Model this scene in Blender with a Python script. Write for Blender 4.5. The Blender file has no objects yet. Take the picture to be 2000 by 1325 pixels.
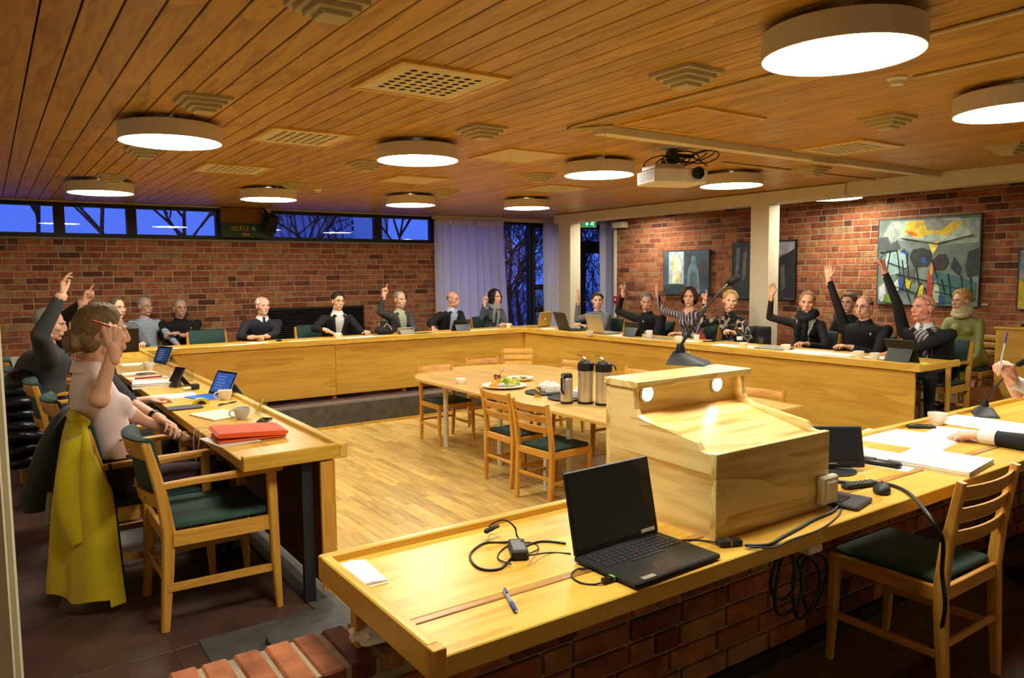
import bpy, bmesh, math, random
import numpy as np
from mathutils import Vector, Matrix

random.seed(7)
np.random.seed(7)
SC = bpy.context.scene
COL = SC.collection

# ------------------------------------------------------------------ camera
F_PX = 1473.0
CAM_H = 1.52
YAW, PITCH, ROLL = 0.6062164, 0.08697947, 0.00910467

def cam_axes():
    cy, sy = math.cos(YAW), math.sin(YAW)
    cp, sp = math.cos(PITCH), math.sin(PITCH)
    cr, sr = math.cos(ROLL), math.sin(ROLL)
    f = Vector((sy * cp, cy * cp, -sp))
    r = Vector((cy, -sy, 0))
    d = f.cross(r)
    return cr * r + sr * d, cr * d - sr * r, f

CR, CD, CF = cam_axes()
cam_data = bpy.data.cameras.new('camera')
cam_data.sensor_width = 36.0
cam_data.sensor_fit = 'HORIZONTAL'
cam_data.lens = F_PX / 2000.0 * 36.0
cam_data.clip_start = 0.05
cam_data.clip_end = 200
cam = bpy.data.objects.new('camera', cam_data)
COL.objects.link(cam)
M = Matrix((CR, -CD, -CF)).transposed().to_4x4()
M.translation = (0, 0, CAM_H)
cam.matrix_world = M
SC.camera = cam

# surveying helpers: where the ray of a photograph pixel meets a real plane of the room
def ray(x, y):
    return CR * ((x - 1000) / F_PX) + CD * ((y - 662.5) / F_PX) + CF
O0 = Vector((0, 0, CAM_H))
def onz(x, y, z):
    d = ray(x, y); return O0 + d * ((z - CAM_H) / d.z)
def ony(x, y, Y):
    d = ray(x, y); return O0 + d * (Y / d.y)
def onx(x, y, X):
    d = ray(x, y); return O0 + d * (X / d.x)
def deep(x, y, zc):
    return O0 + ray(x, y) * zc

# ------------------------------------------------------------------ world and exposure
LAMP_L = 46.0
LAMP_COL = (1.0, 0.945, 0.77)
world = bpy.data.worlds.new('dusk_sky')
SC.world = world
world.use_nodes = True
_wn = world.node_tree.nodes
_wn['Background'].inputs[0].default_value = (0.085, 0.19, 1.0, 1)
_wn['Background'].inputs[1].default_value = 1.0
SC.view_settings.view_transform = 'Standard'
SC.view_settings.look = 'None'
SC.view_settings.gamma = 1.0
SC.view_settings.use_curve_mapping = False
SC.view_settings.exposure = 0.0
SC.cycles.use_light_tree = False
SC.cycles.max_bounces = 6
SC.cycles.diffuse_bounces = 4
SC.cycles.glossy_bounces = 3
SC.cycles.transmission_bounces = 4
SC.cycles.use_adaptive_sampling = True
SC.cycles.adaptive_threshold = 0.035
SC.cycles.use_denoising = True
SC.cycles.caustics_reflective = False
SC.cycles.caustics_refractive = False
SC.cycles.transparent_max_bounces = 12
SC.cycles.sample_clamp_indirect = 6.0

# room sizes (ring floor is z = 0)
ZC = 2.50          # ceiling
ZP = -0.27         # sunken parquet
TT = 0.72          # council table top
YB = 11.30         # back wall
XR = 9.30          # brick wall with the paintings
XB = 7.95          # beam

# ------------------------------------------------------------------ materials
def lin(c):
    if isinstance(c, str):
        c = tuple(int(c[i:i + 2], 16) / 255 for i in (0, 2, 4))
    return tuple((v / 12.92 if v <= 0.04045 else ((v + 0.055) / 1.055) ** 2.4) for v in c) + (1,)

MATS = {}
def new_mat(name):
    m = bpy.data.materials.new(name)
    m.use_nodes = True
    MATS[name] = m
    nt = m.node_tree
    return m, nt, nt.nodes['Principled BSDF']

def N(nt, kind, **kw):
    n = nt.nodes.new(kind)
    for k, v in kw.items():
        setattr(n, k, v)
    return n

def ramp(nt, stops):
    n = nt.nodes.new('ShaderNodeValToRGB')
    e = n.color_ramp.elements
    e[0].position, e[0].color = stops[0][0], stops[0][1]
    e[1].position, e[1].color = stops[-1][0], stops[-1][1]
    for p, c in stops[1:-1]:
        x = e.new(p); x.color = c
    return n

def scale3(c, k):
    return (min(c[0] * k, 1), min(c[1] * k, 1), min(c[2] * k, 1), 1)

def mat(col, rough=0.5, metal=0.0, spec=0.4, bump=0.0, bscale=60.0, var=0.12, vscale=9.0, sheen=0.0, coat=0.0):
    key = 'm_%s_%g_%g_%g_%g_%g_%g' % (col, rough, metal, bump, bscale, var, sheen)
    if key in MATS:
        return MATS[key]
    m, nt, b = new_mat(key)
    c = lin(col)
    tc = N(nt, 'ShaderNodeTexCoord')
    no = N(nt, 'ShaderNodeTexNoise')
    no.inputs['Scale'].default_value = vscale
    no.inputs['Detail'].default_value = 2
    nt.links.new(tc.outputs['Object'], no.inputs['Vector'])
    r = ramp(nt, [(0.3, scale3(c, 1 - var)), (0.7, scale3(c, 1 + var))])
    nt.links.new(no.outputs['Fac'], r.inputs['Fac'])
    nt.links.new(r.outputs['Color'], b.inputs['Base Color'])
    b.inputs['Roughness'].default_value = rough
    b.inputs['Metallic'].default_value = metal
    b.inputs['Specular IOR Level'].default_value = spec
    if sheen:
        b.inputs['Sheen Weight'].default_value = sheen
    if coat:
        b.inputs['Coat Weight'].default_value = coat
    if bump:
        n2 = N(nt, 'ShaderNodeTexNoise')
        n2.inputs['Scale'].default_value = bscale
        n2.inputs['Detail'].default_value = 3
        nt.links.new(tc.outputs['Object'], n2.inputs['Vector'])
        bp = N(nt, 'ShaderNodeBump')
        bp.inputs['Strength'].default_value = bump
        bp.inputs['Distance'].default_value = 0.01
        nt.links.new(n2.outputs['Fac'], bp.inputs['Height'])
        nt.links.new(bp.outputs['Normal'], b.inputs['Normal'])
    return m

def wood(name, light, dark, axis='X', band=5.0, fine=55.0, rough=0.35, rnd=0.10, knots=0.0, island=False, contrast=1.0):
    m, nt, b = new_mat(name)
    tc = N(nt, 'ShaderNodeTexCoord')
    if island:
        oi = N(nt, 'ShaderNodeNewGeometry'); ro = oi.outputs['Random Per Island']
    else:
        oi = N(nt, 'ShaderNodeObjectInfo'); ro = oi.outputs['Random']
    mu = N(nt, 'ShaderNodeMath', operation='MULTIPLY'); mu.inputs[1].default_value = 37.0
    nt.links.new(ro, mu.inputs[0])
    ad = N(nt, 'ShaderNodeVectorMath', operation='ADD')
    nt.links.new(tc.outputs['Object'], ad.inputs[0]); nt.links.new(mu.outputs[0], ad.inputs[1])
    mp = N(nt, 'ShaderNodeMapping')
    s = {'X': (0.10, 1, 1), 'Y': (1, 0.10, 1), 'Z': (1, 1, 0.10)}[axis]
    mp.inputs['Scale'].default_value = s
    nt.links.new(ad.outputs[0], mp.inputs['Vector'])
    n1 = N(nt, 'ShaderNodeTexNoise'); n1.inputs['Scale'].default_value = band; n1.inputs['Detail'].default_value = 3; n1.inputs['Distortion'].default_value = 0.6
    n2 = N(nt, 'ShaderNodeTexNoise'); n2.inputs['Scale'].default_value = fine; n2.inputs['Detail'].default_value = 3
    nt.links.new(mp.outputs[0], n1.inputs['Vector']); nt.links.new(mp.outputs[0], n2.inputs['Vector'])
    # growth rings: saw of the broad noise
    rg = N(nt, 'ShaderNodeMath', operation='MULTIPLY'); rg.inputs[1].default_value = 7.0
    nt.links.new(n1.outputs['Fac'], rg.inputs[0])
    fr = N(nt, 'ShaderNodeMath', operation='FRACT'); nt.links.new(rg.outputs[0], fr.inputs[0])
    mx = N(nt, 'ShaderNodeMath', operation='MULTIPLY_ADD'); mx.inputs[1].default_value = 0.35
    nt.links.new(fr.outputs[0], mx.inputs[0]); nt.links.new(n2.outputs['Fac'], mx.inputs[2])
    L, D = lin(light), lin(dark)
    r = ramp(nt, [(0.38, L), (0.62, scale3(L, 0.93)), (0.98, D)])
    nt.links.new(mx.outputs[0], r.inputs['Fac'])
    last = r.outputs['Color']
    if knots:
        vo = N(nt, 'ShaderNodeTexNoise'); vo.inputs['Scale'].default_value = 9.0; vo.inputs['Detail'].default_value = 2
        mk = N(nt, 'ShaderNodeMapping')
        mk.inputs['Scale'].default_value = {'X': (0.7, 1.6, 1.6), 'Y': (1.6, 0.7, 1.6), 'Z': (1.6, 1.6, .7)}[axis]
        nt.links.new(ad.outputs[0], mk.inputs['Vector']); nt.links.new(mk.outputs[0], vo.inputs['Vector'])
        rk = ramp(nt, [(0.70, (1, 1, 1, 1)), (0.80, (1 - knots, 1 - knots, 1 - knots, 1))])
        nt.links.new(vo.outputs['Fac'], rk.inputs['Fac'])
        mm = N(nt, 'ShaderNodeMix', data_type='RGBA', blend_type='MULTIPLY'); mm.inputs[0].default_value = 1
        nt.links.new(last, mm.inputs[6]); nt.links.new(rk.outputs['Color'], mm.inputs[7]); last = mm.outputs[2]
    hv = N(nt, 'ShaderNodeHueSaturation')
    ma = N(nt, 'ShaderNodeMath', operation='MULTIPLY_ADD'); ma.inputs[1].default_value = 2 * rnd; ma.inputs[2].default_value = 1 - rnd
    nt.links.new(ro, ma.inputs[0]); nt.links.new(ma.outputs[0], hv.inputs['Value'])
    nt.links.new(last, hv.inputs['Color'])
    nt.links.new(hv.outputs['Color'], b.inputs['Base Color'])
    b.inputs['Roughness'].default_value = rough
    b.inputs['Specular IOR Level'].default_value = 0.45
    return m

def brick_mat(name, island):
    m, nt, b = new_mat(name)
    if island:
        oi = N(nt, 'ShaderNodeNewGeometry'); ro = oi.outputs['Random Per Island']
    else:
        oi = N(nt, 'ShaderNodeObjectInfo'); ro = oi.outputs['Random']
    cr = ramp(nt, [(0.0, lin('55342a')), (0.12, lin('824a33')), (0.5, lin('a0603f')), (0.85, lin('b06d48')), (1.0, lin('9c7852'))])
    nt.links.new(ro, cr.inputs['Fac'])
    tc = N(nt, 'ShaderNodeTexCoord')
    ge = N(nt, 'ShaderNodeNewGeometry')
    no = N(nt, 'ShaderNodeTexNoise'); no.inputs['Scale'].default_value = 14; no.inputs['Detail'].default_value = 3
    nt.links.new(ge.outputs['Position'], no.inputs['Vector'])
    rr = ramp(nt, [(0.3, (0.62, 0.62, 0.62, 1)), (0.7, (1.2, 1.2, 1.2, 1))])
    nt.links.new(no.outputs['Fac'], rr.inputs['Fac'])
    mm = N(nt, 'ShaderNodeMix', data_type='RGBA', blend_type='MULTIPLY'); mm.inputs[0].default_value = 1
    nt.links.new(cr.outputs['Color'], mm.inputs[6]); nt.links.new(rr.outputs['Color'], mm.inputs[7])
    nt.links.new(mm.outputs[2], b.inputs['Base Color'])
    b.inputs['Roughness'].default_value = 0.85
    b.inputs['Specular IOR Level'].default_value = 0.2
    n2 = N(nt, 'ShaderNodeTexNoise'); n2.inputs['Scale'].default_value = 90; n2.inputs['Detail'].default_value = 2
    nt.links.new(ge.outputs['Position'], n2.inputs['Vector'])
    bp = N(nt, 'ShaderNodeBump'); bp.inputs['Strength'].default_value = 0.35; bp.inputs['Distance'].default_value = 0.004
    nt.links.new(n2.outputs['Fac'], bp.inputs['Height']); nt.links.new(bp.outputs['Normal'], b.inputs['Normal'])
    return m

def emit(name, col, strength):
    m = bpy.data.materials.new(name); m.use_nodes = True
    nt = m.node_tree; nt.nodes.clear()
    e = N(nt, 'ShaderNodeEmission'); o = N(nt, 'ShaderNodeOutputMaterial')
    e.inputs[0].default_value = tuple(col) + (1,) if len(col) == 3 else col
    e.inputs[1].default_value = strength
    nt.links.new(e.outputs[0], o.inputs[0])
    m.cycles.emission_sampling = 'FRONT' if strength > 10 else 'NONE'
    return m

def glass_mat(name, tint=(1, 1, 1), ior=1.5, rough=0.0):
    m = bpy.data.materials.new(name); m.use_nodes = True
    nt = m.node_tree; nt.nodes.clear()
    o = N(nt, 'ShaderNodeOutputMaterial'); mx = N(nt, 'ShaderNodeMixShader')
    t = N(nt, 'ShaderNodeBsdfTransparent'); g = N(nt, 'ShaderNodeBsdfGlossy'); lw = N(nt, 'ShaderNodeLayerWeight')
    pw = N(nt, 'ShaderNodeMath', operation='POWER'); pw.inputs[1].default_value = 5.0
    f = N(nt, 'ShaderNodeMath', operation='MULTIPLY_ADD'); f0 = ((ior - 1) / (ior + 1)) ** 2
    f.inputs[1].default_value = (1 - f0) * .8; f.inputs[2].default_value = f0
    nt.links.new(lw.outputs['Facing'], pw.inputs[0]); nt.links.new(pw.outputs[0], f.inputs[0])
    t.inputs[0].default_value = tuple(tint) + (1,)
    g.inputs['Roughness'].default_value = rough
    nt.links.new(f.outputs[0], mx.inputs[0]); nt.links.new(t.outputs[0], mx.inputs[1]); nt.links.new(g.outputs[0], mx.inputs[2])
    nt.links.new(mx.outputs[0], o.inputs[0])
    return m

def cloth_pattern(name, kind, cols, scale=60.0, rough=0.85):
    m, nt, b = new_mat(name)
    tc = N(nt, 'ShaderNodeTexCoord')
    c = [lin(x) for x in cols]
    def bands(direction, sc):
        w = N(nt, 'ShaderNodeTexWave', wave_type='BANDS', bands_direction=direction)
        w.inputs['Scale'].default_value = sc; w.inputs['Distortion'].default_value = 0.6; w.inputs['Detail'].default_value = 1
        nt.links.new(tc.outputs['Object'], w.inputs['Vector'])
        return w.outputs['Fac']
    if kind in ('stripes_h', 'stripes_v'):
        f = bands('Z' if kind == 'stripes_h' else 'Y', scale)
        st = [(i / (len(c) - 1) if len(c) > 1 else 0, x) for i, x in enumerate(c)]
        r = ramp(nt, st)
        r.color_ramp.interpolation = 'CONSTANT' if len(c) > 2 else 'EASE'
        nt.links.new(f, r.inputs['Fac']); out = r.outputs['Color']
    elif kind == 'plaid':
        a = bands('Z', scale); d = bands('DIAGONAL', scale * 0.8)
        mx = N(nt, 'ShaderNodeMath', operation='MULTIPLY'); nt.links.new(a, mx.inputs[0]); nt.links.new(d, mx.inputs[1])
        r = ramp(nt, [(0.05, c[0]), (0.35, c[1])]); nt.links.new(mx.outputs[0], r.inputs['Fac']); out = r.outputs['Color']
    else:  # floral
        v = N(nt, 'ShaderNodeTexNoise'); v.inputs['Scale'].default_value = scale; v.inputs['Detail'].default_value = 5; v.inputs['Distortion'].default_value = 1.5
        nt.links.new(tc.outputs['Object'], v.inputs['Vector'])
        r = ramp(nt, [(0.5, c[0]), (0.57, c[1]), (0.62, c[2]), (0.7, c[0])]); nt.links.new(v.outputs['Fac'], r.inputs['Fac']); out = r.outputs['Color']
    nt.links.new(out, b.inputs['Base Color'])
    b.inputs['Roughness'].default_value = rough
    b.inputs['Specular IOR Level'].default_value = 0.15
    return m

# ------------------------------------------------------------------ mesh collector
class MB:
    def __init__(s):
        s.v = []; s.f = []; s.m = []; s.mi = 0
    def add(s, vs, fs):
        o = len(s.v)
        s.v.extend([tuple(p) for p in vs])
        s.f.extend([tuple(i + o for i in f) for f in fs])
        s.m.extend([s.mi] * len(fs))
        return s
    def mat(s, i):
        s.mi = i; return s
    def box(s, x0, x1, y0, y1, z0, z1):
        return s.add([(x0, y0, z0), (x1, y0, z0), (x1, y1, z0), (x0, y1, z0), (x0, y0, z1), (x1, y0, z1), (x1, y1, z1), (x0, y1, z1)],
                     [(0, 3, 2, 1), (4, 5, 6, 7), (0, 1, 5, 4), (1, 2, 6, 5), (2, 3, 7, 6), (3, 0, 4, 7)])
    def bbox(s, x0, x1, y0, y1, z0, z1, b):
        """box with chamfered edges (24 corners)"""
        vs = []; idx = {}
        for i, x in ((0, x0), (1, x1)):
            for j, y in ((0, y0), (1, y1)):
                for k, z in ((0, z0), (1, z1)):
                    sx = b if i == 0 else -b; sy = b if j == 0 else -b; sz = b if k == 0 else -b
                    idx[i, j, k, 'x'] = len(vs); vs.append((x, y + sy, z + sz))
                    idx[i, j, k, 'y'] = len(vs); vs.append((x + sx, y, z + sz))
                    idx[i, j, k, 'z'] = len(vs); vs.append((x + sx, y + sy, z))
        g = lambda i, j, k, a: idx[i, j, k, a]
        fs = []
        for i in (0, 1):
            q = [g(i, 0, 0, 'x'), g(i, 1, 0, 'x'), g(i, 1, 1, 'x'), g(i, 0, 1, 'x')]; fs.append(q if i else q[::-1])
            q = [g(0, i, 0, 'y'), g(0, i, 1, 'y'), g(1, i, 1, 'y'), g(1, i, 0, 'y')]; fs.append(q if i else q[::-1])
            q = [g(0, 0, i, 'z'), g(1, 0, i, 'z'), g(1, 1, i, 'z'), g(0, 1, i, 'z')]; fs.append(q if i else q[::-1])
        for a in (0, 1):
            for c in (0, 1):
                fs.append([g(a, c, 0, 'x'), g(a, c, 1, 'x'), g(a, c, 1, 'y'), g(a, c, 0, 'y')] if a == c else [g(a, c, 0, 'y'), g(a, c, 1, 'y'), g(a, c, 1, 'x'), g(a, c, 0, 'x')])
                fs.append([g(a, 0, c, 'z'), g(a, 1, c, 'z'), g(a, 1, c, 'x'), g(a, 0, c, 'x')] if a == c else [g(a, 0, c, 'x'), g(a, 1, c, 'x'), g(a, 1, c, 'z'), g(a, 0, c, 'z')])
                fs.append([g(0, a, c, 'y'), g(1, a, c, 'y'), g(1, a, c, 'z'), g(0, a, c, 'z')] if a == c else [g(0, a, c, 'z'), g(1, a, c, 'z'), g(1, a, c, 'y'), g(0, a, c, 'y')])
        for i in (0, 1):
            for j in (0, 1):
                for k in (0, 1):
                    t = [g(i, j, k, 'x'), g(i, j, k, 'y'), g(i, j, k, 'z')]
                    fs.append(t if (i + j + k) % 2 else t[::-1])
        return s.add(vs, fs)
    def bar(s, p, q, w, h, up=(0, 0, 1), w2=None, h2=None):
        p, q = Vector(p), Vector(q)
        d = (q - p).normalized(); u = Vector(up)
        if abs(d.dot(u)) > 0.98: u = Vector((0, 1, 0)) if abs(d.y) < 0.9 else Vector((1, 0, 0))
        a = d.cross(u).normalized(); b = a.cross(d)
        vs = []
        for c, ww, hh in ((p, w, h), (q, w2 or w, h2 or h)):
            for i, j in ((-1, -1), (1, -1), (1, 1), (-1, 1)):
                vs.append(c + a * (i * ww / 2) + b * (j * hh / 2))
        return s.add(vs, [(0, 1, 2, 3), (7, 6, 5, 4), (0, 4, 5, 1), (1, 5, 6, 2), (2, 6, 7, 3), (3, 7, 4, 0)])
    def tube(s, pts, r, seg=8, cap=True, flat=1.0):
        pts = [Vector(p) for p in pts]
        rs = r if isinstance(r, (list, tuple)) else [r] * len(pts)
        n = len(pts); vs = []; prev = None
        for i, p in enumerate(pts):
            d = (pts[min(i + 1, n - 1)] - pts[max(i - 1, 0)])
            d = d.normalized() if d.length > 1e-9 else Vector((0, 0, 1))
            if prev is None:
                a = d.orthogonal().normalized()
            else:
                a = prev - d * prev.dot(d)
                a = a.normalized() if a.length > 1e-6 else d.orthogonal().normalized()
            prev = a; b = d.cross(a)
            for k in range(seg):
                t = 2 * math.pi * k / seg
                vs.append(p + (a * math.cos(t) + b * math.sin(t) * flat) * rs[i])
        fs = [(i * seg + k, i * seg + (k + 1) % seg, (i + 1) * seg + (k + 1) % seg, (i + 1) * seg + k) for i in range(n - 1) for k in range(seg)]
        if cap:
            fs.append(tuple(range(seg))[::-1]); fs.append(tuple((n - 1) * seg + k for k in range(seg)))
        return s.add(vs, fs)
    def lathe(s, prof, c=(0, 0, 0), seg=24, close=False):
        vs = []; n = len(prof)
        for r, z in prof:
            for k in range(seg):
                t = 2 * math.pi * k / seg
                vs.append((c[0] + r * math.cos(t), c[1] + r * math.sin(t), c[2] + z))
        fs = [(i * seg + k, i * seg + (k + 1) % seg, (i + 1) * seg + (k + 1) % seg, (i + 1) * seg + k) for i in range(n - 1) for k in range(seg)]
        if prof[0][0] > 1e-6 and not close: fs.append(tuple(range(seg))[::-1])
        if prof[-1][0] > 1e-6 and not close: fs.append(tuple((n - 1) * seg + k for k in range(seg)))
        return s.add(vs, fs)
    def prism(s, poly, lo, hi, axis='z'):
        n = len(poly)
        def p3(u, v, w):
            return {'z': (u, v, w), 'y': (u, w, v), 'x': (w, u, v)}[axis]
        vs = [p3(u, v, lo) for u, v in poly] + [p3(u, v, hi) for u, v in poly]
        fs = [tuple(range(n))[::-1], tuple(range(n, 2 * n))] + [(i, (i + 1) % n, (i + 1) % n + n, i + n) for i in range(n)]
        return s.add(vs, fs)
    def ball(s, c, r, seg=12, ring=8, R=None):
        r = r if isinstance(r, (tuple, list)) else (r, r, r)
        c = Vector(c); vs = [Vector((0, 0, -r[2]))]
        for i in range(1, ring):
            a = -math.pi / 2 + math.pi * i / ring
            for k in range(seg):
                t = 2 * math.pi * k / seg
                vs.append(Vector((r[0] * math.cos(a) * math.cos(t), r[1] * math.cos(a) * math.sin(t), r[2] * math.sin(a))))
        vs.append(Vector((0, 0, r[2])))
        if R is not None: vs = [R @ v for v in vs]
        vs = [v + c for v in vs]
        fs = [(0, 1 + (k + 1) % seg, 1 + k) for k in range(seg)]
        for i in range(ring - 2):
            for k in range(seg):
                a = 1 + i * seg
                fs.append((a + k, a + (k + 1) % seg, a + seg + (k + 1) % seg, a + seg + k))
        l = len(vs) - 1; a = 1 + (ring - 2) * seg
        fs += [(a + k, a + (k + 1) % seg, l) for k in range(seg)]
        return s.add(vs, fs)
    def capsule(s, p, q, r1, r2=None, seg=10):
        r2 = r1 if r2 is None else r2
        p, q = Vector(p), Vector(q); d = (q - p)
        L = d.length
        if L < 1e-6: return s.ball(p, max(r1, r2), seg)
        d /= L
        pts = [p - d * r1 * .98, p - d * r1 * .8, p - d * r1 * .45, p, q, q + d * r2 * .45, q + d * r2 * .8, q + d * r2 * .98]
        rs = [r1 * .2, r1 * .6, r1 * .89, r1, r2, r2 * .89, r2 * .6, r2 * .2]
        return s.tube(pts, rs, seg)
    def rings(s, rings, cap=True):
        n = len(rings[0]); vs = [p for r in rings for p in r]
        fs = [(i * n + k, i * n + (k + 1) % n, (i + 1) * n + (k + 1) % n, (i + 1) * n + k) for i in range(len(rings) - 1) for k in range(n)]
        if cap:
            fs.append(tuple(range(n))[::-1]); fs.append(tuple((len(rings) - 1) * n + k for k in range(n)))
        return s.add(vs, fs)
    def xf(s, Mx):
        s.v = [tuple(Mx @ Vector(p)) for p in s.v]; return s
    def mesh(s, name, mats, smooth=0.6, fixn=False):
        me = bpy.data.meshes.new(name)
        me.from_pydata(s.v, [], s.f)
        for x in (mats if isinstance(mats, (list, tuple)) else [mats]):
            me.materials.append(x)
        if s.m and max(s.m) > 0:
            me.polygons.foreach_set('material_index', s.m)
        if fixn:
            bm = bmesh.new(); bm.from_mesh(me); bmesh.ops.recalc_face_normals(bm, faces=bm.faces); bm.to_mesh(me); bm.free()
        if smooth:
            me.polygons.foreach_set('use_smooth', [True] * len(me.polygons))
            me.set_sharp_from_angle(angle=smooth)
        me.update()
        return me
    def build(s, name, mats, parent=None, smooth=0.6, loc=None, rot=None, fixn=True):
        return put(name, s.mesh(name, mats, smooth, fixn), parent, loc, rot)

def put(name, me, parent=None, loc=None, rot=None):
    o = bpy.data.objects.new(name, me)
    COL.objects.link(o)
    if parent is not None: o.parent = parent
    if loc is not None: o.location = loc
    if rot is not None: o.rotation_euler = rot if isinstance(rot, (tuple, list)) else (0, 0, rot)
    return o

def tag(o, label=None, cat=None, group=None, kind=None):
    if label: o['label'] = label
    if cat: o['category'] = cat
    if group: o['group'] = group
    if kind: o['kind'] = kind
    return o

def empty(name, loc, rz=0.0, label=None, cat=None, group=None, rot=None):
    o = put(name, None, None, loc, rot or (0, 0, rz))
    o.empty_display_size = 0.1
    return tag(o, label, cat, group)

def copy_tree(o, loc=None, rz=None, label=None, parent=None):
    c = o.copy(); COL.objects.link(c)
    c.parent = parent
    if loc is not None: c.location = loc
    if rz is not None: c.rotation_euler = (0, 0, rz)
    if label: c['label'] = label
    for ch in list(o.children):
        copy_tree(ch, parent=c)
    return c

D2R = math.pi / 180
# ------------------------------------------------------------------ shared materials
W_DESK = wood('desk_pine', 'e2b650', 'c8942f', 'X', band=2.2, fine=38, rough=0.32, rnd=0.05)
W_DESKY = wood('desk_pine_y', 'e2b650', 'c8942f', 'Y', band=2.2, fine=38, rough=0.32, rnd=0.05)
W_PANX = wood('panel_veneer_x', 'dbab45', 'c48f33', 'X', band=1.6, fine=26, rough=0.38, rnd=0.04)
W_PANY = wood('panel_veneer_y', 'dbab45', 'c48f33', 'Y', band=1.6, fine=26, rough=0.38, rnd=0.04)
W_LECT = wood('lectern_pine', 'e8cf8c', 'b98a3e', 'X', band=3.6, fine=34, rough=0.35, rnd=0.03)
W_LECTY = wood('lectern_pine_y', 'e8cf8c', 'b98a3e', 'Y', band=3.6, fine=34, rough=0.35, rnd=0.03)
W_CHAIR = wood('chair_beech', 'd79f42', 'b87d2c', 'Z', band=4, fine=60, rough=0.35, rnd=0.06)
W_CHAIRH = wood('chair_beech_h', 'd79f42', 'b87d2c', 'X', band=4, fine=60, rough=0.35, rnd=0.06)
W_CHAIRY = wood('chair_beech_y', 'd79f42', 'b87d2c', 'Y', band=4, fine=60, rough=0.35, rnd=0.06)
W_OVAL = wood('oval_beech', 'dcb468', 'c49648', 'Y', band=2, fine=60, rough=0.28, rnd=0.02)
W_CEIL = wood('ceiling_plank_pine', 'c4963c', '986e26', 'Y', band=3.0, fine=40, rough=0.42, rnd=0.09, knots=0.55)
W_PARQ = wood('parquet_oak', 'cfae64', 'b08c48', 'Y', band=5, fine=60, rough=0.30, rnd=0.22)
W_PARQI = wood('parquet_oak_joined', 'cfae64', 'b08c48', 'Y', band=5, fine=60, rough=0.30, rnd=0.22, island=True)
W_DARK = wood('dark_panel_back', '6b4226', '442612', 'Y', band=2, fine=40, rough=0.5, rnd=0.03)
W_FRAME = mat('1c1512', 0.5, var=0.2)
BRICK = brick_mat('brick_red', False)
BRICKI = brick_mat('brick_red_joined', True)
MORTAR = mat('a5967e', 0.95, spec=0.1, bump=0.5, bscale=120, var=0.2)
WHITE = mat('dbd2b6', 0.6, var=0.03)
LINO = mat('4d3831', 0.42, var=0.30, vscale=5, bump=0.05, bscale=200)
SLATE = mat('4a4a47', 0.6, var=0.25, vscale=12, bump=0.2, bscale=80)
GREEN = mat('26433d', 0.75, var=0.10, bump=0.2, bscale=400)
BLACK = mat('141415', 0.4, var=0.1)
BLACKM = mat('1b1c20', 0.55, var=0.1)
DGREY = mat('34363a', 0.45, var=0.1)
SILVER = mat('b9b6ae', 0.35, metal=0.7, var=0.04)
CHROME = mat('c8c6c0', 0.18, metal=1.0, var=0.03)
PORC = mat('e9e4da', 0.18, var=0.02, spec=0.6)
PAPER = mat('f2efe8', 0.8, var=0.015, spec=0.1)
CREAM = mat('c9b98e', 0.6, var=0.05)
LAMPB = mat('cfc6b4', 0.6, var=0.02)
GLASS = glass_mat('window_glass', (0.96, 0.98, 1.0))
TUMBLER = glass_mat('tumbler_glass', (0.93, 0.95, 0.96), 1.45)
LAMP_E = emit('lamp_diffuser_light', LAMP_COL, LAMP_L)

def struct(o): return tag(o, kind='structure')

def ring_xz(x0, x1, z0, z1, t, y0, y1, tz=None):
    """rectangular frame lying in the XZ plane, one closed piece"""
    tz = t if tz is None else tz
    m = MB()
    o = [(x0, z0), (x1, z0), (x1, z1), (x0, z1)]; i = [(x0 + t, z0 + tz), (x1 - t, z0 + tz), (x1 - t, z1 - tz), (x0 + t, z1 - tz)]
    vs = [(a, y0, b) for a, b in o] + [(a, y0, b) for a, b in i] + [(a, y1, b) for a, b in o] + [(a, y1, b) for a, b in i]
    fs = []
    for k in range(4):
        n = (k + 1) % 4
        fs += [(k, n, 4 + n, 4 + k), (8 + k, 12 + k, 12 + n, 8 + n), (k, 8 + k, 8 + n, n), (4 + k, 4 + n, 12 + n, 12 + k)]
    return m.add(vs, fs)

def slab(x0, x1, y0, y1, z0, z1, hx0, hx1, hy0, hy1):
    """slab with a rectangular hole"""
    o = [(x0, y0), (x1, y0), (x1, y1), (x0, y1)]; i = [(hx0, hy0), (hx1, hy0), (hx1, hy1), (hx0, hy1)]
    vs = [(a, b, z1) for a, b in o] + [(a, b, z1) for a, b in i] + [(a, b, z0) for a, b in o] + [(a, b, z0) for a, b in i]
    fs = []
    for k in range(4):
        n = (k + 1) % 4
        fs += [(k, n, 4 + n, 4 + k), (8 + k, 12 + k, 12 + n, 8 + n), (k, 8 + k, 8 + n, n), (4 + k, 4 + n, 12 + n, 12 + k)]
    return MB().add(vs, fs)

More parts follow.
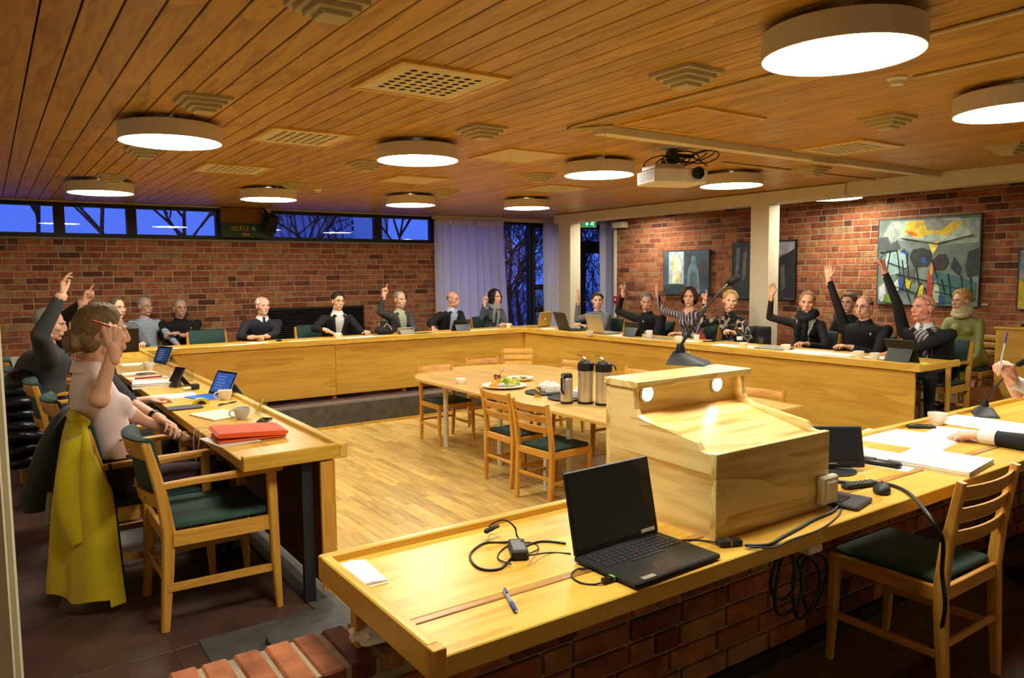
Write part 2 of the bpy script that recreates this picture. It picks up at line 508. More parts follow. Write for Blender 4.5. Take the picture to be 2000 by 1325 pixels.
# ------------------------------------------------------------------ floors
HX0, HX1, HY0, HY1 = 1.27, 5.88, 2.0, 8.36
XL, YF, XE = -1.3, -1.6, 10.55
fl = struct(slab(XL, XE, YF, YB, -0.6, -0.004, HX0, HX1, HY0, HY1).build('floor', mat('6f5d52', 0.6)))
me_t = MB().bbox(-0.2985, 0.2985, -0.2985, 0.2985, -0.004, 0.0, 0.0012).mesh('lino_tile', LINO, 0)
ntile = 0
for ix in range(-2, 16):
    for iy in range(-2, 19):
        x, y = 0.24 + ix * 0.6, 0.52 + iy * 0.6
        if x < XL + .3 or x > XR - .25 or y > YB - .3: continue
        if x + .3 > 1.14 and x - .3 < HX1 + .12 and y + .3 > 1.7 and y - .3 < HY1 + .12: continue
        put('tile', me_t, fl, (x, y, 0)); ntile += 1
pf = struct(MB().box(HX0, HX1, HY0, HY1, -0.6, ZP - 0.012).build('parquet_floor', mat('5a4020', 0.7)))
strips = []
w = 0.069
nx = int((HX1 - HX0) / w)
for i in range(nx):
    x = HX0 + (i + .5) * w; y = HY0 - random.random() * .4
    while y < HY1:
        L = random.choice((0.30, 0.36, 0.42, 0.5, 0.6))
        a, b = max(y, HY0), min(y + L, HY1)
        if b - a > .03: strips.append((x, (a + b) / 2, b - a))
        y += L
vis = sorted([s for s in strips if s[1] > 3.15 and s[0] < 4.6], key=lambda s: math.hypot(s[0] - .3, s[1]))[:300]
viss = set(vis)
me_by = {}
for x, y, L in vis:
    k = round(L, 3)
    if k not in me_by:
        me_by[k] = MB().bbox(-w / 2 + .0006, w / 2 - .0006, -k / 2 + .0006, k / 2 - .0006, -.012, 0, .0010).mesh('parquet_strip', W_PARQ, 0)
    put('parquet_strip', me_by[k], pf, (x, y, ZP))
mb = MB()
for x, y, L in strips:
    if (x, y, L) in viss: continue
    mb.box(x - w / 2 + .0006, x + w / 2 - .0006, y - L / 2 + .0006, y + L / 2 - .0006, ZP - .012, ZP)
tag(mb.build('parquet_rest', W_PARQI, pf, 0, fixn=False), kind='stuff')
# slate kerb round the sunken floor, with risers
kb = struct(slab(1.14, HX1 + .13, 1.72, HY1 + .13, ZP - .2, 0.004, HX0 + .002, HX1 - .002, HY0 + .002, HY1 - .002).build('kerb', SLATE))
struct(MB().bbox(0.64, 1.14, 2.0, 3.24, -.003, 0.006, .002).build('kerb_slab', SLATE))
struct(MB().bbox(0.86, 1.27, 2.0, 3.05, 0.0, 0.035, .004).build('kerb_step', SLATE))
struct(slab(HX0 - .004, HX1 + .004, HY0 - .004, HY1 + .004, ZP - .01, ZP + .028, HX0 + .018, HX1 - .018, HY0 + .018, HY1 - .018).build('baseboard_sunken', W_DESKY))

# ------------------------------------------------------------------ brickwork
CO = 0.082
me_bs = MB().bbox(-.1165, .1165, -.02, .02, -.0345, .0345, .004).mesh('brick', BRICK, 0)
me_bh = MB().bbox(-.054, .054, -.02, .02, -.0345, .0345, .004).mesh('brick_header', BRICK, 0)
def brick_wall(wall, axis, u0, u1, z0, z1, face, sign, want, score):
    """courses of stretchers and headers standing 6 mm proud of the mortar"""
    items = []
    nz = int(round((z1 - z0) / CO))
    for c in range(nz):
        z = z0 + (c + .5) * CO
        u = u0 - random.choice((0, .06, .12, .18))
        while u < u1:
            head = random.random() < 0.30
            L = .108 if head else .233
            a, b = u, u + L
            if a >= u0 - 1e-6 and b <= u1 + 1e-6:
                items.append((a + L / 2, z, head, L))
            else:
                a2, b2 = max(a, u0), min(b, u1)
                if b2 - a2 > .03: items.append(((a2 + b2) / 2, z, None, b2 - a2))
            u += L + .0125
    full = [it for it in items if it[2] is not None and want(it[0], it[1])]
    full.sort(key=lambda it: score(it[0], it[1]))
    chosen = set(full[:300])
    mb = MB()
    for it in items:
        uu, z, head, L = it
        y = face - sign * 0.014
        j = random.uniform(-.0018, .0018)
        if it in chosen:
            loc = (uu, y + j, z) if axis == 'x' else (y + j, uu, z)
            put('brick', me_bh if head else me_bs, wall, loc, (0, 0, 0 if axis == 'x' else math.pi / 2))
        elif axis == 'x':
            mb.box(uu - L / 2, uu + L / 2, y - .02 + j, y + .02 + j, z - .0345, z + .0345)
        else:
            mb.box(y - .02 + j, y + .02 + j, uu - L / 2, uu + L / 2, z - .0345, z + .0345)
    tag(mb.build('brick_rest', BRICKI, wall, 0, fixn=False), kind='stuff')

SILL = 2.03
wb = struct(MB().box(XL, 6.27, YB, YB + .22, -.1, SILL - .015).build('wall_back', MORTAR))
brick_wall(wb, 'x', XL, 6.26, SILL - .02 - 24 * CO, SILL - .02, YB, -1, lambda u, z: .3 < u and z > .80, lambda u, z: -z * 1.6 + abs(u - 3.2) * .12)
wr = struct(MB().box(XR, XR + .22, YF, 10.10, -.1, ZC + .05).build('wall_right', MORTAR))
brick_wall(wr, 'y', YF, 10.09, ZC - 30 * CO, ZC, XR, -1, lambda u, z: 3.55 < u and .9 < z < 2.4, lambda u, z: u)
wp = struct(MB().box(-1.3, 6.4, 1.775, 1.985, -.02, .455).build('wall_parapet', MORTAR))
brick_wall(wp, 'x', -1.3, 6.4, .04, .04 + 5 * CO, 1.765, -1, lambda u, z: u < 4.6, lambda u, z: u)
me_cop = MB().bbox(-.033, .033, -.118, .118, -.05, 0, .006).mesh('coping_brick', BRICK, 0)
for k in range(92):
    x = -1.0 + k * .0795
    if x > 6.3: break
    put('coping_brick', me_cop, wp, (x + random.uniform(-.002, .002), 1.882 + random.uniform(-.003, .003), .520 + random.uniform(-.002, .002)), (0, 0, random.uniform(-.012, .012)))
tag(MB().box(-1.3, 6.4, 1.772, 1.99, .45, .513).build('coping_mortar', MORTAR, wp))
struct(MB().box(-1.3, 6.4, 1.745, 1.765, 0, .045).build('baseboard_parapet', mat('1d1716', 0.6)))
# plain walls out of view
struct(MB().box(XL - .15, XL, YF, YB + .2, -.1, ZC).build('wall_left', WHITE))
struct(MB().box(XL, XE, YF - .15, YF, -.1, ZC).build('wall_front', WHITE))
struct(MB().box(XR + .22, XE + .1, 9.98, 10.10, -.1, ZC).build('wall_return', WHITE))
struct(MB().box(XE, XE + .12, 10.10, YB + .2, -.1, ZC).build('wall_corner', WHITE))
# near white door jamb at the left edge of the view
j = onz(47, 1323, 0); k = 1.55 / j.y
struct(MB().bbox(-.16, j.x * k, 1.55, 1.62, 0, ZC - .02, .004).build('trim_1', WHITE))
struct(MB().bbox(-.16, j.x * k - .012, 1.53, 1.552, 0, ZC - .02, .003).build('trim_2', WHITE))

# ------------------------------------------------------------------ ceiling
ce = struct(MB().box(XL - .1, XE + .1, YF - .1, YB + .25, ZC + .018, ZC + .15).build('ceiling', mat('3c2410', 0.8)))
PW = 0.1245
npl = int((XE - XL) / PW) + 1
me_pl = MB().bbox(-PW / 2 + .004, PW / 2 - .004, -6.45, 6.45, -.002, .018, .0025).mesh('plank', W_CEIL, 0)
for i in range(npl):
    put('plank', me_pl, ce, (XL + .02 + (i + .5) * PW, YF + 6.45, ZC))
struct(MB().box(XL, 8.9, YB - .035, YB - .004, ZC - .02, ZC - .003).build('trim_3', CREAM))
# beam, columns
struct(MB().bbox(XB, XB + .24, YF, 10.15, 2.345, ZC, .004).build('beam', WHITE))
struct(MB().bbox(XB - .03, XB, 4.88, 10.15, 2.36, ZC - .012, .003).build('beam_cladding', WHITE))
struct(MB().bbox(XB + .005, XB + .225, 5.90, 6.17, -.02, 2.35, .006).build('column', WHITE))
pl0, pl1 = onx(1090, 500, XB)[1], onx(1113, 500, XB)[1]
struct(MB().bbox(XB + .005, XB + .23, pl1, pl0, -.02, 2.35, .006).build('column', WHITE))
struct(MB().box(6.2, XE, YB - .10, YB - .02, 2.44, ZC).build('trim_4', WHITE))

# ------------------------------------------------------------------ clerestory windows
def window(n, x0, x1, z0, z1, t=.07, y=YB + .03):
    w = struct(ring_xz(x0, x1, z0, z1, t, y, y + .10).build('window_%d' % n, W_FRAME, None, .3))
    MB().box(x0 + t, x1 - t, y + .045, y + .052, z0 + t, z1 - t).build('pane', GLASS, w, 0)
    return w
def zb(px, py): return ony(px, py, YB + .05)
ed = [zb(p, 440).x for p in (-120, 116, 257, 430, 524, 738, 846)]
for n, (a, b) in enumerate(((0, 1), (1, 2), (2, 3), (3, 4), (4, 5), (5, 6))):
    window(n + 1, ed[a], ed[b], SILL, ZC - .005, .062)
struct(MB().bbox(XL, 6.27, YB - .04, YB + .14, SILL - .02, SILL + .004, .004).build('trim_5', mat('8b8474', 0.8)))
# tall glazing behind the curtains
xm0, xm1 = zb(1036, 500).x, zb(1051, 500).x
window(7, 6.27, xm0 + .02, 0.0, 2.46, .06)
w8 = window(8, xm0, 8.95, 0.0, 2.46, .10)
for zz, nn in ((zb(1055, 561).z, 'transom'), (zb(1055, 605).z, 'transom')):
    MB().box(xm0 + .08, 8.9, YB + .03, YB + .13, zz - .05, zz + .05).build(nn, W_FRAME, w8, 0)
# glazed exit door
dx0, dx1 = zb(1128, 500).x, 10.5
zd = zb(1155, 478).z
d1 = struct(ring_xz(dx0, dx1, 0, 2.46, .09, YB + .03, YB + .13).build('door_1', W_FRAME, None, .3))
MB().box(dx0 + .05, dx1 - .05, YB + .03, YB + .13, zd - .06, zd + .06).build('transom', W_FRAME, d1, 0)
MB().box(dx0 + .09, dx1 - .09, YB + .07, YB + .078, zd + .06, 2.37).build('pane', GLASS, d1, 0)
lf = ring_xz(dx0 + .09, dx0 + .85, .02, zd - .06, .11, YB + .04, YB + .10).build('door_leaf', W_FRAME, d1, .3)
MB().box(dx0 + .20, dx0 + .74, YB + .065, YB + .073, .13, zd - .17).build('pane', GLASS, lf, 0)
MB().capsule((dx0 + .16, YB + .02, .95), (dx0 + .80, YB + .02, .95), .012).build('push_bar', SILVER, lf)
MB().bbox(dx0 + .13, dx0 + .18, YB - .01, YB + .04, 1.38, 1.55, .005).build('lock_case', BLACK, lf)
MB().box(dx0 + .5, dx0 + .8, YB + .01, YB + .04, zd - .02, zd + .02).build('door_closer', SILVER, d1, 0)

# ------------------------------------------------------------------ curtains
CURT = bpy.data.materials.new('curtain_voile'); CURT.use_nodes = True
_nt = CURT.node_tree; _nt.nodes.clear()
_o = N(_nt, 'ShaderNodeOutputMaterial'); _d = N(_nt, 'ShaderNodeBsdfDiffuse'); _t = N(_nt, 'ShaderNodeBsdfTranslucent'); _x = N(_nt, 'ShaderNodeBsdfTransparent')
_a = N(_nt, 'ShaderNodeMixShader'); _b = N(_nt, 'ShaderNodeMixShader')
_d.inputs[0].default_value = lin('f4f0ec'); _t.inputs[0].default_value = (.95, .95, .95, 1); _a.inputs[0].default_value = .38; _b.inputs[0].default_value = .05
_nt.links.new(_d.outputs[0], _a.inputs[1]); _nt.links.new(_t.outputs[0], _a.inputs[2]); _nt.links.new(_a.outputs[0], _b.inputs[1]); _nt.links.new(_x.outputs[0], _b.inputs[2]); _nt.links.new(_b.outputs[0], _o.inputs[0])
def curtain(x0, x1, y, z0, z1, folds, label, pull=0.0):
    n, m = folds * 10, 14
    vs = []
    for jz in range(m + 1):
        t = jz / m; z = z1 + (z0 - z1) * t
        for i in range(n + 1):
            u = i / n
            ph = u * folds * 2 * math.pi + 0.8 * math.sin(u * 9) + .25 * math.sin(t * 5 + u * 20)
            amp = .048 + .022 * math.sin(u * 23 + 1)
            vs.append((x0 + (x1 - x0) * u - pull * t * u, y + amp * math.sin(ph) * (.75 + .25 * t), z))
    fs = [(j * (n + 1) + i, j * (n + 1) + i + 1, (j + 1) * (n + 1) + i + 1, (j + 1) * (n + 1) + i) for j in range(m) for i in range(n)]
    cu = MB().add(vs, fs).build('curtain', CURT, None, 1.2, fixn=False)
    MB().add([(x0 + (x1 - x0) * i / 40, y + .035 * math.sin(i * 1.9) - (.02 if kk in (1, 2) else 0), z) for kk, z in enumerate((z1 + .03, z1 + .01, z1 - .05, z1 - .07)) for i in range(41)],
             [(k * 41 + i, k * 41 + i + 1, (k + 1) * 41 + i + 1, (k + 1) * 41 + i) for k in range(3) for i in range(40)]).build('gathered_heading', CURT, cu, 1.2, fixn=False)
    return tag(cu, label, 'curtain', 'white voile curtains')
cz = 2.42
curtain(zb(845, 500).x - .05, zb(978, 500).x - .05, YB - .12, .05, cz, 9, 'wide white voile curtain beside the brick wall, behind the bald man in black blazer', -.12)
curtain(zb(1060, 500).x - .1, 8.97, YB - .12, .05, cz, 3, 'narrow white voile curtain left of the white end column')
cx = ony(1173, 500, 10.6).x
curtain(cx, ony(1206, 500, 10.6).x, 10.6, .05, cz, 3, 'white voile curtain between the glazed door and the painting wall')
struct(MB().bbox(XR - .03, XR + .02, 10.09, 10.15, 0, 2.36, .004).build('trim_6', WHITE))
# ------------------------------------------------------------------ round ceiling lamps
LR, LZ = 0.305, 2.365
me_drum = MB().lathe([(LR - .012, .012), (LR - .004, 0), (LR, .002), (LR, .098), (LR - .01, .104), (.02, .104), (.02, .100), (LR - .012, .094)], seg=64, close=True).mesh('drum', LAMPB, .5, True)
me_diff = MB().add([((LR - .012) * math.cos(-k * math.pi / 24), (LR - .012) * math.sin(-k * math.pi / 24), .010) for k in range(48)], [tuple(range(48))]).mesh('diffuser', LAMP_E, 0)
me_spc = MB().lathe([(.012, .10), (.012, ZC - LZ)], seg=10).mesh('spacer', BLACK)
def lamp(x, y, z, label, drop=0.0):
    t = empty('ceiling_lamp', (x, y, z), 0, label, 'lamp', 'round drum ceiling lamps')
    put('drum', me_drum, t); put('diffuser', me_diff, t)
    for a in (0.5, 2.6, 4.7):
        put('spacer', me_spc, t, (.2 * math.cos(a), .2 * math.sin(a), 0))
    return t
for px, py, lab in ((1644, 106, 'largest round white drum lamp, upper right, nearest to the camera'),
                    (334, 276, 'round white drum lamp over the left desk, the nearer one'),
                    (816, 312, 'round white drum lamp above the coffee table, left of the projector'),
                    (197, 376, 'round white drum lamp over the left desk near the clerestory windows'),
                    (525, 389, 'round white drum lamp above the white-bearded man in navy sweater'),
                    (802, 400, 'round white drum lamp above the man in grey blazer pointing up'),
                    (1029, 406, 'round white drum lamp nearest the glazed corner and white curtains'),
                    (1170, 341, 'round white drum lamp just left of the projector'),
                    (1428, 362, 'round white drum lamp just right of the projector')):
    p = onz(px, py, LZ + .01)
    lamp(p.x, p.y, LZ, lab)
for x_, y_, lab in ((1.06, 1.80, 'round white drum lamp added out of view, straight above the near table end'), (6.15, 1.75, 'round white drum lamp added out of view to the right, above the near table')):  # unseen lamps, added to continue the lamp grid and light the near table
    lamp(x_, y_, LZ, lab)
p = onz(1877, 222, LZ); lamp(p.x + .25, p.y - .17, LZ, 'round white drum lamp cut by the right edge of the picture')
for px, py, lab in ((1632, 385, 'round lamp beyond the beam, above the large colourful painting'), (1234, 418, 'round lamp beyond the beam, above the two-figure painting')):
    p = onx(px, py + 2, 8.62); lamp(8.62, p.y, p.z - .012, lab)

# ------------------------------------------------------------------ ceiling vents, panels, diffusers
def cvent(px, py, lab, hole=True, s=.60, m=None):
    p = onz(px, py, ZC - .01)
    t = empty('ceiling_vent' if hole else 'ceiling_panel', (p.x, p.y, ZC - .012), 0, lab, 'vent' if hole else 'ceiling panel', 'perforated square vents' if hole else 'plain ceiling hatches')
    h = s / 2
    MB().add(*rect_ring(h, h - .03, -.004, .010)).build('frame', W_DESK, t, .3)
    if hole:
        mb = MB(); mb.box(-h + .03, h - .03, -h + .03, h - .03, .004, .010)
        mb.build('backing', mat('2b2218', 0.9), t, 0)
        n = 9; hs = (2 * h - .06); vs = []; fs = []
        # plate with round holes: one grid of cells, each an octagon cut out of a square
        c = hs / n
        for i in range(n):
            for k in range(n):
                cx, cy = -hs / 2 + (i + .5) * c, -hs / 2 + (k + .5) * c
                edge = i in (0, n - 1) or k in (0, n - 1)
                r = c * (.34 if not edge else .001)
                if r < .01:
                    b = len(vs); vs += [(cx - c / 2, cy - c / 2, 0), (cx + c / 2, cy - c / 2, 0), (cx + c / 2, cy + c / 2, 0), (cx - c / 2, cy + c / 2, 0)]; fs.append((b, b + 1, b + 2, b + 3)); continue
                b = len(vs)
                for q in range(8):
                    a = q * math.pi / 4
                    ox, oy = (math.cos(a), math.sin(a)); mx = max(abs(ox), abs(oy))
                    vs.append((cx + ox / mx * c / 2, cy + oy / mx * c / 2, 0))
                for q in range(8):
                    a = q * math.pi / 4; vs.append((cx + r * math.cos(a), cy + r * math.sin(a), 0))
                for q in range(8):
                    fs.append((b + q, b + (q + 1) % 8, b + 8 + (q + 1) % 8, b + 8 + q))
        pm = MB().add(vs, fs).mesh('perforated_plate', mat('d8cba6', 0.6), 0)
        bm = bmesh.new(); bm.from_mesh(pm); bmesh.ops.remove_doubles(bm, verts=bm.verts, dist=1e-4)
        g = bmesh.ops.extrude_face_region(bm, geom=bm.faces[:])
        bmesh.ops.translate(bm, verts=[v for v in g['geom'] if isinstance(v, bmesh.types.BMVert)], vec=(0, 0, .002))
        bmesh.ops.recalc_face_normals(bm, faces=bm.faces); bm.to_mesh(pm); bm.free()
        put('perforated_plate', pm, t)
    else:
        MB().bbox(-h + .03, h - .03, -h + .03, h - .03, 0, .010, .002).build('panel', m or CREAM, t, 0)
def rect_ring(a, b, z0, z1):
    o = [(-a, -a), (a, -a), (a, a), (-a, a)]; i = [(-b, -b), (b, -b), (b, b), (-b, b)]
    vs = [(x, y, z0) for x, y in o] + [(x, y, z0) for x, y in i] + [(x, y, z1) for x, y in o] + [(x, y, z1) for x, y in i]
    fs = []
    for k in range(4):
        n = (k + 1) % 4
        fs += [(k, 4 + k, 4 + n, n), (8 + k, 8 + n, 12 + n, 12 + k), (k, n, 8 + n, 8 + k), (4 + k, 12 + k, 12 + n, 4 + n)]
    return vs, fs
for px, py, lab in ((838, 163, 'largest perforated cream ceiling vent, near the picture centre'), (590, 270, 'perforated cream ceiling vent between two drum lamps on the left'),
                    (455, 331, 'perforated cream ceiling vent above the bearded man in navy'), (1655, 290, 'perforated cream ceiling vent right of the white trunking'),
                    (1085, 369, 'perforated cream ceiling vent beyond the lamp left of the projector')):
    cvent(px, py, lab)
cvent(1012, 306, 'plain cream ceiling hatch left of the hanging projector', False)
cvent(808, 352, 'small-looking plain cream ceiling hatch above the man pointing up', False)
cvent(1352, 238, 'wood-coloured ceiling hatch beside the white trunking', False, .66, W_CEIL)
me_tier = [MB().bbox(-a, a, -a, a, z, z + .022, .003).mesh('tier', mat('b9ab84', 0.6), 0) for a, z in ((.13, -.022), (.105, -.042), (.08, -.062), (.055, -.080))]
for px, py, lab in ((648, 10, 'stepped square sounder cut by the top edge of the picture'), (398, 203, 'stepped square sounder above the nearer left drum lamp'), (1340, 152, 'stepped square sounder left of the largest drum lamp'),
                    (942, 258, 'stepped square sounder right of the largest perforated vent'), (1733, 238, 'stepped square sounder below the largest drum lamp'), (1970, 291, 'stepped square sounder at the right edge above the beam'),
                    (284, 297, 'stepped square sounder just under the nearer left drum lamp'), (220, 348, 'stepped square sounder above the far left drum lamp'), (716, 323, 'stepped square sounder left of the lamp over the coffee table'),
                    (578, 364, 'stepped square sounder beside the lamp over the bearded man'), (1052, 346, 'stepped square sounder left of the lamp by the projector'), (868, 377, 'stepped square sounder above the far row, by the curtains'),
                    (1585, 334, 'small stepped sounder on the conduit right of the projector')):
    p = onz(px, py, ZC - .03)
    t = empty('ceiling_sounder', (p.x, p.y, ZC), 0, lab, 'sounder', 'stepped square ceiling sounders')
    for m_ in me_tier: put('tier', m_, t)
for px, py, lab in ((620, 373, 'small white smoke detector left of centre near the back wall'), (1752, 158, 'small white smoke detector under the largest drum lamp')):
    p = onz(px, py, ZC - .02)
    t = MB().lathe([(.05, 0), (.05, -.012), (.035, -.022), (.032, -.04), (0, -.042)], seg=20).build('smoke_detector', WHITE, None, .5, (p.x, p.y, ZC))
    tag(t, lab, 'smoke detector', 'smoke detectors')
    MB().lathe([(.053, 0), (.053, -.006)], seg=20).build('base', LAMPB, t)
# trunking, conduits
a, b = onz(1187, 250, ZC - .03), onz(1785, 341, ZC - .03)
tk = empty('cable_trunking', (a.x, (a.y + b.y) / 2, ZC), 0, 'long white cable trunking running across the ceiling to the beam', 'trunking')
MB().bbox(0, XB - a.x, -.045, .045, -.055, 0, .003).build('channel', WHITE, tk, 0)
MB().bbox((XB - a.x) * .52, (XB - a.x) * .60, -.046, .046, -.062, -.02, .003).build('joint_cover', CREAM, tk, 0)
MB().bbox(-.004, .02, -.048, .048, -.058, 0, .003).build('end_cap', WHITE, tk, 0)
def conduit(pts, lab, r=.010):
    m = MB().tube(pts, r, 8)
    return tag(m.build('conduit', CREAM, None, .8), lab, 'conduit')
zc_ = ZC - .012
p1, p2, p3 = onz(1140, 243, zc_), onz(1490, 150, zc_), onz(1995, 45, zc_)
p1.y = a.y + .3; xx = (p1.x + p2.x) / 2
conduit([(a.x + .05, a.y, zc_), (xx + .02, a.y + .25, zc_), (xx, a.y + .15, zc_), (xx, p2.y, zc_), (xx, -.5, zc_)], 'thin cream conduit along the planks, leaving the trunking end')
q = onz(1785, 152, zc_)
conduit([(q.x, q.y, zc_), (q.x, -.5, zc_)], 'thin cream conduit at the upper right, under the largest lamp')
q1, q2 = onz(1405, 318, zc_), onz(1664, 346, zc_)
conduit([(q1.x, (q1.y + q2.y) / 2, zc_), (XB, (q1.y + q2.y) / 2, zc_)], 'thin cream conduit from the projector mount to the beam')
# pull cord hanging from the trunking end
conduit([(a.x - .02, a.y, ZC - .04), (a.x - .03, a.y + .01, ZC - .15), (a.x - .01, a.y + .02, ZC - .28), (a.x - .03, a.y + .02, ZC - .36)], 'thin grey pull cord hanging at the trunking end', .0025)

# ------------------------------------------------------------------ projector
pp = onz(1312, 362, 2.20)
pr = empty('projector', (pp.x, pp.y, 2.20), 0, 'white ceiling projector with black cables and dark lens', 'projector', rot=(0, 0, -20 * D2R))
body = MB().bbox(-.225, .225, -.165, .165, 0, .115, .012).build('body', mat('d9d4c6', .45), pr, .5)
for i in range(9):
    for sgn in (-1, 1):
        MB().box(-.2275, -.2245, sgn * .07 - .055, sgn * .07 + .055, .03 + i * .0075, .033 + i * .0075).build('vent_slit', BLACK, body, 0)
lens = MB().lathe([(.045, 0), (.048, .03), (.04, .034), (.036, .02), (0, .016)], seg=24).xf(Matrix.Translation((.13, -.163, .075)) @ Matrix.Rotation(math.pi / 2, 4, 'X')).build('lens_ring', BLACK, pr)
MB().ball((.13, -.176, .075), (.032, .010, .032)).build('lens', mat('0d0f14', .08), lens)
MB().bbox(-.20, .05, -.12, .12, .115, .15, .004).build('mount_plate', SILVER, pr, 0)
MB().bar((0, 0, .13), (0, 0, .28), .06, .06).build('mount_post', DGREY, pr, 0)
MB().bbox(-.12, .12, -.10, .10, ZC - 2.20 - .02, ZC - 2.20, .003).build('ceiling_plate', WHITE, pr, 0)
rng = random.Random(3)
for k in range(7):
    x0, y0 = rng.uniform(-.05, .2), rng.uniform(-.1, .1)
    pts = []
    for i in range(14):
        t = i / 13
        pts.append((x0 + .14 * math.sin(t * 6.3 + k) * (.6 + .1 * k), y0 + .10 * math.cos(t * 6.3 + k * 1.3), .16 + .05 * math.sin(t * 9 + k) + .012 * k))
    MB().tube(pts, .005, 6).build('cable', BLACK, pr)
MB().bbox(.02, .20, -.03, .03, .22, .245, .004).build('power_strip', BLACK, pr, 0, rot=(0, 0, .2))

# ------------------------------------------------------------------ council tables
def panel_run(parent, axis, u0, u1, face, cuts, z0=.05, z1=.668, th=.022, back=1):
    cs = [u0] + cuts + [u1]
    for a_, b_ in zip(cs[:-1], cs[1:]):
        if axis == 'x': MB().bbox(a_ + .002, b_ - .002, face, face + th * back, z0, z1, .002).build('front_panel', W_PANX, parent, 0)
        else: MB().bbox(face, face + th * back, a_ + .002, b_ - .002, z0, z1, .002).build('front_panel', W_PANY, parent, 0)
YT = 8.75
# far table
ft = empty('council_table', (0, 0, 0), 0, 'far council table under the clerestory windows, with yellow wood front', 'table')
MB().bbox(1.33, 6.95, YT + .02, YT + .66, TT - .045, TT, .003).build('table_top', W_DESK, ft, 0)
MB().bbox(1.31, 6.27, YT - .015, YT + .02, TT - .045, TT + .022, .004).build('front_rail', W_DESK, ft, 0)
panel_run(ft, 'x', 1.33, 6.31, YT + .02, [3.45])
for x in (1.7, 2.6, 3.45, 4.4, 5.3, 6.1):
    MB().bar((x, YT + .10, 0), (x, YT + .10, TT - .045), .05, .03).build('leg', W_CHAIR, ft, 0)
    MB().box(x - .01, x + .01, YT + .0, YT + .05, TT - .056, TT - .045).build('panel_clip', W_DESK, ft, 0)
# right table
rt = empty('council_table', (0, 0, 0), 0, 'right-hand council table in front of the painting wall, yellow wood front', 'table')
MB().bbox(6.29, 6.95, 3.18, YT + .02, TT - .045, TT, .003).build('table_top', W_DESKY, rt, 0)
MB().bbox(6.255, 6.29, 3.15, YT + .02, TT - .045, TT + .022, .004).build('front_rail', W_DESKY, rt, 0)
MB().bbox(6.29, 6.95, 3.15, 3.18, TT - .045, TT + .012, .003).build('end_rail', W_DESK, rt, 0)
panel_run(rt, 'y', 3.20, YT + .02, 6.29, [5.95], z0=.065)
for y in (3.3, 4.2, 5.1, 6.0, 6.9, 7.8, 8.5):
    MB().bar((6.37, y, 0), (6.37, y, TT - .045), .03, .05).build('leg', W_CHAIR, rt, 0)
    MB().box(6.27, 6.31, y - .01, y + .01, TT - .056, TT - .045).build('panel_clip', W_DESK, rt, 0)
# left desk
ld = empty('council_desk', (0, 0, 0), 0, 'narrow left-hand council desk with orange sleeve and tablets on it', 'desk')
MB().bbox(.86, 1.30, 3.31, YT + .66, TT - .045, TT, .003).build('desk_top', W_DESKY, ld, 0)
MB().bbox(1.295, 1.335, 3.275, YT - .02, TT - .045, TT + .022, .004).build('inner_rail', W_DESKY, ld, 0)
MB().bbox(.86, 1.295, 3.275, 3.312, TT - .045, TT + .022, .004).build('end_rail', W_DESK, ld, 0)
MB().bbox(1.225, 1.25, 3.32, YT + .0, .06, .668, .002).build('modesty_panel', W_DARK, ld, 0)
MB().bbox(1.25, 1.27, 3.30, YT, .06, .668, .002).build('front_panel', W_PANY, ld, 0)
MB().bbox(1.205, 1.275, 3.285, 3.305, .06, .668, .002).build('panel_edge', W_CHAIR, ld, 0)
MB().bar((1.155, 3.34, 0), (1.155, 3.34, TT - .045), .05, .03).build('steel_leg', mat('20242a', .45), ld, 0)
for y in (5.2, 7.0, 8.6):
    MB().bar((1.155, y, 0), (1.155, y, TT - .045), .05, .03).build('steel_leg', mat('20242a', .45), ld, 0)
# near table
NX0, NX1, NY0, NY1 = .715, 5.6, 1.332, 1.993
nt_ = empty('council_table', (0, 0, 0), 0, 'near council table on the brick parapet, carrying the lectern', 'table')
MB().bbox(NX0 + .03, NX1, NY0, 1.495, TT - .050, TT, .003).build('table_board', W_DESK, nt_, 0)
MB().bbox(NX0 + .03, NX1, 1.497, 1.523, TT - .050, TT + .001, .002).build('inlay_strip', wood('inlay_strip', 'b98a48', '8a5a22', 'X', rough=.3), nt_, 0)
MB().bbox(NX0 + .03, NX1, 1.525, NY1 - .028, TT - .050, TT, .003).build('table_board', W_DESK, nt_, 0)
MB().bbox(NX0, NX1, NY1 - .028, NY1, TT - .050, TT + .022, .004).build('rear_rail', W_DESK, nt_, 0)
MB().bbox(NX0, NX0 + .03, NY0 + .025, NY1 - .028, TT - .055, TT + .022, .004).build('end_rail', W_DESKY, nt_, 0)
MB().bbox(NX0 - .002, NX0 + .032, NY0 - .006, NY0 + .026, TT - .058, TT + .022, .002).build('corner_block', W_CHAIR, nt_, 0)
for x in (.87, 2.4, 4.0, 5.4):
    MB().bbox(x - .11, x + .11, 1.84, 1.88, .515, TT - .050, .002).build('support_block', W_CHAIR, nt_, 0)
    MB().bbox(x + .06, x + .11, 1.5, 1.84, TT - .09, TT - .050, .002).build('bracket', W_CHAIR, nt_, 0)
# white socket under the near edge
tag(MB().bbox(-.035, .035, -.03, .03, -.026, 0, .004).build('power_socket', WHITE, None, .4, onz(1612, 1072, TT - .05) + Vector((0, .06, 0))), 'small white socket under the near table edge', 'socket')

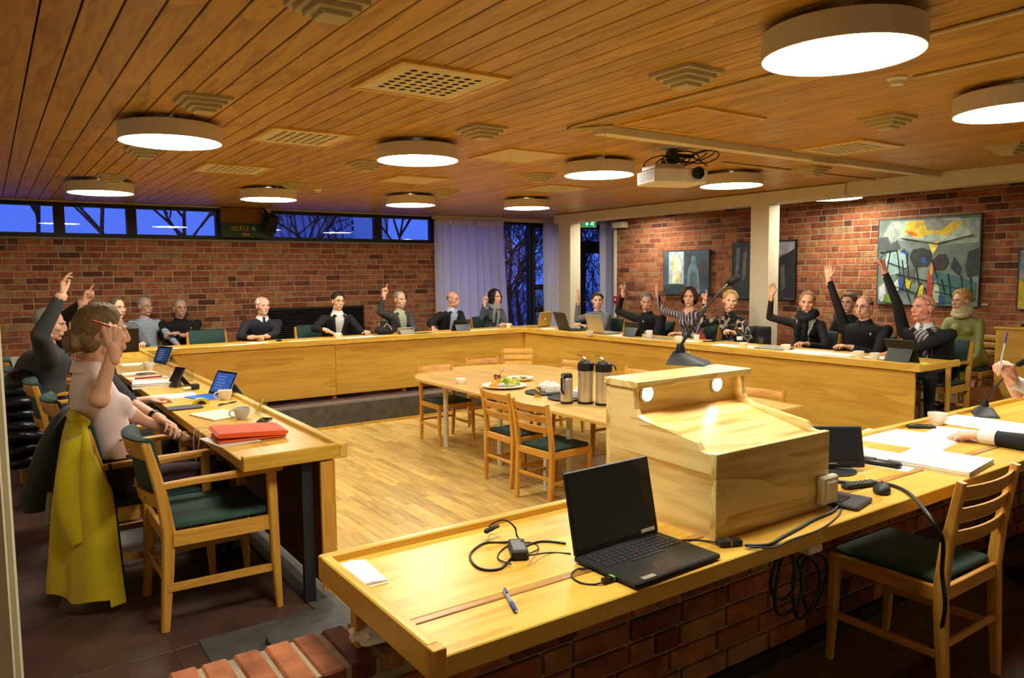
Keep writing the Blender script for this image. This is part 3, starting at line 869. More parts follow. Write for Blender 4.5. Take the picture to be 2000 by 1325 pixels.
# ------------------------------------------------------------------ lectern
LX0, LX1, LY0, LY1 = 1.735, 2.305, 1.452, 1.935
le = empty('lectern', (LX0, LY0, TT), 0, 'pale pine tabletop lectern with two built-in spotlights', 'lectern')
LW, LD = LX1 - LX0, LY1 - LY0
H = .437
side = [(0.018, 0), (LD - .02, 0), (LD - .02, H - .02), (.355, H - .02), (.345, H - .055), (.342, H - .090), (.330, H - .108), (.300, H - .120), (.075, .284), (.066, .272), (.060, .262), (.045, .258), (.018, .258)]
for x in (0, LW - .022):
    MB().prism(side, x, x + .022, 'x').build('side_panel', W_LECTY, le, .3)
MB().bbox(-.001, LW + .001, -.002, .020, 0, .262, .002).build('front_panel', W_LECT, le, 0)
MB().bbox(-.001, LW + .001, LD - .022, LD, 0, H - .02, .002).build('back_panel', W_LECT, le, 0)
MB().bbox(-.006, LW + .006, .325, LD + .006, H - .02, H + .004, .002).build('cap_board', W_LECT, le, 0)
MB().prism([(.02, .243), (.385, .325), (.385, .305), (.02, .223)], .022, LW - .022, 'x').build('reading_slope', W_LECT, le, 0)
MB().prism([(.385, .30), (.405, .30), (.405, H - .02), (.385, H - .02)], .022, LW - .022, 'x').build('light_board', W_LECT, le, 0)
SPOT_E = emit('spot_light', (1.0, .80, .52), 60.0)
for px, py in ((1262, 767), (1398, 747)):
    p = ony(px, py, LY0 + .385)
    c = Vector((p.x - LX0, .385, p.z - TT))
    c.z = min(max(c.z, .345), H - .05)
    Rm = Matrix.Translation(c) @ Matrix.Rotation(math.pi / 2, 4, 'X')
    s_ = MB().lathe([(.034, 0), (.034, .006), (.026, .008), (.024, .003)], seg=28).xf(Rm).build('spotlight', SILVER, le)
    MB().add([(.024 * math.cos(k * math.pi / 12), .024 * math.sin(k * math.pi / 12), .005) for k in range(24)], [tuple(range(24))]).xf(Rm).build('lens', SPOT_E, s_, 0, fixn=False)
p = ony(1607, 977, LY0)
sw = MB().bbox(p.x - LX0 - .045, p.x - LX0 + .045, -.030, -.002, .02, .115, .006).build('light_switch', mat('d6d0b8', .4), le, .4)
MB().bbox(p.x - LX0 - .028, p.x - LX0 + .028, -.035, -.029, .035, .10, .004).build('rocker', mat('ded9c6', .35), sw, .4)

# gooseneck microphones
def microphone(x, y, z, rz, tip, lab, base=(.075, .11), hr=.013):
    t = empty('microphone', (x, y, z), rz, lab, 'microphone')
    bx, by = base
    prof = [(-bx, -by, 0), (bx, -by, 0), (bx, by, 0), (-bx, by, 0)]
    MB().add([(-bx, -by, 0), (bx, -by, 0), (bx, by, 0), (-bx, by, 0), (-bx * .85, -by * .9, .012), (bx * .85, -by * .9, .012), (bx * .75, by * .85, .03), (-bx * .75, by * .85, .03),
              (-bx * .35, by * .2, .045), (bx * .35, by * .2, .045), (bx * .3, by * .75, .05), (-bx * .3, by * .75, .05)],
             [(3, 2, 1, 0), (0, 1, 5, 4), (1, 2, 6, 5), (2, 3, 7, 6), (3, 0, 4, 7), (4, 5, 9, 8), (5, 6, 10, 9), (6, 7, 11, 10), (7, 4, 8, 11), (8, 9, 10, 11)]).build('base', BLACKM, t, .9)
    MB().lathe([(.02, 0), (.017, .02), (.012, .035)], (0, by * .45, .045), 14).build('socket', BLACK, t)
    Mi = (Matrix.Translation((x, y, z)) @ Matrix.Rotation(rz, 4, 'Z')).inverted()
    e = Mi @ Vector(tip); s0 = Vector((0, by * .45, .07)); n = 14; pts = []
    mid = s0.lerp(e, .5) + Vector((0, 0, -.02)); mid2 = s0.lerp(e, .3) + Vector((0, 0, .0))
    for i in range(n + 1):
        u = i / n
        pts.append(s0 * (1 - u) ** 3 + (s0.lerp(e, .33) + Vector((0, 0, .02))) * 3 * u * (1 - u) ** 2 + (s0.lerp(e, .72) + Vector((0, 0, .035))) * 3 * u * u * (1 - u) + e * u ** 3)
    MB().tube(pts, [.0065] * (n // 2) + [.0045] * (n + 1 - n // 2), 8).build('gooseneck', BLACK, t)
    d = (pts[-1] - pts[-2]).normalized()
    MB().capsule(pts[-1], pts[-1] + d * .05, hr, hr * 1.05, 12).build('foam_head', mat('0c0c0d', .95, bump=.5, bscale=300), t)
    MB().ball((.02, by * .1, .046), .003, 8, 5).build('status_light', emit('mic_green', (.1, .9, .2), 1.5), t)
    return t
mb_ = onz(1345, 712, TT + H + .004)
tip = ony(1425, 553, mb_.y + .02)
microphone(mb_.x, mb_.y, TT + H + .004, 25 * D2R, tip, 'black gooseneck microphone on top of the pine lectern', (.055, .075), .014)

# ------------------------------------------------------------------ chairs
def bent(pts, ws, hs):
    """bar swept through points with rectangular section (width along x, height along y of the frame)"""
    m = MB()
    pts = [Vector(p) for p in pts]; n = len(pts); rg = []
    for i, p in enumerate(pts):
        d = (pts[min(i + 1, n - 1)] - pts[max(i - 1, 0)]).normalized()
        a = Vector((1, 0, 0)); b = d.cross(a).normalized()
        w_, h_ = ws[i] / 2, hs[i] / 2; c = min(w_, h_) * .35
        rg.append([p + a * u + b * v for u, v in ((-w_ + c, -h_), (w_ - c, -h_), (w_, -h_ + c), (w_, h_ - c), (w_ - c, h_), (-w_ + c, h_), (-w_, h_ - c), (-w_, -h_ + c))])
    return m.rings(rg)
def curved_slat(x0, x1, y, bow, z0, z1, th, n=8, lean=0.0):
    rg = []
    for i in range(n + 1):
        t = i / n; x = x0 + (x1 - x0) * t; yy = y - bow * (1 - (2 * t - 1) ** 2)
        c = th * .25
        rg.append([Vector((x, yy - th / 2, z0 + c)), Vector((x, yy - th / 2 + c, z0)), Vector((x, yy + th / 2, z0)), Vector((x, yy + th / 2 + lean, z1 - c)), Vector((x, yy + th / 2 - c + lean, z1)), Vector((x, yy - th / 2 + lean, z1))])
    return MB().rings(rg)
def make_slat_chair():
    t = empty('slat_back_chair', (0, 0, 0))
    for s in (-1, 1):
        bent([(s * .195, -.215, 0), (s * .20, -.20, .22), (s * .20, -.19, .42), (s * .20, -.205, .58), (s * .205, -.245, .81)], [.030, .034, .036, .034, .026], [.032, .042, .046, .040, .028]).build('rear_post', W_CHAIR, t, .7)
        bent([(s * .205, .215, 0), (s * .205, .205, .25), (s * .205, .20, .425)], [.026, .034, .036], [.026, .036, .040]).build('front_leg', W_CHAIR, t, .7)
        MB().bbox(s * .205 - .011, s * .205 + .011, -.18, .19, .375, .428, .003).build('side_rail', W_CHAIRY, t, 0)
        MB().bbox(s * .203 - .009, s * .203 + .009, -.19, .195, .17, .198, .003).build('stretcher', W_CHAIRY, t, 0)
    MB().bbox(-.19, .19, .185, .207, .375, .428, .003).build('front_rail', W_CHAIRH, t, 0)
    MB().bbox(-.19, .19, -.205, -.185, .375, .428, .003).build('rear_rail', W_CHAIRH, t, 0)
    MB().bbox(-.19, .19, -.21, -.194, .205, .23, .003).build('rear_stretcher', W_CHAIRH, t, 0)
    MB().bbox(-.192, .192, -.178, .215, .425, .452, .010).build('seat', GREEN, t, .9)
    for z, y in ((.735, -.226), (.655, -.212), (.572, -.198)):
        curved_slat(-.20, .20, y, .028, z, z + .055, .013, 8, -.012).build('back_slat', W_CHAIRH, t, .6)
    return t
def make_arm_chair():
    t = empty('arm_chair', (0, 0, 0))
    for s in (-1, 1):
        bent([(s * .225, -.245, 0), (s * .228, -.225, .25), (s * .23, -.215, .44), (s * .23, -.24, .62), (s * .225, -.285, .82)], [.032, .038, .042, .040, .030], [.034, .046, .052, .046, .034]).build('rear_post', W_CHAIR, t, .7)
        bent([(s * .265, .235, 0), (s * .262, .225, .25), (s * .258, .22, .635)], [.028, .038, .038], [.028, .040, .042]).build('front_leg', W_CHAIR, t, .7)
        MB().bar((s * .243, -.20, .402), (s * .255, .22, .402), .024, .062).build('side_rail', W_CHAIRY, t, 0)
        MB().bar((s * .238, -.23, .19), (s * .258, .22, .19), .018, .032).build('stretcher', W_CHAIRY, t, 0)
        ar = bent([(s * .232, -.245, .632), (s * .24, -.12, .640), (s * .255, .05, .645), (s * .262, .265, .650)], [.03, .045, .055, .05], [.03, .026, .024, .024]).build('armrest', W_CHAIRY, t, .7)
        MB().lathe([(.010, 0), (.010, .006)], (s * .26, .22, .655), 10).build('dowel_cap', W_DESK, ar)
    MB().bbox(-.235, .235, .205, .228, .372, .433, .003).build('front_rail', W_CHAIRH, t, 0)
    MB().bbox(-.215, .215, -.23, -.208, .372, .433, .003).build('rear_rail', W_CHAIRH, t, 0)
    MB().bbox(-.215, .215, -.238, -.22, .20, .228, .003).build('rear_stretcher', W_CHAIRH, t, 0)
    MB().bbox(-.232, .232, -.205, .235, .430, .462, .013).build('seat', GREEN, t, .9)
    br = curved_slat(-.222, .222, -.268, .05, .745, .825, .016, 10, -.018).build('top_rail', W_CHAIRH, t, .6)
    for x in (-.12, .12):
        MB().ball((x, -.335, .785), .006, 8, 5).build('screw', SILVER, br)
    b2 = curved_slat(-.226, .226, -.235, .045, .535, .60, .016, 10, -.012).build('lower_rail', W_CHAIRH, t, .6)
    for x in (-.12, .12):
        MB().ball((x, -.288, .568), .006, 8, 5).build('screw', SILVER, b2)
    rg = []
    for i in range(11):
        u = i / 10; x = -.212 + .424 * u; bow = .048 * (1 - (2 * u - 1) ** 2); e = .35 if i in (0, 10) else 1
        rg.append([Vector((x, -.222 - bow - .012, .55)), Vector((x, -.222 - bow + .014 * e, .535)), Vector((x, -.222 - bow + .026 * e, .57)), Vector((x, -.236 - bow + .030 * e, .70)), Vector((x, -.258 - bow + .022 * e, .825)), Vector((x, -.27 - bow, .842)), Vector((x, -.282 - bow - .014 * e, .832)), Vector((x, -.272 - bow, .80)), Vector((x, -.252 - bow, .68))])
    MB().rings(rg).build('back_pad', GREEN, t, 1.0)
    return t
slat0, arm0 = make_slat_chair(), make_arm_chair()
USED = {}
def chair(proto, x, y, face, label, group, z=0.0):
    """face: heading in degrees, 0 = +X, 90 = +Y"""
    rz = (face - 90) * D2R
    if proto.name not in USED:
        USED[proto.name] = 1
        proto.location = (x, y, z); proto.rotation_euler = (0, 0, rz)
        return tag(proto, label, 'chair', group)
    c = copy_tree(proto, (x, y, z), rz, label); c['category'] = 'chair'; c['group'] = group
    return c
G1 = 'slat-back chairs at the coffee table'
chair(slat0, 2.845, 1.42, 90, 'slat-back wooden chair with dark seat in the right foreground', G1)
chair(slat0, 3.70, 5.25, 0, 'slat-back chair at the coffee table, the left of the two seen from behind', G1, ZP)
chair(slat0, 3.62, 4.66, 4, 'slat-back chair at the coffee table in front of the steel flasks', G1, ZP)
chair(slat0, 4.00, 7.02, -90, 'slat-back chair at the rounded left end of the coffee table', G1, ZP)
chair(slat0, 4.72, 7.22, -95, 'slat-back chair behind the coffee table, second from its left end', G1, ZP)
chair(slat0, 5.60, 7.98, -130, 'slat-back chair pushed into the corner of the far and right tables', G1, ZP)
chair(slat0, 5.20, 6.62, 180, 'slat-back chair beyond the coffee table, just left of the tall flasks', G1, ZP)
chair(slat0, 5.10, 3.98, 180, 'slat-back chair behind the lectern, before the right-hand table', G1, ZP)
chair(slat0, 5.20, 5.55, 180, 'slat-back chair hidden behind the steel flasks on the coffee table', G1, ZP)
G2 = 'green upholstered armchairs'
chair(arm0, .79, 3.645, 0, 'empty green armchair at the near end of the left desk', G2)
chair(arm0, .62, 4.16, 0, 'green armchair under the woman in pink, with yellow coat on its back', G2)
chair(arm0, .55, 5.05, 0, 'green armchair of the person in black beside the woman in pink', G2)
chair(arm0, .50, 5.92, 0, 'green armchair with bare post showing before the charcoal sweater', G2)
chair(arm0, .38, 6.80, 0, 'green armchair of the man in grey sweater, black puffer jacket behind it', G2)
chair(arm0, .38, 7.70, 0, 'green armchair of the man in black raising his hand on the left', G2)
chair(arm0, 1.25, 9.85, -90, 'green armchair of the man in grey shirt at the far left corner', G2)
for px, lab in ((410, 'empty green armchair between the man in black jacket and the bearded man'), (618, 'green armchair whose back shows left of the man in dark blazer')):
    p = ony(px, 655, 9.85); chair(arm0, p.x, 9.75, -90, lab, G2)
for px, lab in ((513, 'green armchair under the white-bearded man'), (782, 'green armchair under the man in grey blazer pointing up'), (878, 'green armchair under the bald man in black blazer'), (960, 'green armchair under the woman with grey scarf')):
    p = ony(px, 655, 9.85); chair(arm0, p.x, 9.80, -90, lab, G2)
for y, lab in ((8.40, 'green armchair of the young man in grey sweater'), (7.40, 'green armchair of the man in black zip jacket'), (6.65, 'green armchair of the woman in striped blouse'), (5.98, 'green armchair of the woman in floral blouse'),
               (4.98, 'green armchair of the woman in black scarf'), (4.33, 'green armchair of the bald man with black glasses'), (3.62, 'green armchair of the man in plaid shirt at the right table end')):
    chair(arm0, 7.42, y, 180, lab, G2)
chair(arm0, 4.16, 1.06, 90, 'green armchair of the chairman at the right edge', G2)
G3 = 'chairs along the walls'
chair(slat0, 8.85, 3.92, 180, 'wooden chair of the blonde woman in green coat', G3)
chair(slat0, 8.30, 5.02, 180, 'wooden chair of the woman in glasses behind the bald man', G3)
for px, lab in ((283, 'wall chair under the man in striped blue shirt'), (352, 'wall chair under the man in black jacket')):
    p = ony(px, 655, 10.85); chair(slat0, p.x, 10.85, -90, lab, G3)

# ------------------------------------------------------------------ coffee table (rounded far end)
ZO = ZP + .72
ot = empty('coffee_table', (4.42, 5.3, ZP), 0, 'oval-ended beech coffee table with white legs on the sunken floor', 'table')
out = []
for i in range(25):
    a_ = math.pi * i / 24
    out.append((.86 * math.cos(a_), 1.45 + .72 * math.sin(a_)))
out += [(-.86, .7), (-.86, -1.75), (.86, -1.75)]
half = [(u, v) for u, v in out]
MB().prism([(u, v) for u, v in out if v > .7 - 1e-6] + [(.86, .7)], .695, .72, 'z').build('rounded_top', W_OVAL, ot, .3)
MB().bbox(-.86, .86, -.52, .698, .695, .72, .002).build('table_top', W_OVAL, ot, 0)
MB().bbox(-.86, .86, -1.75, -.522, .695, .72, .002).build('table_top', W_OVAL, ot, 0)
me_leg = MB().lathe([(.024, 0), (.026, .01), (.026, .69)], seg=16).mesh('leg', mat('d8d4cc', .4), .6)
for x, y in ((-.60, 1.42), (.60, 1.42), (-.62, .62), (-.56, .48), (.6, .5), (-.70, -.42), (.7, -.42), (-.62, -.62), (.62, -.62), (-.62, -1.6), (.62, -1.6)):
    put('leg', me_leg, ot, (x, y, 0))
# ------------------------------------------------------------------ small things: builders
def prof_cup(r, h, foot=.6, t=.004):
    return [(0, .002), (r * foot, 0), (r * foot, .004), (r * .84, h * .38), (r * .97, h * .75), (r, h), (r - t, h), (r - t - .002, h * .75), (r * .8 - t, h * .38), (r * .5, .008), (0, .007)]
def handle(r, h, k=1.0):
    pts = [(r * .90, 0, h * .82)]
    for i in range(1, 8):
        a = math.pi * (.5 - i / 8)
        pts.append((r * .95 + .024 * k * math.cos(a), 0, h * .52 + h * .30 * math.sin(a)))
    pts.append((r * .80, 0, h * .24))
    return MB().tube(pts, .0042, 7)
_cup = {}
def cup(px, py, lab, hdeg=0, kind='cup', z=TT, m=None):
    p = onz(px, py, z)
    r, h = {'cup': (.046, .062), 'mug': (.041, .092), 'paper': (.036, .085)}[kind]
    if kind == 'paper':
        o = MB().lathe([(0, .002), (.026, 0), (.036, h), (.034, h), (.025, .004), (0, .004)], seg=24).build('cup', PORC, None, .6, (p.x, p.y, z))
        MB().lathe([(.0375, -.002), (.0375, .002)], (0, 0, h), 24, True).build('rim', PORC, o)
        return tag(o, lab, 'cup', 'white cups on the tables')
    k = (kind, m.name if m else '')
    if k not in _cup:
        pr_ = prof_cup(r, h) if kind == 'cup' else [(0, .002), (r * .92, 0), (r, .006), (r, h), (r - .004, h), (r - .004, .008), (0, .007)]
        _cup[k] = (MB().lathe(pr_, seg=28).mesh('bowl', m or PORC, .7, True), handle(r, h, 1.0).mesh('handle', m or PORC, .9, True))
    t = empty('cup' if kind == 'cup' else 'mug', (p.x, p.y, z), hdeg * D2R, lab, 'cup', 'white cups on the tables')
    put('bowl', _cup[k][0], t); put('handle', _cup[k][1], t)
    return t
def tumbler(px, py, lab, z=TT, r=.034, h=.085, water=0):
    p = onz(px, py, z)
    o = MB().lathe([(0, .0), (r * .8, 0), (r, h), (r - .0025, h), (r * .8 - .003, .008), (0, .008)], seg=24).build('drinking_glass', TUMBLER, None, .7, (p.x, p.y, z))
    return tag(o, lab, 'glass', 'drinking glasses')
def sheets(c, w, d, rz, lab, n=1, name='paper', m=None, fan=.0, z=TT, th=.0012, cat='paper', grp='papers on the tables', ink=0):
    t = empty(name, (c[0], c[1], z), rz * D2R, lab, cat, grp)
    r_ = random.Random(lab)
    for i in range(n):
        dx, dy, a = r_.uniform(-fan, fan), r_.uniform(-fan, fan), r_.uniform(-fan, fan) * 4
        z0 = i * (th + .0002)
        s_ = MB().bbox(-w / 2, w / 2, -d / 2, d / 2, 0, th, th * .3).build('sheet', m or PAPER, t, 0, (dx, dy, z0), a)
        if ink and i == n - 1:
            nl = ink
            for q in range(nl):
                ll = w * r_.uniform(.45, .8)
                MB().box(-w * .42, -w * .42 + ll, d * .40 - q * d * .8 / nl, d * .40 - q * d * .8 / nl + d * .008, th, th + .0002).build('text_line', mat('9a9a9c', .8), s_, 0)
    return t
def rect_px(p1, p2, p3, z):
    """centre, width, depth and heading of a sheet from three photographed corners (left-near, right-near, left-far)"""
    a, b, c = onz(*p1, z), onz(*p2, z), onz(*p3, z)
    u, v = b - a, c - a
    return (a + (u + v) / 2), u.length, v.length, math.degrees(math.atan2(u.y, u.x))
def pen(p, q, lab, body='2c3c8c', tip='1c2a6a', r=.0045):
    p, q = Vector(p), Vector(q); d = q - p
    o = empty('pen', p, 0, lab, 'pen')
    MB().capsule((0, 0, 0), d * .62, r, r, 8).build('barrel', mat(body, .3), o)
    MB().capsule(d * .62, d * .93, r * 1.15, r * 1.05, 8).build('grip', mat(tip, .5), o)
    MB().tube([d * .93, d], [r * .8, r * .2], 8).build('tip', SILVER, o)
    MB().bar(d * .03 + Vector((0, 0, r * 1.3)), d * .25 + Vector((0, 0, r * 1.3)), r * .9, r * .5).build('clip', mat(tip, .4), o, 0)
    return o
def phone(px, py, rz, lab, w=.062, d=.125, m=None, z=TT, th=.009):
    p = onz(px, py, z)
    o = MB().bbox(-w / 2, w / 2, -d / 2, d / 2, 0, th, .003).build('phone', m or BLACK, None, .5, (p.x, p.y, z), rz * D2R)
    MB().box(-w / 2 + .003, w / 2 - .003, -d / 2 + .01, d / 2 - .01, th, th + .0006).build('screen', mat('0e1014', .06), o, 0)
    return tag(o, lab, 'phone', 'phones on the tables')
def laptop(c, rz, lab, w=.33, d=.23, ang=20, m=None, z=TT, keys=False, logo=None, screen=None, key_mat=None):
    """local: hinge along +y edge, screen leans back by ang degrees; user sits at -y"""
    m = m or DGREY
    t = empty('laptop', (c[0], c[1], z), rz * D2R, lab, 'laptop', 'laptops on the tables')
    b_ = MB().bbox(-w / 2, w / 2, -d / 2, d / 2, .003, .018, .004).build('base', m, t, .4)
    a = ang * D2R
    hy = d / 2 - .004
    R_ = Matrix.Translation((0, hy, .018)) @ Matrix.Rotation(-a, 4, 'X')
    l_ = MB().bbox(-w / 2, w / 2, -.004, .005, 0, d * .97, .003).xf(R_).build('lid', m, t, .4)
    MB().box(-w / 2 + .008, w / 2 - .008, -.0052, -.0038, .014, d * .97 - .008).xf(R_).build('screen', screen or mat('0b0c10', .1), l_, 0)
    MB().capsule((-w * .42, hy + .001, .016), (w * .42, hy + .001, .016), .006, .006, 8).build('hinge', BLACK, t)
    if logo:
        MB().lathe([(0, 0), (.012, 0)], seg=16).xf(R_ @ Matrix.Translation((0, .0056, d * .5)) @ Matrix.Rotation(-math.pi / 2, 4, 'X')).build('lid_emblem', logo, l_, 0)
    if keys:
        kw = w * .88 / 14
        km = MB().bbox(-kw * .42, kw * .42, -.0072, .0072, 0, .0022, .0008).mesh('key', key_mat or BLACK, 0)
        for r_ in range(5):
            for k in range(14):
                put('key', km, b_, (-w * .44 + (k + .5) * kw + (r_ % 2) * .003, d * .36 - r_ * .0175, .018))
        MB().bbox(-w * .2, w * .18, d * .36 - 5 * .0175 - .006, d * .36 - 5 * .0175 + .007, .018, .020, .0006).build('space_bar', key_mat or BLACK, b_, 0)
        MB().bbox(-.05, .05, -d * .46, -d * .20, .0178, .0186, .0004).build('touchpad', mat('26282b', .3), b_, 0)
    return t
def tablet(c, rz, lab, w=.26, h=.18, lean=25, m=None, screen=None, z=TT, kick=True, cover=None, base=None):
    """slate standing in a folio, screen towards -y"""
    t = empty('tablet', (c[0], c[1], z), rz * D2R, lab, 'tablet', 'tablets on the tables')
    a = lean * D2R
    R_ = Matrix.Translation((0, 0, .003)) @ Matrix.Rotation(-a, 4, 'X')
    s_ = MB().bbox(-w / 2, w / 2, -.004, .005, 0, h, .003).xf(R_).build('slate', m or BLACK, t, .4)
    MB().box(-w / 2 + .004, w / 2 - .004, -.0048, -.0036, .004, h - .004).xf(R_).build('bezel', mat('0b0c12', .15), s_, 0)
    MB().box(-w / 2 + .018, w / 2 - .018, -.0056, -.0040, .018, h - .018).xf(R_).build('screen', screen or mat('0b0c12', .08), s_, 0)
    if screen and w > .2:
        for q in range(5):
            MB().box(-w * .30, w * (.05 + .04 * (q % 3)), -.0059, -.0055, h * (.25 + .12 * q), h * (.25 + .12 * q) + .004).xf(R_).build('text_line', emit('screen_text', (.35, .45, .7), .8) if 'screen_text' not in bpy.data.materials else bpy.data.materials['screen_text'], s_, 0)
    tp = R_ @ Vector((0, .005, h * .62))
    if kick: MB().add([(-w * .4, tp.y, tp.z), (w * .4, tp.y, tp.z), (w * .4, tp.y + .07, 0.002), (-w * .4, tp.y + .07, .002), (-w * .4, tp.y + .003, tp.z), (w * .4, tp.y + .003, tp.z), (w * .4, tp.y + .073, 0.002), (-w * .4, tp.y + .073, .002)],
                   [(0, 1, 2, 3), (7, 6, 5, 4), (0, 4, 5, 1), (1, 5, 6, 2), (2, 6, 7, 3), (3, 7, 4, 0)]).build('kickstand', cover or m or BLACK, t, 0)
    if base:
        MB().bbox(-w / 2, w / 2, -base - .002, -.002, 0, .005, .002).build('keyboard_cover', cover or BLACK, t, 0)
        for q in range(4):
            MB().box(-w * .45, w * .45, -.04 - q * .022, -.024 - q * .022, .005, .0062).build('key_row', mat('1f58b8', .7) if cover else BLACK, t, 0)
    return t
def cable(pts, r, lab, m=None, name='cable', cat='cable', sub=6):
    P = [Vector(p) for p in pts]; o = []
    for i in range(len(P) - 1):
        p0, p1, p2, p3 = P[max(i - 1, 0)], P[i], P[i + 1], P[min(i + 2, len(P) - 1)]
        for k in range(sub):
            t = k / sub
            o.append(.5 * ((2 * p1) + (p2 - p0) * t + (2 * p0 - 5 * p1 + 4 * p2 - p3) * t * t + (3 * p1 - p0 - 3 * p2 + p3) * t ** 3))
    o.append(P[-1])
    return tag(MB().tube(o, r, 8).build(name, m or BLACK, None, 1.2), lab, cat, 'black cables on the near table' if m is None else None)
def cpx(pts, r, lab, z=TT, **kw):
    return cable([onz(x, y, z + (dz if dz else r)) for x, y, dz in [(q + (0,))[:3] for q in pts]], r, lab, **kw)

# ------------------------------------------------------------------ near table
c_, w_, d_, a_ = rect_px((703, 1150), (763, 1136), (652, 1108), TT + .004)
nb = empty('booklet', (c_.x, c_.y, TT), a_ * D2R, 'folded white booklet in the left corner of the near table', 'booklet')
MB().bbox(-w_ / 2, w_ / 2, -d_ / 2, d_ / 2, 0, .003, .001).build('lower_leaf', PAPER, nb, 0)
MB().prism([(-w_ / 2, .003), (w_ / 2, .004), (w_ / 2, .007), (0, .012), (-w_ / 2, .009)], -d_ / 2 + .006, d_ / 2, 'y').build('upper_leaf', PAPER, nb, .6)
pen(onz(985, 1153, TT + .005), onz(1009, 1196, TT + .005), 'blue and clear ballpoint pen lying on the near table', '8d93ad', '2d3f96', .0052)
lp = laptop((1.461, 1.458), 2.0, 'open black laptop on the near table beside the lectern', .336, .237, 12, mat('17181a', .45), keys=True, key_mat=mat('2b2c30', .4))
for ch in lp.children:
    if ch.name.startswith('base'):
        MB().ball((-.012, .03, .021), .004, 8, 5).build('pointing_stick', mat('c0302a', .5), ch)
        MB().bbox(-.130, -.085, -.112, -.096, .0178, .0184, .0002).build('sticker', SILVER, ch, 0)
        us = MB().bbox(-.205, -.168, -.045, -.028, .004, .014, .002).build('usb_stick', BLACK, ch, .4)
        MB().box(-.174, -.168, -.046, -.027, .0035, .0145).build('green_band', mat('7fd060', .5), us, 0)
    if ch.name.startswith('lid'):
        R_ = Matrix.Translation((0, .237 / 2 - .004, .018)) @ Matrix.Rotation(-12 * D2R, 4, 'X')
        MB().box(.095, .150, -.0058, -.005, .010, .020).xf(R_).build('label_sticker', PAPER, ch, 0)
# power adapter with loops of cable
ad_ = onz(1012, 1083, TT)
pa = empty('power_adapter', (ad_.x, ad_.y, TT), 62 * D2R, 'black laptop power adapter lying on the near table', 'power adapter')
MB().bbox(-.052, .052, -.024, .024, 0, .028, .004).build('brick', BLACKM, pa, .4)
MB().bbox(-.04, .04, -.018, .018, .028, .0284, .0001).build('rating_label', mat('6d6f72', .6), pa, 0)
MB().bbox(.050, .070, -.012, .012, .004, .022, .003).build('white_plug', WHITE, pa, .4)
cpx([(1010, 1056, .02), (985, 1060), (945, 1062), (918, 1085), (935, 1110), (975, 1112), (1000, 1090), (1025, 1068), (1060, 1058), (1105, 1062)], .0036, 'thick black cable looping left of the power adapter')
cpx([(1020, 1058, .03), (1010, 1048, .02), (1005, 1030, .06), (985, 1016, .07), (960, 1025, .03), (952, 1040, .02)], .0028, 'thin black cable loop reaching the rear rail of the near table')
cpx([(998, 1103, .01), (972, 1090), (990, 1068), (1035, 1060), (1052, 1072), (1030, 1085, .03), (1075, 1080), (1115, 1082)], .0024, 'thin black cable from the power adapter to the laptop')
tag(MB().capsule(onz(950, 1038, TT + .03), onz(972, 1028, TT + .035), .008, .006).build('cable_clip', BLACK), 'small black cable clip on the rear rail', 'clip')
cpx([(1150, 1112, .01), (1128, 1112), (1116, 1125), (1132, 1138), (1160, 1142), (1185, 1135, .01)], .0025, 'short black dongle cable beside the usb stick')
# adapter dongle, video cable bundle
dg = onz(1424, 1066, TT)
dn = empty('video_adapter', (dg.x, dg.y, TT), -25 * D2R, 'black video adapter plug at the lectern corner', 'adapter')
MB().bbox(-.035, .0, -.018, .018, 0, .020, .003).build('adapter_body', BLACKM, dn, .4)
MB().bbox(.002, .036, -.016, .016, .002, .018, .002).build('plug', BLACK, dn, .4)
MB().bbox(-.002, .003, -.017, .017, .001, .019, .001).build('metal_collar', mat('a08a50', .3, metal=.8), dn, 0)
cpx([(1400, 1061, .008), (1370, 1056), (1335, 1056), (1310, 1062, .01)], .003, 'thin black cable joining laptop and video adapter')
cpx([(1456, 1066, .01), (1500, 1064), (1530, 1048), (1560, 1032), (1590, 1015), (1625, 1000), (1640, 985)], .0050, 'thick grey-black video cable along the front of the lectern', m=DGREY)
cpx([(1460, 1068, .01), (1510, 1070), (1545, 1055), (1600, 1035), (1635, 1010), (1645, 990)], .0028, 'thin grey cable beside the video cable', m=DGREY)
# keyboard, mouse, remote
c_, w_, d_, a_ = rect_px((1615, 995), (1660, 1012), (1640, 952), TT)
kbp = onz(1650, 985, TT)
kbd = empty('keyboard', (2.36, 1.45, TT), 12 * D2R, 'black computer keyboard half hidden behind the lectern', 'keyboard')
MB().bbox(-.05, .10, -.085, .085, 0, .016, .005).build('case', DGREY, kbd, .5)
km = MB().bbox(-.0075, .0075, -.0075, .0075, 0, .004, .001).mesh('key', BLACK, 0)
for i in range(5):
    for k in range(4):
        put('key', km, kbd, (-.03 + i * .018, -.02 + k * .018, .016))
mo = onz(1722, 962, TT)
ms = empty('computer_mouse', (mo.x, mo.y, TT), -60 * D2R, 'black computer mouse with red wheel', 'mouse')
MB().ball((0, 0, .010), (.030, .050, .024), 18, 10).build('shell', BLACKM, ms)
MB().lathe([(.006, -.004), (.006, .004)], seg=12).xf(Matrix.Translation((0, .022, .033)) @ Matrix.Rotation(math.pi / 2, 4, 'Y')).build('scroll_wheel', mat('b02820', .4), ms)
a1, a2 = onz(1655, 955, TT), onz(1702, 948, TT)
rm = empty('remote_control', ((a1.x + a2.x) / 2, (a1.y + a2.y) / 2, TT), math.atan2(a2.y - a1.y, a2.x - a1.x), 'black remote control beside the mouse', 'remote')
MB().bbox(-.075, .075, -.021, .021, 0, .018, .006).build('case', BLACK, rm, .7)
for i in range(5):
    for k in (-1, 0, 1):
        MB().ball((-.05 + i * .022, k * .011, .018), .004, 8, 4).build('button', mat('7a7c80', .5), rm)
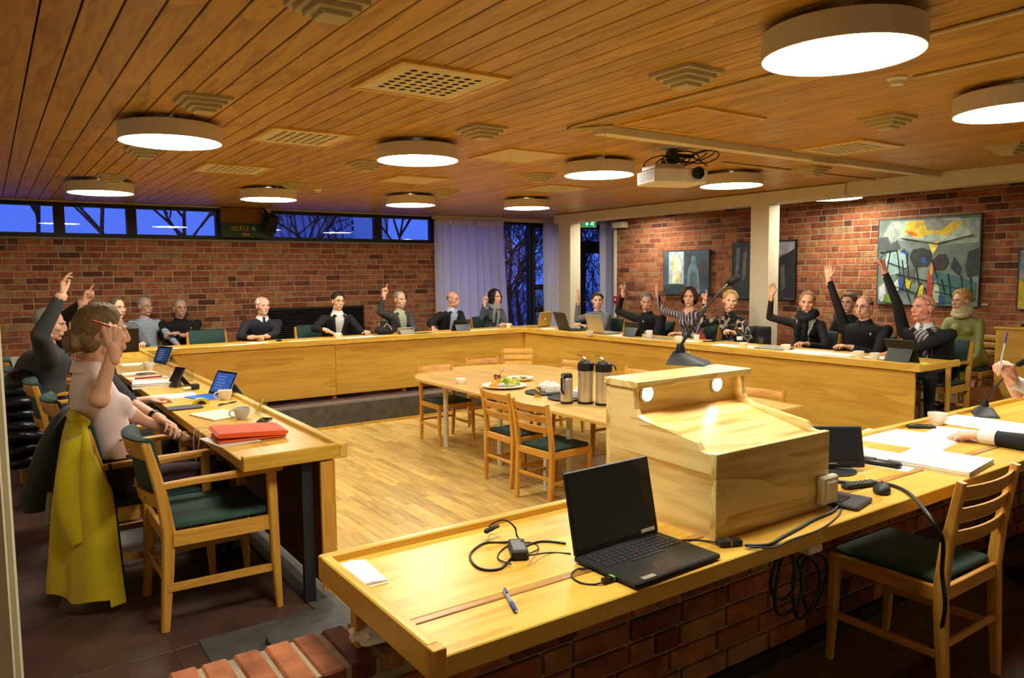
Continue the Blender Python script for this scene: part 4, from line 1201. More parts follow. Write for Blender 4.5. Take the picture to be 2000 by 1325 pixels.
a1, a2 = onz(1665, 900, TT), onz(1735, 912, TT)
r2 = empty('desk_handset', ((a1.x + a2.x) / 2, (a1.y + a2.y) / 2, TT), math.atan2(a2.y - a1.y, a2.x - a1.x), 'long black handset lying behind the small monitor', 'handset')
MB().bbox(-.12, .12, -.025, .025, 0, .022, .008).build('body', BLACK, r2, .7)
MB().bbox(-.10, .02, -.016, .016, .022, .026, .002).build('key_strip', DGREY, r2, .4)
# small monitor on a curved foot
mp_ = onz(1640, 930, TT)
mo_ = empty('small_monitor', (2.735, 1.715, TT), -38 * D2R, 'small black monitor on a disc foot behind the lectern', 'monitor')
MB().lathe([(.0, 0), (.10, 0), (.10, .004), (.02, .012), (0, .012)], seg=28).build('foot', BLACKM, mo_)
MB().bar((0, .02, .01), (0, .035, .06), .03, .015).build('neck', BLACK, mo_, 0)
Rm = Matrix.Translation((0, -.012, .016)) @ Matrix.Rotation(-18 * D2R, 4, 'X')
hd = MB().bbox(-.13, .13, -.012, .016, 0, .165, .005).xf(Rm).build('housing', BLACKM, mo_, .4)
MB().box(-.105, .105, -.0135, -.0115, .030, .150).xf(Rm).build('screen', mat('22252b', .12), hd, 0)
MB().box(-.02, .02, -.0135, -.0115, .012, .017).xf(Rm).build('badge', SILVER, hd, 0)
# black cable looping from the near table to the floor
cable([onz(1620, 940, TT + .006), onz(1680, 945, TT + .006), onz(1730, 946, TT + .006), onz(1772, 962, TT + .006), onz(1808, 1000, TT + .01), onz(1828, 1050, .66) + Vector((0, -.02, 0)), ony(1840, 1120, 1.20), ony(1846, 1180, 1.19), ony(1838, 1230, 1.22), ony(1818, 1272, 1.26)], .007, 'thick black cable drooping from the near table past the slat chair')
# coil of cables hanging below the table edge
for k, (px, py, r_) in enumerate(((1530, 1110, .085), (1538, 1125, .10), (1572, 1128, .105), (1590, 1120, .10))):
    c0 = ony(px, py, 1.40 + .01 * k); pts = []
    for i in range(25):
        t = i / 24 * 2 * math.pi
        pts.append((c0.x + r_ * .7 * math.sin(t), c0.y + .008 * math.sin(2 * t + k), c0.z + .10 - r_ + r_ * math.cos(t) - .03))
    tag(MB().tube(pts, .006, 7, False).build('cable_coil', BLACK, None, 1.2), ['leftmost loop of black cable hanging under the near table', 'second loop of black cable hanging under the near table', 'third loop of black cable hanging under the near table', 'rightmost loop of black cable hanging under the near table'][k], 'cable coil', 'cable loops under the near table')
# papers on the chairman's side
for (p1, p2, p3, n, lab, ink) in (((1690, 935), (1760, 905), (1640, 880), 1, 'white sheet behind the small monitor, partly covered', 10),
                                  ((1790, 890), (1835, 868), (1690, 850), 1, 'white sheet with a blue diagram on the near table', 0),
                                  ((1828, 882), (1868, 860), (1700, 852), 3, 'printed document on top of the diagram sheet', 18),
                                  ((1880, 938), (1930, 910), (1745, 903), 10, 'thick stack of white papers by the slat chair', 14),
                                  ((1880, 868), (1905, 850), (1838, 846), 2, 'white slip under the chairman\'s left hand', 0),
                                  ((1960, 868), (2010, 850), (1855, 815), 4, 'white papers under the second microphone', 8)):
    c_, w_, d_, a_ = rect_px(p1, p2, p3, TT)
    w_, d_ = min(w_, .30), min(d_, .42)
    s_ = sheets(c_, w_, d_, a_, lab, n, 'paper_stack' if n > 3 else 'paper', fan=.002, ink=ink, th=.002 if n > 3 else .0012)
    if 'diagram' in lab:
        sh = s_.children[0]
        for u0, u1, v0, v1 in ((-.25, .30, .02, .07), (-.3, -.22, .16, .20), (-.1, -.02, .16, .20), (.1, .16, .02, .22)):
            MB().box(u0 * w_, u1 * w_, v0 * d_, v1 * d_, .0012, .0016).build('blue_bar', mat('4a86c8', .7), sh, 0)
cup(1830, 830, 'white cup on the near table beside the black phone', -15)
p_ = onz(1798, 836, TT)
phone(1798, 836, 48, 'black mobile phone on the near table by the white cup', .055, .13, th=.014)
mt = onz(1925, 812, TT)
microphone(mt.x, mt.y, TT, -60 * D2R, ony(1990, 712, 1.72), 'black gooseneck microphone in front of the chairman', (.06, .08), .014)
pen(onz(1905, 806, TT + .006), onz(1950, 815, TT + .006), 'yellow pencil lying beside the second microphone', 'b89a3c', '8a7a30', .004)
# spectacles beside the microphone
gp = onz(1885, 800, TT + .012)
tag(MB().tube([gp + Vector((.04 * math.cos(t / 12 * 6.283), .0, .018 * math.sin(t / 12 * 6.283))) for t in range(13)], .002, 6, False).build('spectacles', BLACK), 'folded dark spectacles lying before the chairman', 'spectacles')
# crumpled tissue on the parapet
tp_ = onz(738, 1255, .53); rr = random.Random(5)
bm = bmesh.new(); bmesh.ops.create_icosphere(bm, subdivisions=3, radius=.05)
for v in bm.verts:
    v.co *= 1 + rr.uniform(-.18, .18); v.co.z *= .62; v.co.x *= 1.2
me_ = bpy.data.meshes.new('crumpled_tissue'); bm.to_mesh(me_); bm.free(); me_.materials.append(PAPER)
tag(put('crumpled_tissue', me_, None, (tp_.x, 1.85, .551)), 'crumpled white tissue on the brick parapet under the table corner', 'tissue')

# ------------------------------------------------------------------ left desk
os_ = onz(487, 852, TT)
sl = empty('laptop_sleeve', (os_.x - .01, os_.y - .02, TT), -4 * D2R, 'bright orange felt laptop sleeve on the left desk', 'sleeve')
FELT = mat('ea5a22', .95, var=.06, bump=.4, bscale=500, sheen=.3)
MB().bbox(-.16, .16, -.115, .115, .004, .016, .005).build('lower_flap', FELT, sl, .6)
MB().prism([(-.17, .042), (-.155, .032), (.15, .016), (.165, .022), (.168, .032), (.14, .040), (-.155, .054)], -.12, .12, 'y').build('upper_flap', FELT, sl, .5)
c_, w_, d_, a_ = rect_px((440, 868), (470, 878), (408, 850), TT)
sheets((os_.x - .10, os_.y - .03), .20, .26, 8, 'white papers sticking out from under the orange sleeve', 2, fan=.004)
cup(473, 818, 'large pale grey cup beside the orange sleeve', 165, m=mat('c4c8cc', .2))
c_, w_, d_, a_ = rect_px((402, 826), (470, 815), (385, 810), TT)
sheets(c_, max(w_, .16), max(d_, .14), a_, 'cream notebook on the left desk behind the pale grey cup', 3, 'notebook', mat('efe6c4', .8), fan=.001, cat='notebook', th=.003)
tumbler(506, 806, 'short glass holding a yellow fruit slice, by the inner rail', h=.07)
gp = onz(506, 806, TT)
tag(MB().capsule(gp + Vector((-.008, 0, .015)), gp + Vector((.022, -.02, .075)), .009, .005).build('fruit_slice', mat('d9d04a', .5)), 'yellow-green fruit slice leaning in the short glass', 'fruit')
phone(517, 822, -35, 'grey phone leaning by the short glass', .06, .10, DGREY)
phone(532, 832, 0, 'silver card-like phone near the inner rail', .06, .09, SILVER, th=.004)
pen(onz(427, 792, TT + .005), onz(463, 784, TT + .005), 'dark purple pen lying on the left desk', '3b2450', '3b2450')
cup(440, 781, 'white cup beside the blue-keyboard tablet', 170)
dp = onz(392, 790, TT)
tdp = empty('tape_dispenser', (dp.x, dp.y, TT), 0, 'yellow and black tape dispenser on the left desk', 'tape dispenser')
arc = [(.048 * math.cos(a * D2R), .048 * math.sin(a * D2R) * .85) for a in range(0, 181, 15)]
MB().prism(arc + [(-.030, .0), (-.02, .018), (0, .026), (.02, .018), (.034, 0)], -.014, .014, 'y').build('shell', mat('e3d42c', .35), tdp, .4)
MB().prism([(-.03, 0), (-.022, .016), (0, .024), (.022, .016), (.034, 0)], -.012, .012, 'y').build('core', BLACK, tdp, .4)
sp = onz(353, 799, TT)
tag(MB().bbox(-.10, .10, -.06, .06, 0, .012, .004).build('closed_tablet', mat('45454c', .5), None, .5, (sp.x + .02, sp.y, TT), -2 * D2R), 'closed dark grey tablet at the outer edge of the left desk', 'tablet')
tb = onz(418, 775, TT)
SCR = emit('tablet_screen_blue', (.05, .14, .50), .8)
tablet((tb.x + .03, tb.y + .02), -74, 'tablet with lit blue screen and bright blue keyboard cover', .25, .175, 28, SILVER, SCR, cover=mat('2b6fce', .8), base=.17)
sheets((onz(330, 775, TT).x + .02, onz(330, 775, TT).y), .30, .21, -3, 'white sheet lying behind the blue keyboard cover', 1)
pl_ = onz(366, 763, TT)
ch_ = empty('charger_plug', (pl_.x, pl_.y, TT), .3, 'white charger plug with black socket cube on the left desk', 'charger')
MB().capsule((-.02, 0, .014), (.02, 0, .014), .013, .011).build('plug_body', WHITE, ch_)
MB().bbox(.03, .08, -.025, .025, 0, .04, .005).build('socket_cube', BLACKM, ch_, .4)
cup(346, 752, 'tall white mug beside the upright phone on the left desk', 60, 'mug')
tumbler(370, 745, 'empty glass next to the tall white mug')
tp2 = onz(326, 758, TT)
tablet((tp2.x + .03, tp2.y), -72, 'small grey tablet propped up behind the paper pile', .13, .16, 30, DGREY)
sheets((onz(300, 755, TT).x, onz(300, 755, TT).y), .28, .20, -8, 'thick pile of white papers on the left desk', 9, 'paper_stack', fan=.004, th=.004)
sheets((onz(275, 742, TT).x + .06, onz(275, 742, TT).y + .1), .26, .20, 12, 'white sheet with a red edge behind the paper pile', 1, m=PAPER)
rp = onz(285, 740, TT)
tag(MB().bbox(-.10, .10, -.012, .012, 0, .012, .003).build('red_folder', mat('9c2a22', .6), None, .4, (rp.x + .02, rp.y, TT + .003), .1), 'narrow red folder lying among the papers', 'folder')
cup(291, 722, 'white cup near the far upright tablet on the left desk', 150)
t3 = onz(308, 712, TT)
tablet((t3.x + .02, t3.y), -70, 'upright tablet with dark blue screen at the far part of the left desk', .24, .17, 22, SILVER, emit('tablet_screen_dim', (.04, .06, .16), .7))
tumbler(296, 707, 'glass standing before the far upright tablet')
sheets((onz(268, 712, TT).x + .02, onz(268, 712, TT).y), .30, .21, 0, 'white papers on a dark folder on the far left desk', 3, fan=.003)
sheets((onz(262, 730, TT).x + .03, onz(262, 730, TT).y), .26, .2, 4, 'white papers beside the closed grey laptop', 2, fan=.004)
phone(285, 731, -70, 'grey phone lying by the white cup on the left desk', .09, .13, mat('6a6c74', .4))
lp2 = onz(268, 690, TT)
laptop((1.12, 9.02), 180, 'black laptop seen from behind in front of the man in grey shirt', .36, .25, 14, BLACK)
sheets((ony(330, 673, 9.0).x, 9.0), .25, .18, 20, 'white sheet at the left end of the far table', 1)
# white earphone cable dangling from the left desk
e0 = onz(410, 838, TT + .004)
cable([e0, onz(392, 845, TT + .004), (.855, e0.y - .05, TT - .01), (.83, e0.y - .04, .55), (.84, e0.y - .02, .40), (.87, e0.y, .36), (.88, e0.y + .03, .42), (.845, e0.y + .05, .58), (.853, e0.y + .06, TT - .005), onz(408, 836, TT + .004)], .0022, 'white earphone cable dangling from the left desk', m=WHITE)

# ------------------------------------------------------------------ far table
def fz(px, dy=.33): p = ony(px, 650, YT + dy); return (p.x, YT + dy)
sheets(fz(465, .2), .30, .20, 3, 'white papers before the bearded man, left end', 1)
sheets(fz(505, .30), .21, .28, -4, 'white papers under the bearded man\'s clasped hands', 2, fan=.003)
phone(545, 667, 10, 'dark phone beside the bearded man\'s hands', .05, .05, th=.02)
sheets(fz(600, .22), .40, .18, -2, 'long white sheet between the bearded man and the man in blazer', 1)
cup(660, 660, 'white cup under the hand of the man in dark blazer', 10)
sheets(fz(700, .25), .45, .22, 2, 'white papers in front of the man in dark blazer', 2, fan=.004)
sheets(fz(735, .32), .28, .2, -5, 'grey document at the man in dark blazer\'s left', 1, m=mat('9aa0a8', .7))
tablet(fz(790, .40), 180, 'silver tablet seen from behind before the man in grey blazer', .24, .10, 30, SILVER, cover=SILVER)
bx = fz(752, .5)
bg = MB().ball((0, 0, .055), (.15, .09, .07), 16, 10).build('black_bag', mat('121214', .8, bump=.4), None, .9, (bx[0], bx[1], TT))
MB().tube([(-.05, -.07, .10), (-.02, -.10, .15), (.03, -.10, .11), (.06, -.08, .06)], .004, 6).build('white_cable', WHITE, bg)
tag(bg, 'soft black bag with white cable on the far table', 'bag')
sheets(fz(825, .30), .30, .2, 0, 'dark folder with papers before the man pointing up', 2, 'folder', mat('26262a', .7), cat='folder')
tumbler(852, 648, 'drinking glass before the bald man in black blazer')
tablet(fz(897, .40), 175, 'black tablet in a folio before the bald man in blazer', .26, .19, 35, BLACK)
sheets(fz(925, .25), .25, .18, 8, 'white sheet right of the black folio tablet', 1)
cup(993, 640, 'white cup in front of the woman with grey scarf', 0)
sheets(fz(960, .25), .30, .18, -6, 'white sheet in front of the woman with grey scarf', 1)
GOLD = mat('c2a45c', .35, metal=.35, var=.03)
laptop((6.70, 8.98), 196, 'gold laptop with round emblem on its lid, at the table corner', .31, .22, 12, GOLD, logo=emit('lid_emblem_light', (1, .95, .8), .9))
# ------------------------------------------------------------------ right table
def rz_(py_px, dx=.35): p = onx(py_px, 650, 6.29 + dx); return (6.29 + dx, p.y)
def rz2(px, dx=.3): return rz_(px, dx)
sheets(rz2(1070, .30), .25, .18, 70, 'white sheet at the corner end of the right table', 1)
cup(1108, 645, 'white cup left of the black laptop on the right table', 90)
laptop(rz2(1118, .38), 90 - 12, 'black laptop seen from behind, left of the silver one', .36, .26, 20, BLACKM)
cup(1152, 656, 'white cup between the black and silver laptops', 200, 'cup')
laptop(rz2(1180, .35), 90 - 6, 'silver laptop seen from behind on the right table', .36, .25, 14, SILVER)
sheets(rz2(1215, .30), .2, .28, 5, 'white papers right of the silver laptop', 2, fan=.004)
tablet(rz2(1240, .33), 90, 'black folio tablet before the man in black zip jacket', .26, .19, 20, BLACK)
cup(1268, 660, 'white mug before the man in black zip jacket', 160, 'mug')
sheets(rz2(1290, .36), .21, .3, 12, 'papers and foil beside the white mug', 2, m=mat('8f877a', .4), fan=.01)
cup(1325, 667, 'white cup in front of the striped blouse', 90)
tumbler(1336, 660, 'clear glass in front of the striped blouse')
cup(1360, 669, 'white paper cup left of the water bottle', 0, 'paper')
sheets(rz2(1345, .35), .2, .28, -5, 'white sheet under the cups by the striped blouse', 1)
phone(1385, 668, 40, 'black phone before the floral blouse', .07, .14)
phone(1408, 666, 80, 'dark tablet lying before the floral blouse', .12, .18)
sheets(rz2(1420, .25), .2, .3, 0, 'white sheet left of the water bottle', 1)
bt = onz(1441, 678, TT)
bo = empty('water_bottle', (bt.x + .03, bt.y, TT), 0, 'clear plastic water bottle with white cap on the right table', 'bottle')
PET = glass_mat('pet_plastic', (.90, .93, .95), 1.35)
MB().lathe([(0, .003), (.028, 0), (.031, .01), (.031, .06), (.029, .065), (.031, .07), (.031, .13), (.022, .165), (.012, .178), (.012, .19)], seg=24).build('body', PET, bo)
MB().lathe([(.014, .188), (.014, .204), (0, .205)], seg=16).build('cap', WHITE, bo)
MB().lathe([(.0315, .075), (.0315, .11)], seg=24, close=True).build('label_band', mat('d8dde2', .5), bo)
cup(1452, 681, 'white cup just right of the water bottle', 90)
sheets(rz2(1475, .33), .21, .3, 10, 'papers with red folder right of the bottle', 2, fan=.006)
tumbler(1487, 674, 'glass beside the closed grey laptop')
gl = rz2(1512, .33)
tag(MB().bbox(-.16, .16, -.11, .11, 0, .02, .004).build('closed_laptop', mat('8c8f96', .4), None, .5, (gl[0], gl[1], TT), 95 * D2R), 'closed grey laptop on the right table', 'laptop')
phone(1492, 681, 60, 'black phone in front of the closed grey laptop', .07, .13)
cup(1535, 685, 'white cup in front of the woman in black scarf', 90)
sheets(rz2(1580, .30), .30, .42, 3, 'wide white papers before the woman in black scarf', 4, fan=.008)
sheets(rz2(1640, .33), .26, .34, -6, 'white papers before the bald man with black glasses', 3, fan=.01)
phone(1640, 684, 75, 'black phone on the papers of the bald man', .07, .13, z=TT + .006)
cup(1677, 699, 'white cup before the bald man, left of two', 100)
cup(1709, 703, 'white cup before the bald man, right of two', 190)
sheets(rz2(1720, .36), .2, .28, 0, 'white papers under the plaid-shirted man\'s hand', 3, fan=.006)
tablet(rz2(1768, .24), 86, 'black folio tablet at the end of the right table', .28, .21, 22, BLACK)
yp = onz(1806, 712, TT)
tag(MB().bbox(-.02, .02, -.035, .035, 0, .012, .001).build('sticky_notes', mat('d7e04a', .8), None, 0, (yp.x, yp.y, TT)), 'pad of yellow-green sticky notes at the right table end', 'sticky notes')

# ------------------------------------------------------------------ coffee table things
def oz(px, py): return onz(px, py, ZO)
p = oz(900, 750)
bw = MB().lathe([(0, .002), (.03, 0), (.05, .03), (.052, .052), (.048, .052), (.045, .03), (.028, .008), (0, .008)], seg=24).build('sugar_bowl', PORC, None, .7, (p.x, p.y, ZO))
MB().lathe([(.053, .0), (.053, .004)], (0, 0, .049), 24, True).build('rim', PORC, bw)
tag(bw, 'small white bowl near the rounded end of the coffee table', 'bowl')
p = oz(985, 757); PLC = p
plt = MB().lathe([(0, .004), (.12, .0), (.15, .006), (.21, .022), (.212, .026), (.15, .012), (.10, .009), (0, .009)], seg=36).build('fruit_platter', PORC, None, .7, (p.x, p.y, ZO))
MB().lathe([(.213, .022), (.213, .027)], seg=36, close=True).build('rim', PORC, plt)
tag(plt, 'white platter of cut fruit on the coffee table', 'platter')
rr = random.Random(11)
FR = [('orange_slice', 'e8a02c', 'orange slice on the left side of the fruit platter', 'orange slices on the platter'), ('melon_slice', 'a9b84a', 'pale green melon wedge on the fruit platter', 'melon wedges on the platter'), ('lime_slice', '6f9a2e', 'dark green lime wedge on the fruit platter', 'lime wedges on the platter'), ('pineapple_piece', 'e3cf3e', 'yellow pineapple piece on the fruit platter', 'pineapple pieces on the platter')]
k = 0
for i in range(26):
    a_ = rr.uniform(0, 6.283); r_ = rr.uniform(.0, .15)
    dx, dy = r_ * math.cos(a_), r_ * math.sin(a_)
    ty = 0 if dx * CR.x + dy * CR.y < -.05 else rr.choice((1, 1, 2, 3))
    nm, colr, lab, grp = FR[ty]
    lvl = .012 + .05 * max(0, 1 - r_ / .15)
    arc = [(.042 * math.cos(t * D2R), .042 * math.sin(t * D2R)) for t in range(0, 181, 20)] + ([(-.026, 0), (0, .020), (.026, 0)] if ty in (1,) else [])
    f_ = MB().prism(arc, -.007, .007, 'y').build(nm, mat(colr, .4, var=.2, vscale=40), None, .3, (PLC.x + dx, PLC.y + dy, ZO + lvl), (rr.uniform(-.5, .5), rr.uniform(-.5, .5), rr.uniform(0, 6.28)))
    MB().tube([(.043 * math.cos(t * D2R), 0, .043 * math.sin(t * D2R)) for t in range(0, 181, 20)], .0035, 6).build('rind', mat({0: 'd98a20', 1: '7f9a3a', 2: '40701c', 3: 'c9a92e'}[ty], .5), f_)
    tag(f_, lab, 'fruit', grp)
for i in range(16):
    g_ = MB().ball((0, 0, 0), .011, 10, 7).build('grape', mat('7c2430', .25), None, .9, (PLC.x + rr.uniform(-.04, .03) - .02, PLC.y + .06 + rr.uniform(-.03, .03), ZO + .075 + .012 * (i // 4)))
    tag(g_, 'dark red grape in the bunch on top of the fruit platter', 'grape', 'grapes on the fruit platter')
st_ = [Vector((PLC.x - .01, PLC.y + .06, ZO + .11)) + Vector((.03 * t, 0, .06 * t - .02 * t * t)) for t in (0, .5, 1, 1.5)]
tag(MB().tube(st_, .0025, 6).build('grape_stalk', mat('4a3a24', .7)), 'curved brown stalk rising from the grapes', 'stalk')
p = oz(1010, 745)
pb = MB().lathe([(0, .004), (.09, 0), (.135, .03), (.138, .034), (.09, .008), (0, .010)], seg=30).build('food_dish', PORC, None, .7, (p.x + .05, p.y + .02, ZO))
tag(pb, 'white dish of mixed snacks behind the fruit platter', 'dish')
for i in range(8):
    a_ = i * .8
    MB().ball((.06 * math.cos(a_), .06 * math.sin(a_), .022), (.024, .02, .014), 8, 6).build('snack', mat(['7a4a2a', '8f9a4a', 'c9b78a'][i % 3], .7), pb)
def tray(px, py, lab, r=.17):
    p = oz(px, py)
    o = MB().lathe([(0, .0), (r * .92, 0), (r, .012), (r * .985, .014), (r * .9, .005), (0, .005)], seg=36).build('serving_tray', BLACKM, None, .7, (p.x, p.y, ZO))
    MB().lathe([(r * 1.003, .010), (r * 1.003, .014)], seg=36, close=True).build('rim', BLACK, o)
    return tag(o, lab, 'tray', 'black round serving trays'), p
t1, c1 = tray(1062, 768, 'black round tray with upturned white cups, left of two')
t2, c2 = tray(1108, 779, 'black round tray with the small steel flask, right of two')
for i, (px, py) in enumerate(((1060, 763), (1074, 766), (1081, 760), (1068, 758), (1088, 765))):
    q = onz(px, py, ZO + .006)
    o = MB().lathe([(.043, 0), (.044, .004), (.034, .055), (.022, .062), (.020, .066), (0, .066)], seg=22).build('upturned_cup', PORC, None, .7, (q.x, q.y, ZO + .006))
    tag(o, 'upturned white cup on the left black tray', 'cup', 'upturned cups on the black trays')
for i, (px, py) in enumerate(((1126, 776), (1132, 770))):
    q = onz(px, py, ZO + .006)
    o = MB().lathe([(.043, 0), (.044, .004), (.034, .055), (.022, .062), (.020, .066), (0, .066)], seg=22).build('upturned_cup', PORC, None, .7, (q.x, q.y, ZO + .006))
    tag(o, 'upturned white cup on the right black tray, by the tall flasks', 'cup', 'upturned cups on the right tray')
p = oz(1051, 776)
cr_ = empty('cream_jug', (p.x, p.y, ZO), 0, 'small polished steel cream jug beside the black tray', 'jug')
MB().lathe([(0, .001), (.030, 0), (.032, .01), (.030, .055), (.022, .070), (.024, .085), (.021, .084), (.018, .07), (0, .065)], seg=24).build('body', mat('b8a878', .15, metal=1.0), cr_)
MB().tube([(.028, 0, .07), (.05, 0, .065), (.052, 0, .03), (.03, 0, .02)], .004, 7).build('handle', CHROME, cr_)
STEEL = mat('d6d2ca', .30, metal=.85, var=.03)
p = oz(1107, 788)
th = empty('thermos_flask', (p.x, p.y, ZO), 200 * D2R, 'small steel thermos jug with black handle on the coffee table', 'flask')
MB().lathe([(.052, .0), (.052, .02)], seg=30).build('base_ring', BLACK, th)
MB().lathe([(.051, .02), (.051, .20), (.046, .215)], seg=30).build('body', STEEL, th)
MB().lathe([(.047, .213), (.048, .235), (.040, .248), (0, .25)], seg=30).build('lid', BLACK, th)
MB().tube([(.046, 0, .232), (.078, 0, .215), (.080, 0, .12), (.050, 0, .085)], .010, 8).build('handle', BLACK, th)
for px, py, lab in ((1144, 788, 'tall steel airpot with black pump lid, left of the pair'), (1179, 791, 'tall steel airpot with black pump lid, right one by the lectern')):
    p = oz(px, py)
    f_ = empty('airpot', (p.x, p.y, ZO), -30 * D2R, lab, 'flask', 'steel airpots')
    MB().lathe([(.066, 0), (.068, .012), (.066, .02)], seg=32).build('base_ring', BLACK, f_)
    MB().lathe([(.065, .02), (.065, .275)], seg=32).build('body', STEEL, f_)
    MB().lathe([(.067, .272), (.069, .30), (.064, .335), (.045, .352), (0, .354)], seg=32).build('lid', BLACK, f_)
    MB().tube([(.0, -.01, .345), (-.01, -.01, .372), (-.05, -.01, .395), (-.07, -.01, .40)], [.014, .013, .010, .007], 8).build('pump_lever', CHROME, f_)
    MB().tube([(.062, 0, .33), (.095, 0, .31), (.10, 0, .28)], .007, 8).build('spout', BLACK, f_)
    MB().tube([(0, .066, .31), (0, .085, .30), (0, -.0, .40)][:2], .006, 6).build('bail', BLACK, f_)
# ------------------------------------------------------------------ people
TMP = bpy.data.scenes.new('remesh_work')
def remesh(mb, voxel, it=4):
    me = mb.mesh('t', WHITE, 0, True)
    o = bpy.data.objects.new('t', me); TMP.collection.objects.link(o)
    m = o.modifiers.new('r', 'REMESH'); m.mode = 'VOXEL'; m.voxel_size = voxel
    s = o.modifiers.new('s', 'SMOOTH'); s.factor = .5; s.iterations = it
    vl = TMP.view_layers[0]; vl.update()
    ev = o.evaluated_get(vl.depsgraph); em = ev.to_mesh()
    v = np.empty(len(em.vertices) * 3); em.vertices.foreach_get('co', v); v = v.reshape(-1, 3)
    f = [tuple(p.vertices) for p in em.polygons]
    ev.to_mesh_clear()
    bpy.data.objects.remove(o); bpy.data.meshes.remove(me)
    return v, f

# --- hands: wrist at the origin, fingers along +Z, palm towards +Y, thumb at -X (right hand)
def hand_template(curls, thumb, spread=1.0):
    m = MB()
    base = [(-.031, 0, .090), (-.010, .0, .096), (.011, 0, .092), (.030, .001, .082)]
    lens = [.074, .082, .076, .060]; rad = [.0088, .0092, .0088, .0078]
    m.capsule((0, -.002, -.05), (0, 0, .012), .026, .027, 12)
    for i, b in enumerate(base):
        m.capsule(((-.013, .0, .018) if i < 2 else (.013, 0, .018)), b, .0185, .0125, 10)
        p = Vector(b); ang = 0.0; sx = (i - 1.5) * .07 * spread
        for k, (fr, c) in enumerate(zip((.45, .30, .25), curls[i])):
            ang += c * D2R
            q = p + Vector((math.sin(sx) * math.cos(ang), math.sin(ang), math.cos(ang) * math.cos(sx))) * lens[i] * fr
            m.capsule(p, q, rad[i] * (1 - .09 * k), rad[i] * (1 - .09 * (k + 1)), 10)
            p = q
    m.capsule((-.018, .004, .020), thumb[0], .017, .0135, 10)
    m.capsule(thumb[0], thumb[1], .0125, .0108, 10); m.capsule(thumb[1], thumb[2], .0106, .0085, 10)
    m.ball((.0, .006, .05), (.030, .013, .038), 12, 8)
    return remesh(m, .0042, 3)
TH_OPEN = ((-.046, .012, .050), (-.062, .018, .078), (-.070, .020, .102))
TH_IN = ((-.042, .020, .046), (-.032, .036, .070), (-.010, .040, .084))
TH_PEN = ((-.044, .022, .050), (-.044, .038, .080), (-.034, .044, .104))
HANDS = {
    'open': hand_template([(4, 6, 5)] * 4, TH_OPEN, 1.0),
    'relaxed': hand_template([(18, 25, 15), (22, 28, 18), (26, 30, 20), (30, 32, 20)], TH_OPEN, .6),
    'point': hand_template([(4, 8, 6), (70, 80, 45), (78, 85, 50), (80, 85, 50)], TH_IN, .5),
    'pen': hand_template([(52, 62, 25), (66, 78, 40), (74, 84, 45), (78, 84, 45)], TH_PEN, .4),
    'curl': hand_template([(45, 50, 30), (50, 55, 30), (55, 55, 30), (58, 55, 30)], TH_IN, .5),
    'wave': hand_template([(12, 14, 8), (20, 22, 12), (30, 34, 18), (36, 36, 20)], TH_OPEN, .9),
}
# --- heads: centre at the origin, +Y forward, +Z up
def head_template(fem):
    m = MB()
    m.ball((0, -.012, .030), (.0755, .095, .086), 24, 16)
    m.ball((0, .026, -.020), (.064, .066, .080), 20, 14)
    j = .90 if fem else 1.0
    m.ball((0, .030, -.072), (.050 * j, .050, .044), 18, 12)
    m.ball((0, .064, -.098), (.022 * j, .020, .018), 12, 8)
    for s in (-1, 1):
        m.ball((s * .041, .056, -.020), (.024, .028, .024), 12, 8)
        m.ball((s * .046 * j, .010, -.078), (.016, .028, .022), 10, 8)
        m.ball((s * .0775, -.006, -.008), (.008, .019, .031), 10, 10, Matrix.Rotation(s * .25, 3, 'Z'))
        m.capsule((s * .012, .088, .026 if not fem else .027), (s * .044, .074, .022), .0105 if not fem else .008, .008, 8)
        m.ball((s * .0115, .0985, -.037), (.0085, .010, .007), 8, 6)
        m.ball((s * .020, .078, -.062), (.020, .012, .018), 10, 8)
    m.capsule((0, .088, .018), (0, .106, -.026), .0085, .0115, 10)
    m.ball((0, .110 if not fem else .104, -.032), (.0125 if not fem else .0105, .011, .010), 10, 8)
    m.ball((0, .088 if not fem else .084, -.058), (.024, .010, .012), 10, 8)
    m.capsule((0, -.022, -.05), (0, -.034, -.15), .052 if not fem else .041, .050 if not fem else .040, 16)
    return remesh(m, .0048, 3)
HEADS = {False: head_template(False), True: head_template(True)}
def face_bits(fem):
    """eyes, lips and brows in head space: list of (material slot, MB)"""
    e, i, l, b = MB(), MB(), MB(), MB()
    for s in (-1, 1):
        e.ball((s * .031, .0755 if not fem else .0735, .002), (.0135, .010, .0064), 12, 8)
        i.ball((s * .031, .0830 if not fem else .0805, .002), (.0060, .0040, .0058), 10, 6)
        b.capsule((s * .014, .0955, .021), (s * .030, .0905, .0265), .0036, .0042, 6); b.capsule((s * .030, .0905, .0265), (s * .047, .076, .021), .0042, .0026, 6)
        l.capsule((0, .0985 if not fem else .0935, -.0635), (s * .019, .090 if not fem else .0855, -.066), .0055 if fem else .0042, .0025, 8)
        l.capsule((0, .0970 if not fem else .0915, -.0705), (s * .016, .0895 if not fem else .0850, -.0695), .0060 if fem else .0046, .0025, 8)
        i.capsule((s * .020, .0865, .0085), (s * .043, .078, .0075), .0018, .0015, 6)
    return ((5, e), (6, i), (4, l), (7, b))
FACE = {False: face_bits(False), True: face_bits(True)}
SKIN = {}
def skin_mat(c):
    if c not in SKIN:
        m = mat(c, .5, var=.06, vscale=25); m2 = m.node_tree.nodes['Principled BSDF']
        m2.inputs['Subsurface Weight'].default_value = .0
        SKIN[c] = m
    return SKIN[c]
EYEW = mat('d9d3c8', .25, var=.02); IRIS = mat('241a14', .2, var=.05); SHOE = mat('17130f', .35)

